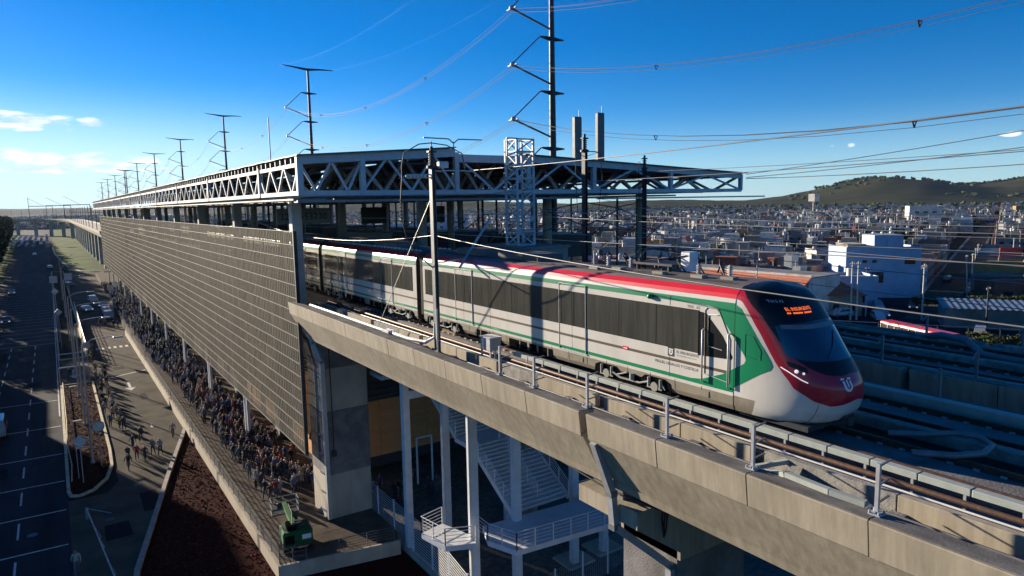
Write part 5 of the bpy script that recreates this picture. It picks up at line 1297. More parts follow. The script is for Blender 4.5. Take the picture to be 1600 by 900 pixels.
def person_mesh(name, pose, shirt):
    """one continuous skinned figure 1.72 m tall; pose: stride, arm angles, bag"""
    st_, al, ar, bend = pose
    J = {'pel':(0,0,0.95),'wai':(0,-0.01,1.10),'che':(0,-bend*0.5,1.30),'nec':(0,-bend,1.47),'hd0':(0,-bend-0.02,1.56),'hd1':(0,-bend-0.02,1.66),
      'shl':(-0.17,-bend*0.8,1.41),'ell':(-0.23,al*0.5,1.15),'hal':(-0.22,al,0.92),'fil':(-0.21,al-0.03,0.84),'shr':(0.17,-bend*0.8,1.41),'elr':(0.23,ar*0.5,1.15),'har':(0.22,ar,0.92),'fir':(0.21,ar-0.03,0.84),
      'hil':(-0.09,0,0.90),'knl':(-0.10,-st_*0.45,0.50),'anl':(-0.10,-st_*0.75+0.0,0.08),'tol':(-0.10,-st_*0.75-0.15,0.035),'hir':(0.09,0,0.90),'knr':(0.10,st_*0.25-0.03,0.50),'anr':(0.10,st_*0.75,0.10),'tor':(0.10,st_*0.75-0.14,0.035)}
    RAD = {'pel':(.13,.10),'wai':(.125,.09),'che':(.155,.105),'nec':(.055,.055),'hd0':(.075,.09),'hd1':(.08,.095),'shl':(.07,.07),'ell':(.048,.048),'hal':(.033,.033),'fil':(.035,.022),'shr':(.07,.07),'elr':(.048,.048),'har':(.033,.033),'fir':(.035,.022),
      'hil':(.095,.095),'knl':(.062,.062),'anl':(.045,.045),'tol':(.045,.03),'hir':(.095,.095),'knr':(.062,.062),'anr':(.045,.045),'tor':(.045,.03)}
    E_ = [('pel','wai'),('wai','che'),('che','nec'),('nec','hd0'),('hd0','hd1'),('che','shl'),('shl','ell'),('ell','hal'),('hal','fil'),('che','shr'),('shr','elr'),('elr','har'),('har','fir'),('pel','hil'),('hil','knl'),('knl','anl'),('anl','tol'),('pel','hir'),('hir','knr'),('knr','anr'),('anr','tor')]
    ks = list(J); me = bpy.data.meshes.new(name); me.from_pydata([J[k] for k in ks], [(ks.index(a), ks.index(b)) for a, b in E_], [])
    o = bpy.data.objects.new(name, me); C.objects.link(o)
    md = o.modifiers.new('s', 'SKIN'); sk = me.skin_vertices[0].data if me.skin_vertices else None
    if sk is None:
        bm = bmesh.new(); bm.from_mesh(me); bm.verts.layers.skin.verify(); bm.to_mesh(me); bm.free(); sk = me.skin_vertices[0].data
    for i, k in enumerate(ks): sk[i].radius = RAD[k]; sk[i].use_root = (k == 'pel')
    sb = o.modifiers.new('b', 'SUBSURF'); sb.levels = 1; sb.render_levels = 1
    bpy.context.view_layer.update()
    m2 = bpy.data.meshes.new_from_object(o.evaluated_get(bpy.context.evaluated_depsgraph_get()))
    C.objects.unlink(o); bpy.data.objects.remove(o); m2.name = name
    m2.materials.clear()
    for m_ in (MT['skin'], MT['hair'], shirt, TROU, MT['shoe']): m2.materials.append(m_)
    for p in m2.polygons:
        c = p.center; z = c.z; p.use_smooth = True
        if z > 1.50: mi = 1 if (z > 1.655 or c.y > -bend+0.015) else 0
        elif abs(c.x) > 0.15 and z < 0.98 and z > 0.75: mi = 0
        elif z > 0.95: mi = 2 if z < 1.46 else 0
        elif z > 0.09: mi = 3
        else: mi = 4
        p.material_index = mi
    return m2
POSES = [(0.0,0.0,0.0,0.0),(0.12,0.10,-0.10,0.02),(0.30,0.22,-0.22,0.03),(0.05,-0.22,-0.22,0.03),(0.0,0.05,-0.25,0.0),(0.22,-0.15,0.15,0.04)]
PMESH = {k: [person_mesh(f'person_{k}', p, SHIRT[k]) for p in (POSES if k in ('dark','grey') else POSES[::2])] for k in SHIRT}
bag_mb = MB().bevbox(-0.14, 0.14, 0.09, 0.25, 1.05, 1.42, 0.04)
def person(k, x, y, z, label, group=None, rz=None, walk=None, bag=False):
    ms = PMESH[k]; me = R.choice(ms) if walk is None else ms[2 if (walk and len(ms) > 3) else (1 if walk else 0)]
    o = link('person', me); o.location = (x, y, z); o.rotation_euler = (0,0,R.uniform(0, 6.28) if rz is None else rz); s = R.uniform(0.93, 1.05); o.scale = (s*1.05, s*1.05, s)
    tag(o, label, 'person', group); return o
clab = {'dark':('person in a dark jacket queueing in the crowd under the mesh screen','people in dark jackets in the queue'),
 'grey':('person in a grey top queueing in the crowd under the mesh screen','people in grey tops in the queue'),
 'white':('person in a white shirt queueing in the crowd under the mesh screen','people in white shirts in the queue'),
 'blue':('person in a blue top queueing in the crowd under the mesh screen','people in blue tops in the queue'),
 'red':('person in a red top queueing in the crowd under the mesh screen','people in red tops in the queue'),
 'beige':('person in a tan top queueing in the crowd under the mesh screen','people in tan tops in the queue')}
kinds = ['dark']*13+['grey']*6+['white']*4+['blue']*4+['red']*2+['beige']*2
def crowd(n, y0, y1):
    pts = []; tries = 0
    while len(pts) < n and tries < 40000:
        tries += 1; y = y0+(y1-y0)*R.random(); lo = 12.3-0.012*(y-56); x = R.uniform(lo, 16.3 if y > 58 else 17.0)
        if R.random() > 0.55+0.45*math.sin(y*0.9+x*1.7)*math.sin(y*0.37): continue
        if all((x-a)**2+(y-b)**2 > 0.17 for a, b in pts): pts.append((x, y))
    for x, y in pts:
        k = R.choice(kinds); person(k, x, y, 1.0, *clab[k])
crowd(292, 53.2, 108)
# back part of the queue, too dense to tell apart: one mass
q = MB(); far_m = PMESH['dark'][0]
vs = [tuple(v.co) for v in far_m.vertices]; 
def fig(q, x, y, z, s, mi):
    q.cyl(x-0.09, y, z, z+0.85*s, 0.075, 5, 3); q.cyl(x+0.09, y, z, z+0.85*s, 0.075, 5, 3); q.tube([(x,y,z+0.82*s),(x,y,z+1.15*s),(x,y,z+1.42*s),(x,y,z+1.5*s)], [0.17,0.18,0.2,0.07], 7, mi); q.sphere((x,y,z+1.6*s), 0.115, 6, 4, 4, 1.2)
M_('crowd_dark', (0.035,0.035,0.045), 0.8, var=0.2); M_('crowd_grey', (0.2,0.2,0.21), 0.8, var=0.2); M_('crowd_pale', (0.5,0.5,0.5), 0.8, var=0.2); M_('crowd_blue', (0.06,0.09,0.2), 0.8)
for i in range(620):
    y = 108+132*R.random()**1.25; fig(q, R.uniform(11.4, 16.4), y, 1.0, R.uniform(.92,1.05), R.choice((0,0,0,1,2)))
o = q.build('crowd', ['crowd_dark','crowd_grey','crowd_pale','crowd_blue','hair']); o['kind'] = 'stuff'; o['label'] = 'dense far part of the queue beneath the mesh screen'
# single figures
SING = [('dark',5.1,76.6,'person in black walking in the shade at the lane edge beside the planter'),('dark',6.05,79.0,'man in dark clothes walking alone toward the camera in the sunlit lane'),
 ('white',9.0,78.4,'person with white top and blue jeans walking near the retaining wall'),('red',5.15,73.3,'person with red top in the small group crossing the lane'),
 ('dark',5.75,72.4,'person in black at the front of the small group crossing the lane'),('dark',4.2,70.6,'person in black jacket and white trousers at the planter corner'),('grey',6.6,73.8,'person in grey striped top at the right of the small group'),
 ('white',7.2,73.4,'person in light top and black trousers, rightmost of the small group'),('dark',4.4,73.4,'person in dark hood directly beside the planter kerb'),
 ('white',-0.4,51.9,'person in white shirt with blue bag crossing the road in the foreground'),
 ('dark',9.2,161,'left one of two people in dark clothes walking on the paved lane'),('dark',9.9,160,'right one of two people in dark clothes walking on the paved lane'),
 ('dark',8.3,167,'person in dark top walking just behind the stopped cars'),('white',7.2,169,'person in white top walking just behind the stopped cars'),('grey',7.9,165,'person in grey top behind the stopped cars'),('dark',6.9,163.5,'person in dark clothes left of the walkers behind the cars'),
 ('dark',0.6,116,'person in dark clothes standing in the planter gap under the pale bar'),
 ('grey',15.9,66.5,'man in pale shirt standing apart left of the orange wall'),('dark',16.6,66.9,'person in dark clothes beside the man in the pale shirt'),('red',16.9,61.5,'person in pink shirt walking alone below the screen corner'),
 ('beige',15.6,55.4,'older man with tan jacket at the near end of the queue'),('white',14.8,54.3,'child-sized figure in white shoes at the near end of the queue'),('dark',16.6,55.3,'person in dark coat near the tall pier'),('dark',17.0,55.0,'person with folded arms nearest to the tall pier')]
for k, x, y, lb in SING: person(k, x, y, 1.0 if x > 10.6 else 0.012, lb, None, R.uniform(-0.5,0.5), True)
wg = 'people walking in the shade beside the planter'
for i in range(26):
    y = 84+i*1.35+R.uniform(-.5,.5); k = R.choice(kinds); person(k, 4.0+R.uniform(-0.5,1.0), y, 0.012, 'person walking in the shade of the lane between planter and sunlit stripes', wg, R.uniform(-0.4,0.4), True)
for i in range(10): person(R.choice(['dark','grey']), 3.9+R.uniform(-.4,.5), 124+i*1.4, 0.012, 'person standing in the dark group by the lane fence', 'people in the dark group by the lane fence')
for i in range(8): person(R.choice(kinds), R.uniform(12,15), R.uniform(205,245), 1.0, 'tiny distant person at the far end of the walkway', 'tiny people at the far end of the walkway')
for i in range(12): person(R.choice(kinds), R.uniform(20,26), R.uniform(49,53), 0.02, 'person in the dark yard behind the stair columns', 'people in the dark yard')

# ================================================================ CARS
def carpaint(n, c): return M_(n, c, 0.3, var=0.05, coat=0.5)
for n, c in (('car_white',(0.62,0.62,0.62)),('car_silver',(0.35,0.36,0.37)),('car_dark',(0.03,0.032,0.04)),('car_red',(0.35,0.02,0.02)),('car_grey',(0.13,0.14,0.15)),('car_blue',(0.03,0.06,0.16))): carpaint(n, c)
M_('tail_light', (0.5,0.02,0.02), 0.3, var=0, emit=0.0); M_('tyre', (0.02,0.02,0.02), 0.8, var=0.1)
def car(paint, kind='sedan'):
    t = thing('parked_car', 'x', 'car'); Lh = 2.15
    if kind == 'sedan': pr = [(-2.15,.35),(-2.2,.62),(-2.0,.86),(-1.45,.95),(-0.85,1.40),(0.65,1.43),(1.25,1.02),(2.0,.86),(2.2,.6),(2.15,.33)]; gl = [(-1.36,.97),(-.82,1.36),(.60,1.39),(1.15,1.02)]
    elif kind == 'van': pr = [(-2.4,.4),(-2.45,.9),(-2.35,2.0),(-2.2,2.1),(1.1,2.1),(1.8,1.25),(2.35,1.05),(2.45,.6),(2.4,.38)]; gl = [(-2.2,1.3),(-2.15,1.95),(1.05,1.98),(1.62,1.3)]
    else: pr = [(-2.25,.4),(-2.3,.95),(-2.2,1.0),(-2.1,1.62),(-1.9,1.72),(0.5,1.72),(1.15,1.12),(2.15,1.0),(2.3,.7),(2.25,.38)]; gl = [(-2.05,1.08),(-1.95,1.6),(.45,1.64),(1.02,1.12)]
    q = MB(); W_ = 0.88; n = len(pr)
    zt = max(z for _, z in pr)
    def wd(z): return W_*(0.93 if z < 0.5 else 1.0) if z < 1.0 else W_*(1-0.16*(z-1.0)/(zt-1.0+0.01))
    for s in (-1, 1): q.add([(s*wd(z), y, z) for y, z in pr], [tuple(range(n))])
    for i in range(n):
        j = (i+1) % n; a, b = pr[i], pr[j]; q.add([(-wd(a[1])*0.97,a[0],a[1]+0.012),(wd(a[1])*0.97,a[0],a[1]+0.012),(wd(b[1])*0.97,b[0],b[1]+0.012),(-wd(b[1])*0.97,b[0],b[1]+0.012)], [(0,1,2,3)])
        for s in (-1, 1): q.add([(s*wd(a[1])*0.97,a[0],a[1]+0.012),(s*wd(a[1]),a[0],a[1]),(s*wd(b[1]),b[0],b[1]),(s*wd(b[1])*0.97,b[0],b[1]+0.012)], [(0,1,2,3)])
    q.build('body', paint, t)
    for s in (-1, 1):
        g = MB(); mid = (gl[0][0]+gl[3][0])/2
        for a0, a1 in ((0.06,0.5),(0.54,0.94)):
            def lerp(t_, u): lo = gl[0][0]+(gl[3][0]-gl[0][0])*t_; hi = gl[1][0]+(gl[2][0]-gl[1][0])*t_; z0 = gl[0][1]+(gl[3][1]-gl[0][1])*t_; z1 = gl[1][1]+(gl[2][1]-gl[1][1])*t_; return (lo+(hi-lo)*u, z0+(z1-z0)*u)
            c4 = [lerp(a0,.04),lerp(a1,.04),lerp(a1,.94),lerp(a0,.94)]
            MB().add([(s*(wd(z)+0.012),y,z) for y,z in c4], [(0,1,2,3)]).build('side_window', 'glass_dark', t)
    for (y0,z0),(y1,z1),nm in ((gl[0],gl[1],'rear_window'),(gl[3],gl[2],'windscreen')):
        sgn = -1 if nm == 'rear_window' else 1
        oy = 0.07*sgn; MB().add([(-.72,y0+oy,z0+.04),(.72,y0+oy,z0+.04),(.62,y1+oy,z1),(-.62,y1+oy,z1)], [(0,1,2,3)]).build(nm, 'glass_dark', t)
    for s in (-1, 1):
        for y in (-1.35, 1.35):
            wq = MB(); wq.tube([(s*0.70,y,.33),(s*0.90,y,.33)], 0.33, 14, smooth=False); wo = wq.build('wheel', 'tyre', t)
            wq = MB(); wq.tube([(s*0.895,y,.33),(s*0.91,y,.33)], 0.19, 10, smooth=False); wq.build('rim', 'galvanised', wo)
        MB().box(min(s*.5,s*.82), max(s*.5,s*.82), 2.13, 2.20, .62, .76).build('headlight', 'lamp_glass', t)
        MB().box(min(s*.55,s*.84), max(s*.55,s*.84), -2.24, -2.16, .66, .82).build('tail_light', 'tail_light', t)
    MB().box(-.85, .85, 2.15, 2.24, .34, .52).build('bumper', 'car_grey', t); MB().box(-.85, .85, -2.26, -2.17, .34, .52).build('bumper', 'car_grey', t)
    return t
CARP = {}
def put_car(paint, kind, x, y, z, rz, label, group=None, s=1.0):
    k = (paint, kind)
    if k not in CARP: o = car(paint, kind); CARP[k] = o; dup(o, (0,0,-500)) if False else None
    else: o = dup(CARP[k])
    o.location = (x, y, z); o.rotation_euler = (0,0,rz); o.scale = (s,s,s); o['label'] = label
    if group: o['group'] = group
    elif 'group' in o: del o['group']
    return o
PI = math.pi
put_car('car_silver','van',-6.6,91.0,.012,0.02,'silver pickup sized vehicle on the road at the left picture edge')
put_car('car_dark','sedan',-9.6,184,.012,PI,'dark car driving on the road at the left edge')
put_car('car_silver','sedan',-10.9,249,.012,PI,'silver car driving on the striped part of the road')
put_car('car_white','sedan',-8.3,470,.012,PI,'small white car alone on the far road')
put_car('car_white','suv',7.9,212,.012,PI+0.1,'white car alone at the back of the cars in the lane')
put_car('car_white','sedan',5.7,193,.012,PI+0.25,'white sedan, leftmost of the cars stopped in the lane')
put_car('car_silver','sedan',9.3,199,.012,PI,'silver car, fourth in the row stopped along the wall')
put_car('car_white','sedan',9.5,191.5,.012,PI,'white car, third in the row stopped along the wall')
put_car('car_white','suv',9.4,184,.012,PI,'white car, second in the row stopped along the wall')
put_car('car_silver','suv',9.3,176.5,.012,PI,'silver car at the front of the row stopped along the wall')
put_car('car_grey','sedan',3.4,262,.012,0.7,'grey car turning behind the square sign boards')
put_car('car_white','sedan',-1.4,352,.012,0.1,'white car near the kerb where the side lane starts')
jam = 'cars waiting in the traffic jam far up the road'
for i in range(64):
    lane = i % 8; y = 575+(i//8)*34+R.uniform(-9,9); put_car(R.choice(['car_white','car_white','car_silver','car_dark','car_red','car_grey']), R.choice(['sedan','suv','van']), -31+lane*4.1-0.004*(y-600), y, .03, PI, 'car in the traffic jam far up the road', jam, 1.1)
# parked cars right of the viaducts
an = math.atan2(-78.66+70.56, 0) ; 
for x, y, rz, p_, k_, lb in ((131.5,76.4,1.2,'car_white','suv','white car parked beside the tiled hip roof house'),(133.0,69.5,2.3,'car_white','suv','silver-white car parked in front of the red bus'),
  (137.5,71.0,2.3,'car_silver','sedan','silver car, second from the red bus'),(142.0,74.0,2.3,'car_white','sedan','white car, third from the red bus'),(147,77,2.2,'car_silver','suv','silver suv, farthest of the cars by the red bus'),
  (152,72,2.0,'car_silver','sedan','silver car on the street corner below the white building'),(127.3,49.5,1.9,'car_silver','van','silver van behind the end of the red bus'),
  (177,84,1.9,'car_dark','sedan','dark car parked by the row houses on the side street'),(196,91.5,1.9,'car_white','van','pale van farther up the side street'),(206,89,1.9,'car_dark','suv','dark suv in the middle of the side street'),(214,97,1.9,'car_white','sedan','white car near the far end of the side street')):
    put_car(p_, k_, x, y, .02, rz, lb)
# red bus shelter-like open bus
bs = thing('bus', 'long red bus with open dark window band parked beyond the viaduct', 'bus', None, (115.0, 53.5, 0.0), math.atan2(60.7-48.2, 116.8-112.1)+PI/2)
M_('bus_red', (0.62,0.03,0.03), 0.35, var=0.1, coat=0.3)
Lb = 6.8
q = MB(); prf = [(-1.25,0.45),(-1.27,1.55),(-1.27,1.6),(1.27,1.6),(1.27,1.55),(1.25,0.45)]; q.prism(prf, -Lb, Lb); q.build('lower_body', 'bus_red', bs)
q = MB(); q.prism([(-1.27,2.62),(-1.2,2.95),(-0.9,3.1),(0.9,3.1),(1.2,2.95),(1.27,2.62)], -Lb, Lb); q.build('roof', 'bus_red', bs)
MB().box(-1.18, 1.18, -Lb+0.15, Lb-0.15, 1.6, 2.62).build('window_band', 'glass_dark', bs)
for s in (-1, 1):
    for i in range(10): y = -Lb+0.1+i*(2*Lb-0.2)/9; MB().box(s*1.22-0.05, s*1.22+0.05, y-0.06, y+0.06, 1.6, 2.62).build('window_post', 'cream', bs)
    for y in (-4.2, 4.4): q = MB(); q.tube([(s*0.95,y,.5),(s*1.28,y,.5)], 0.5, 14, smooth=False); q.build('wheel', 'tyre', bs)
MB().box(-1.2, 1.2, -Lb-0.06, -Lb-0.001, 1.5, 2.75).build('windscreen', 'glass_dark', bs); MB().box(-1.27, 1.27, -Lb-0.08, -Lb+0.02, 0.4, 1.5).build('front_panel', 'bus_red', bs)
# ================================================================ TREES
M_('bark', (0.09,0.065,0.045), 0.9, var=0.3, scale=6)
def leafmat(n, c, c2): return M_(n, c, 0.75, col2=c2, scale=0.9, rand=0.25, spec=0.2)
leafmat('leaf_dark', (0.040,0.060,0.022), (0.018,0.028,0.012)); leafmat('leaf_green', (0.075,0.105,0.028), (0.03,0.048,0.016)); leafmat('leaf_olive', (0.11,0.115,0.04), (0.045,0.055,0.022)); leafmat('leaf_rust', (0.14,0.05,0.035), (0.05,0.02,0.018))
def crown_mesh(name, n, m_, seed, shape='round', leaf=0.22):
    r = random.Random(seed); q = MB()
    cl = []
    for i in range(16):
        a = r.uniform(0,6.28); rr = r.uniform(0.15,0.75)
        if shape == 'cone': h = r.uniform(0.05,1.0); rr = (1-h)*0.36*r.uniform(.5,1); c = (rr*math.cos(a), rr*math.sin(a), h); cr = 0.08+0.13*(1-h)
        else: c = (rr*math.cos(a), rr*math.sin(a), r.uniform(-.45,.62)); cr = r.uniform(.22,.42)
        cl.append((c, cr))
    if shape == 'cone': cl += [((0,0,h),0.16*(1.08-h)) for h in np.linspace(0.08,0.98,9)]
    vs = []; fs = []
    for i in range(n):
        c, cr = r.choice(cl)
        d = Vector((r.gauss(0,1), r.gauss(0,1), r.gauss(0,1))).normalized()*(cr*(r.random()**0.35))
        p = Vector(c)+d; e = leaf*r.uniform(.5,1.2)*(0.45 if shape == 'cone' else 1); u = Vector((r.gauss(0,1), r.gauss(0,1), r.gauss(0,.7))).normalized(); w_ = u.cross(Vector((r.gauss(0,1), r.gauss(0,1), r.gauss(0,1)))).normalized()
        k = len(vs); vs += [p-u*e*.5, p+w_*e*.32, p+u*e*.5, p-w_*e*.32]; fs.append((k,k+1,k+2,k+3))
    q.add(vs, fs); me = bpy.data.meshes.new(name); me.from_pydata([tuple(v) for v in q.v], [], q.f); me.materials.append(MT[m_]); return me
def trunk_mesh(h0, r0):
    q = MB(); q.tube([(0,0,0),(0.1*h0,0.05,h0*.5),(0.05,0,h0*1.1)], [r0,r0*.7,r0*.35], 7)
    for a in (0.3,2.2,4.4): q.tube([(0.05,0,h0*.7),(math.cos(a)*h0*.35,math.sin(a)*h0*.35,h0*1.25)], [r0*.45,r0*.15], 5)
    return q
CR = {}
for k, (n, m_, sh, lf) in dict(dark=(900,'leaf_dark','round',.22), green=(900,'leaf_green','round',.2), olive=(800,'leaf_olive','round',.22), cypress=(900,'leaf_dark','cone',.26), rust=(700,'leaf_rust','round',.22)).items(): CR[k] = [crown_mesh('crown_'+k, n, m_, s, sh, lf) for s in (1,2)]
BIG = crown_mesh('crown_big', 3600, 'leaf_dark', 11, 'round', .11)
TRM = trunk_mesh(1.0, 0.09)
TRO = None
def tree(k, x, y, h, w_, label, group=None, mesh=None):
    global TRO
    t = thing('cypress_tree' if k == 'cypress' else 'tree', label, 'tree', group, (x, y, 0), R.uniform(0,6.28))
    c = link('crown', mesh or R.choice(CR[k]), t)
    if k == 'cypress': c.location = (0,0,h*.06); c.scale = (w_*1.5, w_*1.5, h*.95)
    else: c.location = (0,0,h*.60); c.scale = (w_*.5, w_*.5, h*.42)
    if TRO is None: TRO = TRM.build('trunk', 'bark', t); b = TRO
    else: b = link('trunk', TRO.data, t)
    b.scale = (h*.3,h*.3,h*(.15 if k == 'cypress' else .42)); return t
# tall trees along the left of the road (they also shade it)
TL = [(-17.6-0.4*(i%2)-max(0,(y-240)*0.026), y) for i, y in enumerate(list(range(152,250,8))+list(range(250,780,10)))]+[(-23.5-max(0,(y-240)*0.026), y) for y in range(256,780,11)]
for i, (x, y) in enumerate(TL): tree('dark', x, y, (R.uniform(12.5,14.5) if y > 160 else 10.0) if y < 250 else R.uniform(20,22.5), R.uniform(10,12), 'dense dark tree in the row along the left side of the road', 'dark trees along the left side of the road', BIG)
# unseen blocks added left of the road to cast shade over the foreground
shade_block = thing('building', 'unseen plain grey block added left of the road to shade the foreground', 'building')
MB().bevbox(-40, -17.5, 94, 134, 0, 17.5, 0.1).build('wall', 'concrete', shade_block); MB().box(-40.2, -17.3, 93.8, 134.2, 17.51, 17.9).build('roof', 'grey_steel', shade_block)
for f in range(5):
    for i in range(7): MB().box(-17.49, -17.44, 96+i*5.4, 99.2+i*5.4, 1.4+f*3.4, 3.2+f*3.4).build('window', 'glass_dark', shade_block)
MB().bevbox(-38, -17.5, 134.3, 150, 0, 10.6, 0.1).build('shade_annex', 'concrete', shade_block)
shade_block = thing('building', 'unseen low grey block behind the taller one, added for shade', 'building')
MB().bevbox(-44, -18.5, 60, 92, 0, 11.5, 0.1).build('wall', 'concrete', shade_block); MB().box(-44.2, -18.3, 59.8, 92.2, 11.51, 11.8).build('roof', 'grey_steel', shade_block)

# ================================================================ CITY
CITYC = dict(grey=(0.25,0.235,0.205), pale_grey=(0.38,0.36,0.33), white=(0.60,0.57,0.53), cream=(0.42,0.36,0.26), ochre=(0.40,0.24,0.09), brick=(0.26,0.085,0.055), blue=(0.10,0.15,0.27), pink=(0.36,0.19,0.17), dark=(0.09,0.09,0.095), green=(0.14,0.2,0.13))
for k, c in CITYC.items(): M_('wall_'+k, c, 0.85, var=0.22, scale=0.6, stretch=(1,1,0.5), dirt=0.3)
M_('roof_slab', (0.24,0.235,0.225), 0.9, var=0.4, scale=0.4, dirt=0.35); M_('roof_tile', (0.52,0.17,0.09), 0.8, var=0.3, scale=3); M_('tank_white', (0.6,0.58,0.52), 0.5, var=0.05); M_('corrugated', (0.25,0.28,0.31), 0.45, 0.5, var=0.2, dirt=0.2)
M_('window_dark', (0.02,0.025,0.035), 0.2, var=0.1)
A20 = math.radians(20.3); CA, SA = math.cos(A20), math.sin(A20); O0 = Vector((168.0, 74.0))
def cu(u, v): return (O0.x+u*CA-v*SA, O0.y+u*SA+v*CA)      # u along the side street, v to its left
def uv(x, y): dx, dy = x-O0.x, y-O0.y; return dx*CA+dy*SA, -dx*SA+dy*CA
def house(wx, wy, fl, col, seed, parts=True):
    r = random.Random(seed); t = thing('house', 'x', 'house'); H_ = fl*2.75+0.3
    m = MB(); m.box(-wx/2, wx/2, -wy/2, wy/2, 0, H_)
    # parapet ring and set-back upper room
    for a in ((-wx/2,wx/2,-wy/2,-wy/2+.15),(-wx/2,wx/2,wy/2-.15,wy/2),(-wx/2,-wx/2+.15,-wy/2+.15,wy/2-.15),(wx/2-.15,wx/2,-wy/2+.15,wy/2-.15)): m.box(*a, H_+.002, H_+.55)
    if not parts:
        m.box(-wx/2+.16, wx/2-.16, -wy/2+.16, wy/2-.16, H_+.002, H_+.03, 1)
        if r.random() < .6: a = r.uniform(-wx/4, wx/6); m.box(a, a+wx*.35, -wy/4, wy/6, H_+.03, H_+2.4)
        for f in range(fl):
            for i in range(max(1,int(wx/3))): x_ = -wx/2+.8+i*3; m.box(x_, x_+1.3, -wy/2-.04, -wy/2, f*2.75+1, f*2.75+2.2, 2)
            for i in range(max(1,int(wy/3.2))): y_ = -wy/2+.9+i*3.2; m.box(-wx/2-.04, -wx/2, y_, y_+1.3, f*2.75+1, f*2.75+2.2, 2)
        a = r.uniform(-wx/3, wx/3); m.cyl(a, wy*.2, H_, H_+1.5, .5, 8, 3 if r.random() < .5 else 4)
        for i in range(3): m.beam((r.uniform(-wx/2,wx/2),wy/2-.2,H_),(r.uniform(-wx/2,wx/2),wy/2-.2,H_+1.4),.12)
        t2 = m.build('house', [col,'roof_slab','window_dark','tank_white','black']); bpy.data.objects.remove(t); t2['category'] = 'house'; return t2
    m.build('wall', col, t)
    rf = MB().box(-wx/2+.16, wx/2-.16, -wy/2+.16, wy/2-.16, H_+.002, H_+.03).build('roof', 'roof_slab', t)
    if r.random() < .65: a = r.uniform(-wx/4, wx/8); MB().box(a, a+wx*.35, -wy/4, wy/6, H_+.03, H_+2.5).build('roof_room', r.choice([col,'wall_grey','wall_white']), t)
    for f in range(fl):
        for side in (0, 1):
            L_ = wx if side == 0 else wy; n = max(1, int(L_/2.9))
            for i in range(n):
                a = -L_/2+(i+.5)*L_/n; ww_ = r.uniform(.5,.8); z0 = f*2.75+(.95 if f or side else .95); z1 = f*2.75+2.2
                if r.random() < .15: continue
                door = f == 0 and i == 0
                if door: z0 = .05
                if side == 0: o = MB().box(a-ww_, a+ww_, -wy/2-.02, -wy/2+.0, z0, z1)
                else: o = MB().box(-wx/2-.02, -wx/2+.0, a-ww_, a+ww_, z0, z1)
                w_o = o.build('door' if door else 'window', 'window_dark' if not door else r.choice(['wall_white','wall_dark','wall_brick']), t)
                fr = MB()
                if side == 0: fr.box(a-ww_-.08, a-ww_, -wy/2-.06, -wy/2, z0, z1); fr.box(a+ww_, a+ww_+.08, -wy/2-.06, -wy/2, z0, z1); fr.box(a-ww_-.1, a+ww_+.1, -wy/2-.12, -wy/2, z0-.09, z0); fr.box(a-.03, a+.03, -wy/2-.05, -wy/2-.02, z0, z1)
                else: fr.box(-wx/2-.06, -wx/2, a-ww_-.08, a-ww_, z0, z1); fr.box(-wx/2-.06, -wx/2, a+ww_, a+ww_+.08, z0, z1); fr.box(-wx/2-.12, -wx/2, a-ww_-.1, a+ww_+.1, z0-.09, z0)
                fr.build('frame', 'wall_white', w_o)
    a = r.uniform(-wx/3, wx/3); tk = MB(); tk.cyl(a, wy*.22, H_+.4, H_+1.5, .52, 10); tk.cyl(a, wy*.22, H_+1.5, H_+1.8, .5, 10, 0, .2); tk.box(a-.4, a+.4, wy*.22-.4, wy*.22+.4, H_, H_+.4)
    tk.build('water_tank', 'tank_white' if r.random() < .6 else 'black', t)
    if r.random() < .5:
        q = MB()
        for i in range(4): x_ = -wx/2+.2+i*(wx-.4)/3; q.beam((x_,wy/2-.2,H_+.5),(x_,wy/2-.2,H_+1.6),.14)
        q.build('column_stub', 'wall_grey', t)
    if r.random() < .4: MB().box(-wx/2+.2, wx*.1, -wy/2-1.0, -wy/2-.002, 2.75, 2.9).build('balcony', col, t)
    return t
adj = {'grey':'grey unplastered block','pale_grey':'pale grey','white':'white painted','cream':'cream coloured','ochre':'ochre yellow','brick':'brick red','blue':'dull blue','pink':'faded pink','dark':'dark weathered','green':'dull green'}
colk = ['grey']*7+['pale_grey']*5+['white']*7+['cream']*3+['ochre','brick','brick','blue','pink','pink','dark','dark','green']
SPECIAL = [(134,71,12),(146,75,9),(118,60,12),(114,50,10),(128,78,10)]   # (x, y, radius) kept free
def free(x, y, rad=7):
    if any((x-a)**2+(y-b)**2 < (c+rad)**2 for a, b, c in SPECIAL): return False
    u, v = uv(x, y)
    if -30 < u < 520 and -4.5-rad*.6 < v < 4.5+rad*.6: return False
    return True
def azi(x, y): # horizontal pixel (1600 wide)
    c = CM.transposed() @ Vector((x, y, -HC)); return 800+1067*c.x/-c.z if c.z < 0 else -9999
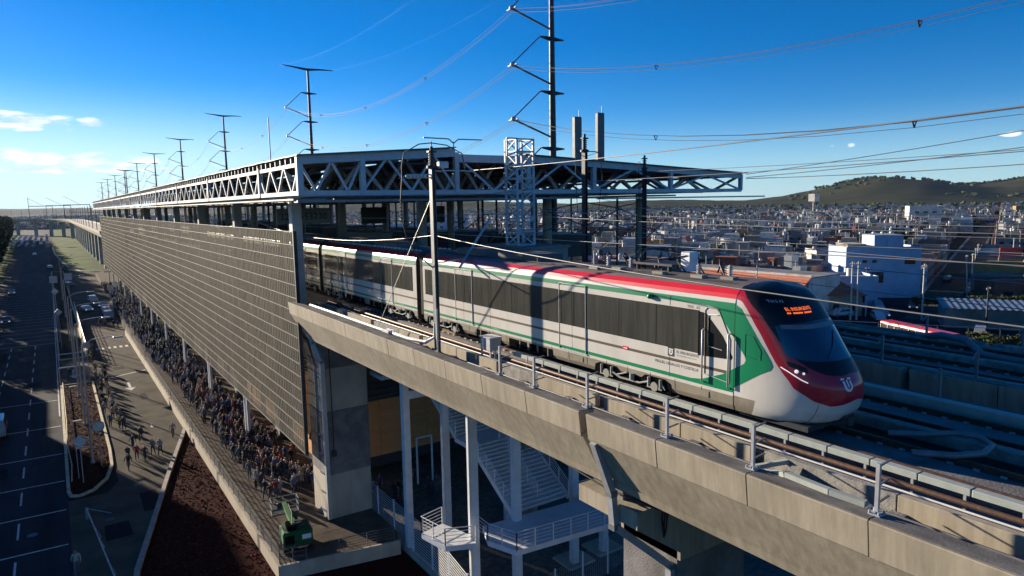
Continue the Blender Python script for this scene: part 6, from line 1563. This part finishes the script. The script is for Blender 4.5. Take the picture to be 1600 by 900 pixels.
# ---- the buildings one can single out
def block(name, label, cat, x, y, rz, wx, wy, H_, col, win=None, extra=None):
    t = thing(name, label, cat, None, (x, y, 0), rz); SPECIAL.append((x, y, max(wx, wy)*.55))
    MB().box(-wx/2, wx/2, -wy/2, wy/2, 0, H_).build('wall', col, t)
    q = MB()
    for a in ((-wx/2,wx/2,-wy/2,-wy/2+.2),(-wx/2,wx/2,wy/2-.2,wy/2),(-wx/2,-wx/2+.2,-wy/2+.2,wy/2-.2),(wx/2-.2,wx/2,-wy/2+.2,wy/2-.2)): q.box(*a, H_+.002, H_+.6)
    q.build('parapet', col, t); MB().box(-wx/2+.2, wx/2-.2, -wy/2+.2, wy/2-.2, H_+.002, H_+.04).build('roof', 'roof_slab', t)
    for (side, a, z, ww_, hh) in (win or ()):
        if side == 0: o = MB().box(a-ww_/2, a+ww_/2, -wy/2-.03, -wy/2+.0, z, z+hh); f = MB().box(a-ww_/2-.1, a+ww_/2+.1, -wy/2-.16, -wy/2-.0, z-.12, z-.002)
        elif side == 1: o = MB().box(-wx/2-.03, -wx/2, a-ww_/2, a+ww_/2, z, z+hh); f = MB().box(-wx/2-.16, -wx/2, a-ww_/2-.1, a+ww_/2+.1, z-.12, z-.002)
        else: o = MB().box(wx/2, wx/2+.03, a-ww_/2, a+ww_/2, z, z+hh); f = MB().box(wx/2, wx/2+.16, a-ww_/2-.1, a+ww_/2+.1, z-.12, z-.002)
        w_o = o.build('window', 'window_dark', t); f.build('sill', 'wall_white', w_o)
    return t
RZ = A20-0.42
M_('wall_bright', (0.36,0.45,0.58), 0.8, var=0.10, scale=0.5, dirt=0.12)
# big white four storey building: south-west face towards the camera
wb = block('apartment_building', 'big white four storey building with blank side wall next to the side street', 'building', 167.5, 89.5, -0.70, 17.0, 12, 11.6, 'wall_bright', [(0,-4.2,8.4,1.0,.7),(0,-2.0,8.4,1.0,.7),(0,6.0,8.0,2.4,1.6),(0,-1.4,3.6,3.2,2.6),(2,-3.5,8,1.8,1.4),(2,0.5,8,1.8,1.4),(2,-3.5,4.9,1.8,1.4),(2,.5,4.9,1.8,1.4),(2,-3.5,1.8,1.8,1.4)])
MB().box(-2.2, 4.4, -5.95, 1.5, 11.65, 15.0).build('stair_tower', 'wall_bright', wb); MB().box(-8.2, -4.0, -5.9, 2, 11.65, 12.9).build('roof_room', 'wall_cream', wb)
for i in range(3): MB().sphere((-1.2+i*2.0,-3,15.4), .6, 8, 5, sz=.5).build('water_tank', 'tank_white', wb)
for a in (0.6, 3.5): MB().box(a, a+.12, -6.1, -6.0, 12.2, 14.4).build('downpipe', 'wall_white', wb)
for z in (3.2,6.3,9.4): MB().box(8.5, 9.4, -5.5, 2.5, z, z+.2).build('balcony', 'wall_white', wb)
# hip roof house with red tiles
hx, hy = 134.5, 80.5
hp = thing('house', 'yellow walled house with red tiled hip roof beside the parked cars', 'house', None, (hx, hy, 0), -0.72); SPECIAL.append((hx, hy, 9))
MB().box(-5, 5, -4, 4, 0, 4.3).build('wall', 'wall_cream', hp)
q = MB(); q.add([(-5.8,-4.8,4.2),(5.8,-4.8,4.2),(5.8,4.8,4.2),(-5.8,4.8,4.2),(-1.4,0,6.9),(1.4,0,6.9)], [(0,1,5,4),(1,2,5),(2,3,4,5),(3,0,4)]); q.add([(-5.8,-4.8,4.2),(5.8,-4.8,4.2),(5.8,4.8,4.2),(-5.8,4.8,4.2)], [(3,2,1,0)]); rf = q.build('roof', 'roof_tile', hp)
q = MB()
for i in range(30):
    x_ = -5.6+i*.39; lim = min(1.0, (5.8-abs(x_))/4.4); q.tube([(x_,-4.85,4.22),(x_*(1) ,-4.8+4.8*lim,4.25+2.66*lim)], .07, 4)
q.build('tile_ridge', 'roof_tile', rf)
for a in (-3,0,3): MB().box(a-.6, a+.6, -4.03, -4.0, 1.0, 2.4).build('window', 'window_dark', hp)
for a in (-5.5,5.5): MB().cyl(a, -4.6, 0, 4.2, .16, 8).build('porch_column', 'wall_white', hp)
# long terracotta-edged building and low yellowish wall
lb = thing('long_building', 'long low building with a red tiled eave running behind the train roof', 'building', None, (122.0, 93.0, 0), -1.28+PI/2); SPECIAL += [(115,96,11),(130,89,11),(119,108,8)]
lb.rotation_euler = (0,0,math.atan2(75.3-102.2, 122.0-120.6))
MB().box(-21, 15, 0, 12, 0, 8.2).build('wall', 'wall_white', lb); MB().box(-21, 15, 0.9, 12, 8.21, 8.4).build('roof', 'roof_slab', lb)
q = MB(); q.prism([(-4.4,5.5),(-4.4,5.35),(0.6,8.35),(0.6,8.5)], -21.2, 15.2, axis='x'); q.build('tiled_eave', 'roof_tile', lb); MB().box(-21.2, 15.2, .62, .9, 8.22, 8.9).build('parapet', 'wall_white', lb)
wl = block('white_house', 'low building with pale blue corrugated side wall next to the tiled hip roof', 'house', 146.5, 84.5, -0.70, 11, 9, 6.4, 'wall_bright', [(0,2,1.2,1.6,1.6)])
MB().cyl(1.5, 1, 6.5, 8.2, .7, 10).build('water_tank', 'tank_white', wl)
# corrugated shed, red fronted shop, row house, far landmarks
cs = thing('shed', 'long shed with grey corrugated metal roof behind the hedge', 'shed', None, (141.5, 52.5, 0), math.atan2(46.2-56.6, 135-128.1)); SPECIAL.append((141.5,52.5,13))
q = MB(); n = 44; vs = []
for i in range(n+1):
    x_ = -9+i*24/n; z_ = .12*(i % 2); vs += [(x_,-3.4,3.6+z_),(x_,4.4,4.5+z_)]
q.add(vs, [(2*i,2*i+2,2*i+3,2*i+1) for i in range(n)]); q.build('roof', 'corrugated', cs)
MB().box(-8.6, 14.6, -2.9, 4.0, 0, 3.5).build('wall', 'wall_grey', cs)
block('shop', 'long low building with dark red front beside the two cypress trees', 'building', 183, 60.5, -0.72, 22, 8, 4.6, 'wall_brick', [(0,a,.9,1.8,1.8) for a in (-8,-4,0,4,8)])
block('row_house', 'long two storey row of white and blue fronts right of the white building', 'building', 212, 118, -0.62, 30, 9, 7.4, 'wall_white', [(0,a,4.6,1.5,1.5) for a in range(-13,14,3)]+[(0,a,1.2,1.5,1.6) for a in range(-13,14,3)])
for i in range(9):
    u = 14+i*10.5; x, y = cu(u, 8.6); k = ['white','pink','grey','brick','ochre','grey','cream','pale_grey','dark'][i]
    block('row_house', ['white','pink','grey block','red','orange','dull grey','cream','pale grey','dark'][i]+f' house in the left row of the side street, {ordn[i].split()[0]} from the corner', 'house', x, y, A20, 9.6, 9, 5.8+(i%3)*1.1, 'wall_'+k, [(0,a,z,1.3,1.3) for a in (-3,0,3) for z in (1.2,4.0)]+[(1,0,1.4,2,1.4)])
for i in range(8):
    u = 30+i*11; x, y = cu(u, -10.5); k = ['grey','ochre','pale_grey','grey','dark','white','cream','grey'][i]
    block('row_house', ['grey','ochre','pale grey','rough grey','dark','white','cream','plain grey'][i]+f' house in the right row of the side street, {ordn[i].split()[0]} from the hedge', 'house', x, y, A20, 9.6, 11, 3.4+(i%2)*2.6, 'wall_'+k, [(1,0,1.2,2,1.4),(0,-2,1.2,1.4,1.4)])
x, y = cu(47, -13); t = thing('rooftop_banner', 'bright orange red panel standing on a flat roof by the side street', 'panel', None, (x,y,0), -0.62); MB().box(-3,3,-.1,.1,7.2,9.6).build('panel', 'bus_red', t); MB().box(-3.1,3.1,0,.2,6,7.2).build('frame', 'wall_grey', t)
block('red_building', 'long brick red two storey building seen under the right roof end', 'building', 262, 285, -0.78, 44, 14, 8.4, 'wall_brick', [(0,a,z,2.4,1.6) for a in range(-18,20,5) for z in (1.2,4.9)])
block('apartment_building', 'pale blue apartment block seen through the station opening', 'building', 225, 420, -0.55, 36, 14, 15, 'wall_bright', [(0,a,z,2,1.4) for a in range(-15,16,5) for z in (1.5,4.8,8.1,11.4)])
block('apartment_building', 'pale boxy block seen under the roof left of the lattice mast', 'building', 168, 352, -0.5, 26, 12, 13, 'wall_bright', [(0,a,z,2,1.4) for a in range(-10,11,5) for z in (1.5,4.8,8.1)])
block('white_hall', 'small white hall standing out in the far city below the roof end', 'building', 560, 455, -0.8, 34, 16, 9, 'wall_white', [(0,-8,3,3,2)])
block('white_tower_block', 'white tower shaped block among the trees far right', 'building', 560, 262, -0.9, 22, 14, 16, 'wall_white', [(0,a,z,3,1.4) for a in (-6,0,6) for z in (3,7,11)])
block('yellow_building', 'long pale yellow building at the far right edge', 'building', 810, 268, -1.0, 46, 12, 12, 'wall_ochre', [(0,a,z,3,1.4) for a in range(-20,21,6) for z in (3,7)])
t = thing('water_tower', 'white water tower on a shaft in front of the far hill', 'water tower', None, (760, 480, 0)); MB().cyl(0,0,0,20,1.2,8).build('shaft', 'concrete', t); MB().box(-5,5,-4,4,20,29).build('tank', 'wall_white', t)
# side street surface
def uvs(name, ps, z, m_): return sheet(name, [cu(*p) for p in ps], z, m_)
uvs('side_street', [(-30,-4),(520,-4),(520,4),(-30,4)], 0.02, 'worn_asphalt')
sheet('street', [(98,20),(124,20),(150,66),(175,62),(178,80),(150,92),(112,130),(60,330),(50,330),(75,120)], 0.012, 'asphalt')
uvs('pavement', [(4,4),(300,4),(300,5.2),(4,5.2)], 0.12, 'kerb'); uvs('pavement', [(20,-5.2),(300,-5.2),(300,-4),(20,-4)], 0.12, 'kerb')
# ---- generated houses: rows along streets parallel to the side street
cand = []
for iv in range(-60, 130):
    for iu in range(-30, 110):
        u = iu*10.6+(iv % 3)*2.2; v = iv*12.2+(iv//2)*5.2+4
        x, y = cu(u+R.uniform(-.8,.8), v+R.uniform(-.8,.8))
        d = math.hypot(x, y)
        if x < 66 or d > 1500: continue
        p = azi(x, y)
        if p < 420 or p > 1640: continue
        if x < 112 and y < 115: continue
        if not free(x, y, 5.5): continue
        if x < 150 and y < 62: continue
        cand.append((d, x, y))
cand.sort()
near = cand[:70]; mid = cand[70:270]; rest = cand[270:]
PN = {}; PMd = {}
for i, (d, x, y) in enumerate(near+mid):
    k = R.choice(colk); fl = R.choice([1,2,2,2,3]); kk = (k, fl, R.randrange(2)); P = PN if i < 70 else PMd
    seed = hash((kk[1]*7+kk[2]*31+len(k)*3+(1 if i < 70 else 0))) & 255
    wx_, wy_ = (8.6, 9.8) if kk[2] else (9.6, 10.8)
    ttl = f'{adj[k]} {("one","two","three")[fl-1]}-storey house in the {"near" if i < 70 else "middle"} part of the city right of the viaducts'
    if kk not in P: o = house(wx_, wy_, fl, 'wall_'+k, seed, i < 70); P[kk] = o
    else: o = dup(P[kk])
    o.location = (x, y, 0); o.rotation_euler = (0,0,A20+R.choice([0,0,0,PI/2*0])+R.uniform(-.04,.04)); g_ = 1.25 if d < 240 else (1.1 if d < 320 else 1.0); o.scale = (R.uniform(.9,1.02)*g_, R.uniform(.9,1.02)*g_, R.uniform(.88,1.08)*(1.15 if d < 260 else 1))
    o['label'] = ttl; o['group'] = ttl.replace('house','houses')
# the rest of the city as one mass of small houses
colors = list(CITYC); q = MB(); slots = ['wall_'+k for k in colors]+['roof_slab','window_dark','tank_white','corrugated','roof_tile']; nc = len(colors)
def rbox(q, x, y, wx, wy, z0, z1, m, top=None, ang=A20):
    c, s = math.cos(ang), math.sin(ang); P_ = [(-wx/2,-wy/2),(wx/2,-wy/2),(wx/2,wy/2),(-wx/2,wy/2)]; P_ = [(x+a*c-b*s, y+a*s+b*c) for a, b in P_]
    v = [(a,b,z0) for a,b in P_]+[(a,b,z1) for a,b in P_]
    q.add(v, [(0,1,5,4),(1,2,6,5),(2,3,7,6),(3,0,4,7)], m); q.add(v[4:], [(0,1,2,3)], nc if top is None else top)
for d, x, y in rest+[(0,*cu(R.uniform(150,1500),R.uniform(-500,1500))) for _ in range(1500)]+[(0,R.uniform(-260,60),R.uniform(420,1800)) for _ in range(900)]+[(0,R.uniform(-500,300),R.uniform(1150,3600)) for _ in range(2600)]+[(0,R.uniform(60,900),R.uniform(500,2300)) for _ in range(1600)]:
    if not (x > 66 or x < -45 or y > 1150): continue
    if not free(x, y, 6): continue
    k = colors.index(R.choice(colk)); h = R.choice([3,3.2,5.8,6,6.2,8.6])*R.uniform(.9,1.1); wx_, wy_ = R.uniform(6.5,10.5), R.uniform(8,12); an_ = A20+R.uniform(-.05,.05)
    rbox(q, x, y, wx_, wy_, 0, h, k, nc if R.random() < .8 else nc+3, an_)
    if R.random() < .55: rbox(q, x+R.uniform(-2,2), y+R.uniform(-2,2), 3.4, 3.6, h, h+2.4, colors.index(R.choice(colk)), None, an_)
    if R.random() < .8: rbox(q, x+R.uniform(-3,3), y+R.uniform(-3,3), 1.1, 1.1, h, h+1.7, nc+2, nc+2, an_)
    # windows on the two faces turned to the viaduct
    c, s = math.cos(an_), math.sin(an_)
    for f in range(int(h/2.7)):
        for i in range(3):
            a = -wx_/2+1.1+i*(wx_-2.6)/2; p0 = (x+a*c+(wy_/2+.05)*s, y+a*s-(wy_/2+.05)*c); p1 = (p0[0]+1.2*c, p0[1]+1.2*s); z = f*2.75+.9
            q.add([(*p0,z),(*p1,z),(*p1,z+1.2),(*p0,z+1.2)], [(0,1,2,3)], nc+1)
            b = -wy_/2+1.2+i*(wy_-2.8)/2; p0 = (x-(wx_/2+.05)*c-b*s, y-(wx_/2+.05)*s+b*c); p1 = (p0[0]-1.2*s, p0[1]+1.2*c)
            q.add([(*p0,z),(*p1,z),(*p1,z+1.2),(*p0,z+1.2)], [(0,1,2,3)], nc+1)
for i in range(40):
    x, y = cu(R.uniform(120,1300), R.uniform(-300,1100))
    if free(x, y, 20) and x > 80: rbox(q, x, y, R.uniform(20,45), R.uniform(14,25), 0, R.uniform(6,10), colors.index(R.choice(['white','pale_grey','blue','white'])), nc+3)
o = q.build('city_houses', slots, fix=False); o['kind'] = 'stuff'; o['label'] = 'countless small flat-roofed houses of the far city'
# masts, aerials, rebar stubs and tanks on the roofs, too many to count
q = MB()
for d, x, y in near+mid+rest[:2500]:
    for i in range(3 if d < 500 else 2):
        a, b = x+R.uniform(-4.5,4.5), y+R.uniform(-4.5,4.5); z = R.choice([3.4,6.2,6.4,8.8]); t_ = R.random(); k = .5+d/900
        if t_ < .45: q.box(a-.06*k, a+.06*k, b-.06*k, b+.06*k, 2, z+R.uniform(1.5,3.2), 0)
        elif t_ < .75: q.cyl(a, b, 3, z+1.3, .55, 7, R.choice((0,0,1)))
        elif t_ < .9: q.box(a-1.4, a+1.4, b-1.1, b+1.1, 3, z+.9, R.choice((2,3,0)))
        else: q.sphere((a,b,z+1.1), .5, 7, 4, 0)
o = q.build('rooftop_clutter', ['tank_white','black','corrugated','wall_brick'], fix=False); o['kind'] = 'stuff'; o['label'] = 'aerials, water tanks and sheds scattered over the city roofs'
# trees of the city
for x, y, h, w_, lb in ((*cu(52,-16),7.0,1.5,'left one of two slim cypress trees behind the red fronted building'),(*cu(50,-22.5),8.6,1.9,'right, taller one of two slim cypress trees behind the red fronted building'),(*cu(34,5.9),6.5,2.0,'dark narrow tree standing at the row house fronts')): tree('cypress', x, y, h, w_, lb)
for x, y, h, w_, k, lb in ((*cu(96,30),11,11,'dark','dense dark tree right behind the big white building'),(*cu(84,44),8,9,'rust','reddish tree left behind the big white building'),(*cu(125,20),11,9,'dark','dark tree above the long row house'),(*cu(185,30),9,20,'olive','wide yellow green tree group in the middle of the far city')):
    tree(k, x, y, h, w_, lb)
for i in range(9): x, y = 150+i*3.1, 69.5-i*2.2; tree('green', x, y, 3.4, 5.0, 'round bush in the hedge behind the corrugated shed', 'bushes of the hedge by the side street')
for i in range(16): x, y = 112+i*2.1+R.uniform(-1,1), 44-i*1.5+R.uniform(-2,2); tree('olive' if i % 3 else 'green', x, y, R.uniform(2.5,4.5), R.uniform(3,5), 'scrubby bush on the verge between red bus and viaduct', 'scrubby bushes on the verge by the viaduct')
n_ = 0
while n_ < 70:
    x, y = cu(R.uniform(60,1200), R.uniform(-260,1000)); 
    if x < 90 or not (560 < azi(x,y) < 1620) or not free(x, y, 2): continue
    tree(R.choice(['dark','dark','green','olive']), x, y, R.uniform(7,12), R.uniform(6,12), 'dark leafy tree rising between the houses of the city', 'leafy trees between the houses of the city'); n_ += 1
# far woods and the tree line on the ridges: one mass
q = MB()
def clump(q, x, y, z, h, w_, m):
    for j in range(5):
        a = R.uniform(0,6.28); q.sphere((x+math.cos(a)*w_*.28, y+math.sin(a)*w_*.28, z+h*R.uniform(.35,.7)), w_*R.uniform(.22,.36), 6, 4, m, h/w_*.9)
for i in range(520):
    x, y = cu(R.uniform(500,1800), R.uniform(-500,1700)); h = R.uniform(7,14)
    if azi(x,y) > 500: clump(q, x, y, 0, h, h*R.uniform(.8,1.5), R.choice((0,0,1)))
for i in range(260):
    y = R.uniform(900,3400); x = R.uniform(-520,60) if y > 1200 else R.uniform(-420,-60); clump(q, x, y, 0, R.uniform(7,12), 12, 0)
# ridge trees: follow the skyline seen from the viaduct
for px in np.arange(1250, 1640, 2.2):
    c = CM @ Vector(((px-800)/1067, 0.14, -1)); d = Vector((c.x, c.y)).normalized(); best = None
    for r_ in range(1300, 4200, 25):
        h = hill_h(d.x*r_, d.y*r_); e = (h-HC)/r_
        if best is None or e > best[0]: best = (e, r_, h)
    if best[2] > 18 and (px > 1440 or R.random() < .25 or 1325 < px < 1380):
        rr = best[1]; clump(q, d.x*rr+R.uniform(-8,8), d.y*rr+R.uniform(-8,8), best[2]-3, R.uniform(11,18), R.uniform(10,18), 0)
for i in range(900):
    x, y = R.uniform(2000,3400), R.uniform(150,1500); h = hill_h(x, y)
    if h > 15 and (math.sin(x*.006)+math.sin(y*.009+1)) > .35: clump(q, x, y, h-2, R.uniform(9,14), R.uniform(12,22), R.choice((0,0,1)))
o = q.build('far_woods', ['leaf_dark','leaf_green'], fix=False); o['kind'] = 'stuff'; o['label'] = 'far woods in the plain and on the hill ridges'
# street poles and lamps around the side street
for i, (x, y, h, tilt, lb) in enumerate(((129.3,73.0,11.5,0,'left one of a pair of tall concrete poles by the tiled house'),(130.4,72.4,11.5,0,'right one of a pair of tall concrete poles by the tiled house'),(139.4,64.4,11,0,'pale concrete pole rising behind the red bus'),(*cu(12,-4.8),10,-.15,'leaning pale pole at the hedge corner'),(*cu(30,-5),9,0,'pale pole in the middle of the side street'),(*cu(52,-5),9,0,'pale pole farther along the side street'),(*cu(72,-5),9,0,'pole near the orange red panel'),(*cu(92,-14),10,0,'tall pole right of the side street'),(156.5,84.8,8,0,'dark thin pole in front of the white building'),(136,52,8,0,'thin dark pole behind the red bus end'),(*cu(110,-20),10,0,'tall pole near the right edge'))):
    t = thing('utility_pole', lb, 'pole', None, (x, y, 0)); t.rotation_euler = (0, tilt, 0)
    MB().tube([(0,0,0),(0,0,h)], [.20,.12], 8).build('pole', 'tank_white' if 'dark' not in lb else 'dark_steel', t); MB().beam((-.8,0,h-.5),(.8,0,h-.5),.1).build('crossarm', 'grey_steel', t)
    q = MB()
    for a in (-.7,0,.7): q.cyl(a, 0, h-.45, h-.2, .07, 6)
    q.build('insulator', 'white_paint', t)
fr = thing('guard_fence', 'thin dark fence of posts and rails beyond the second viaduct', 'fence')
for i in range(14): x_, y_ = 96+i*2.2, 88-i*3.6; MB().beam((x_,y_,0),(x_,y_,3.2),.14).build('post', 'dark_steel', fr)
for z in (1.6,3.1): MB().tube([(96,88,z),(124.6,41.2,z)], .06, 5).build('rail', 'galvanised', fr)
# ---------------------------------------------------------------- air
hz = MB().box(-5200, 9200, -9200, 9200, -1.5, 215.0)
m = bpy.data.materials.new('air'); m.use_nodes = True; t = m.node_tree; t.nodes.clear()
o_ = t.nodes.new('ShaderNodeOutputMaterial'); pv_ = t.nodes.new('ShaderNodeVolumePrincipled'); pv_.inputs['Density'].default_value = 0.00002; pv_.inputs['Color'].default_value = (0.60, 0.78, 1.0, 1); pv_.inputs['Anisotropy'].default_value = 0.2
t.links.new(pv_.outputs[0], o_.inputs['Volume']); MT['air'] = m
hz = hz.build('haze', 'air'); hz['kind'] = 'stuff'
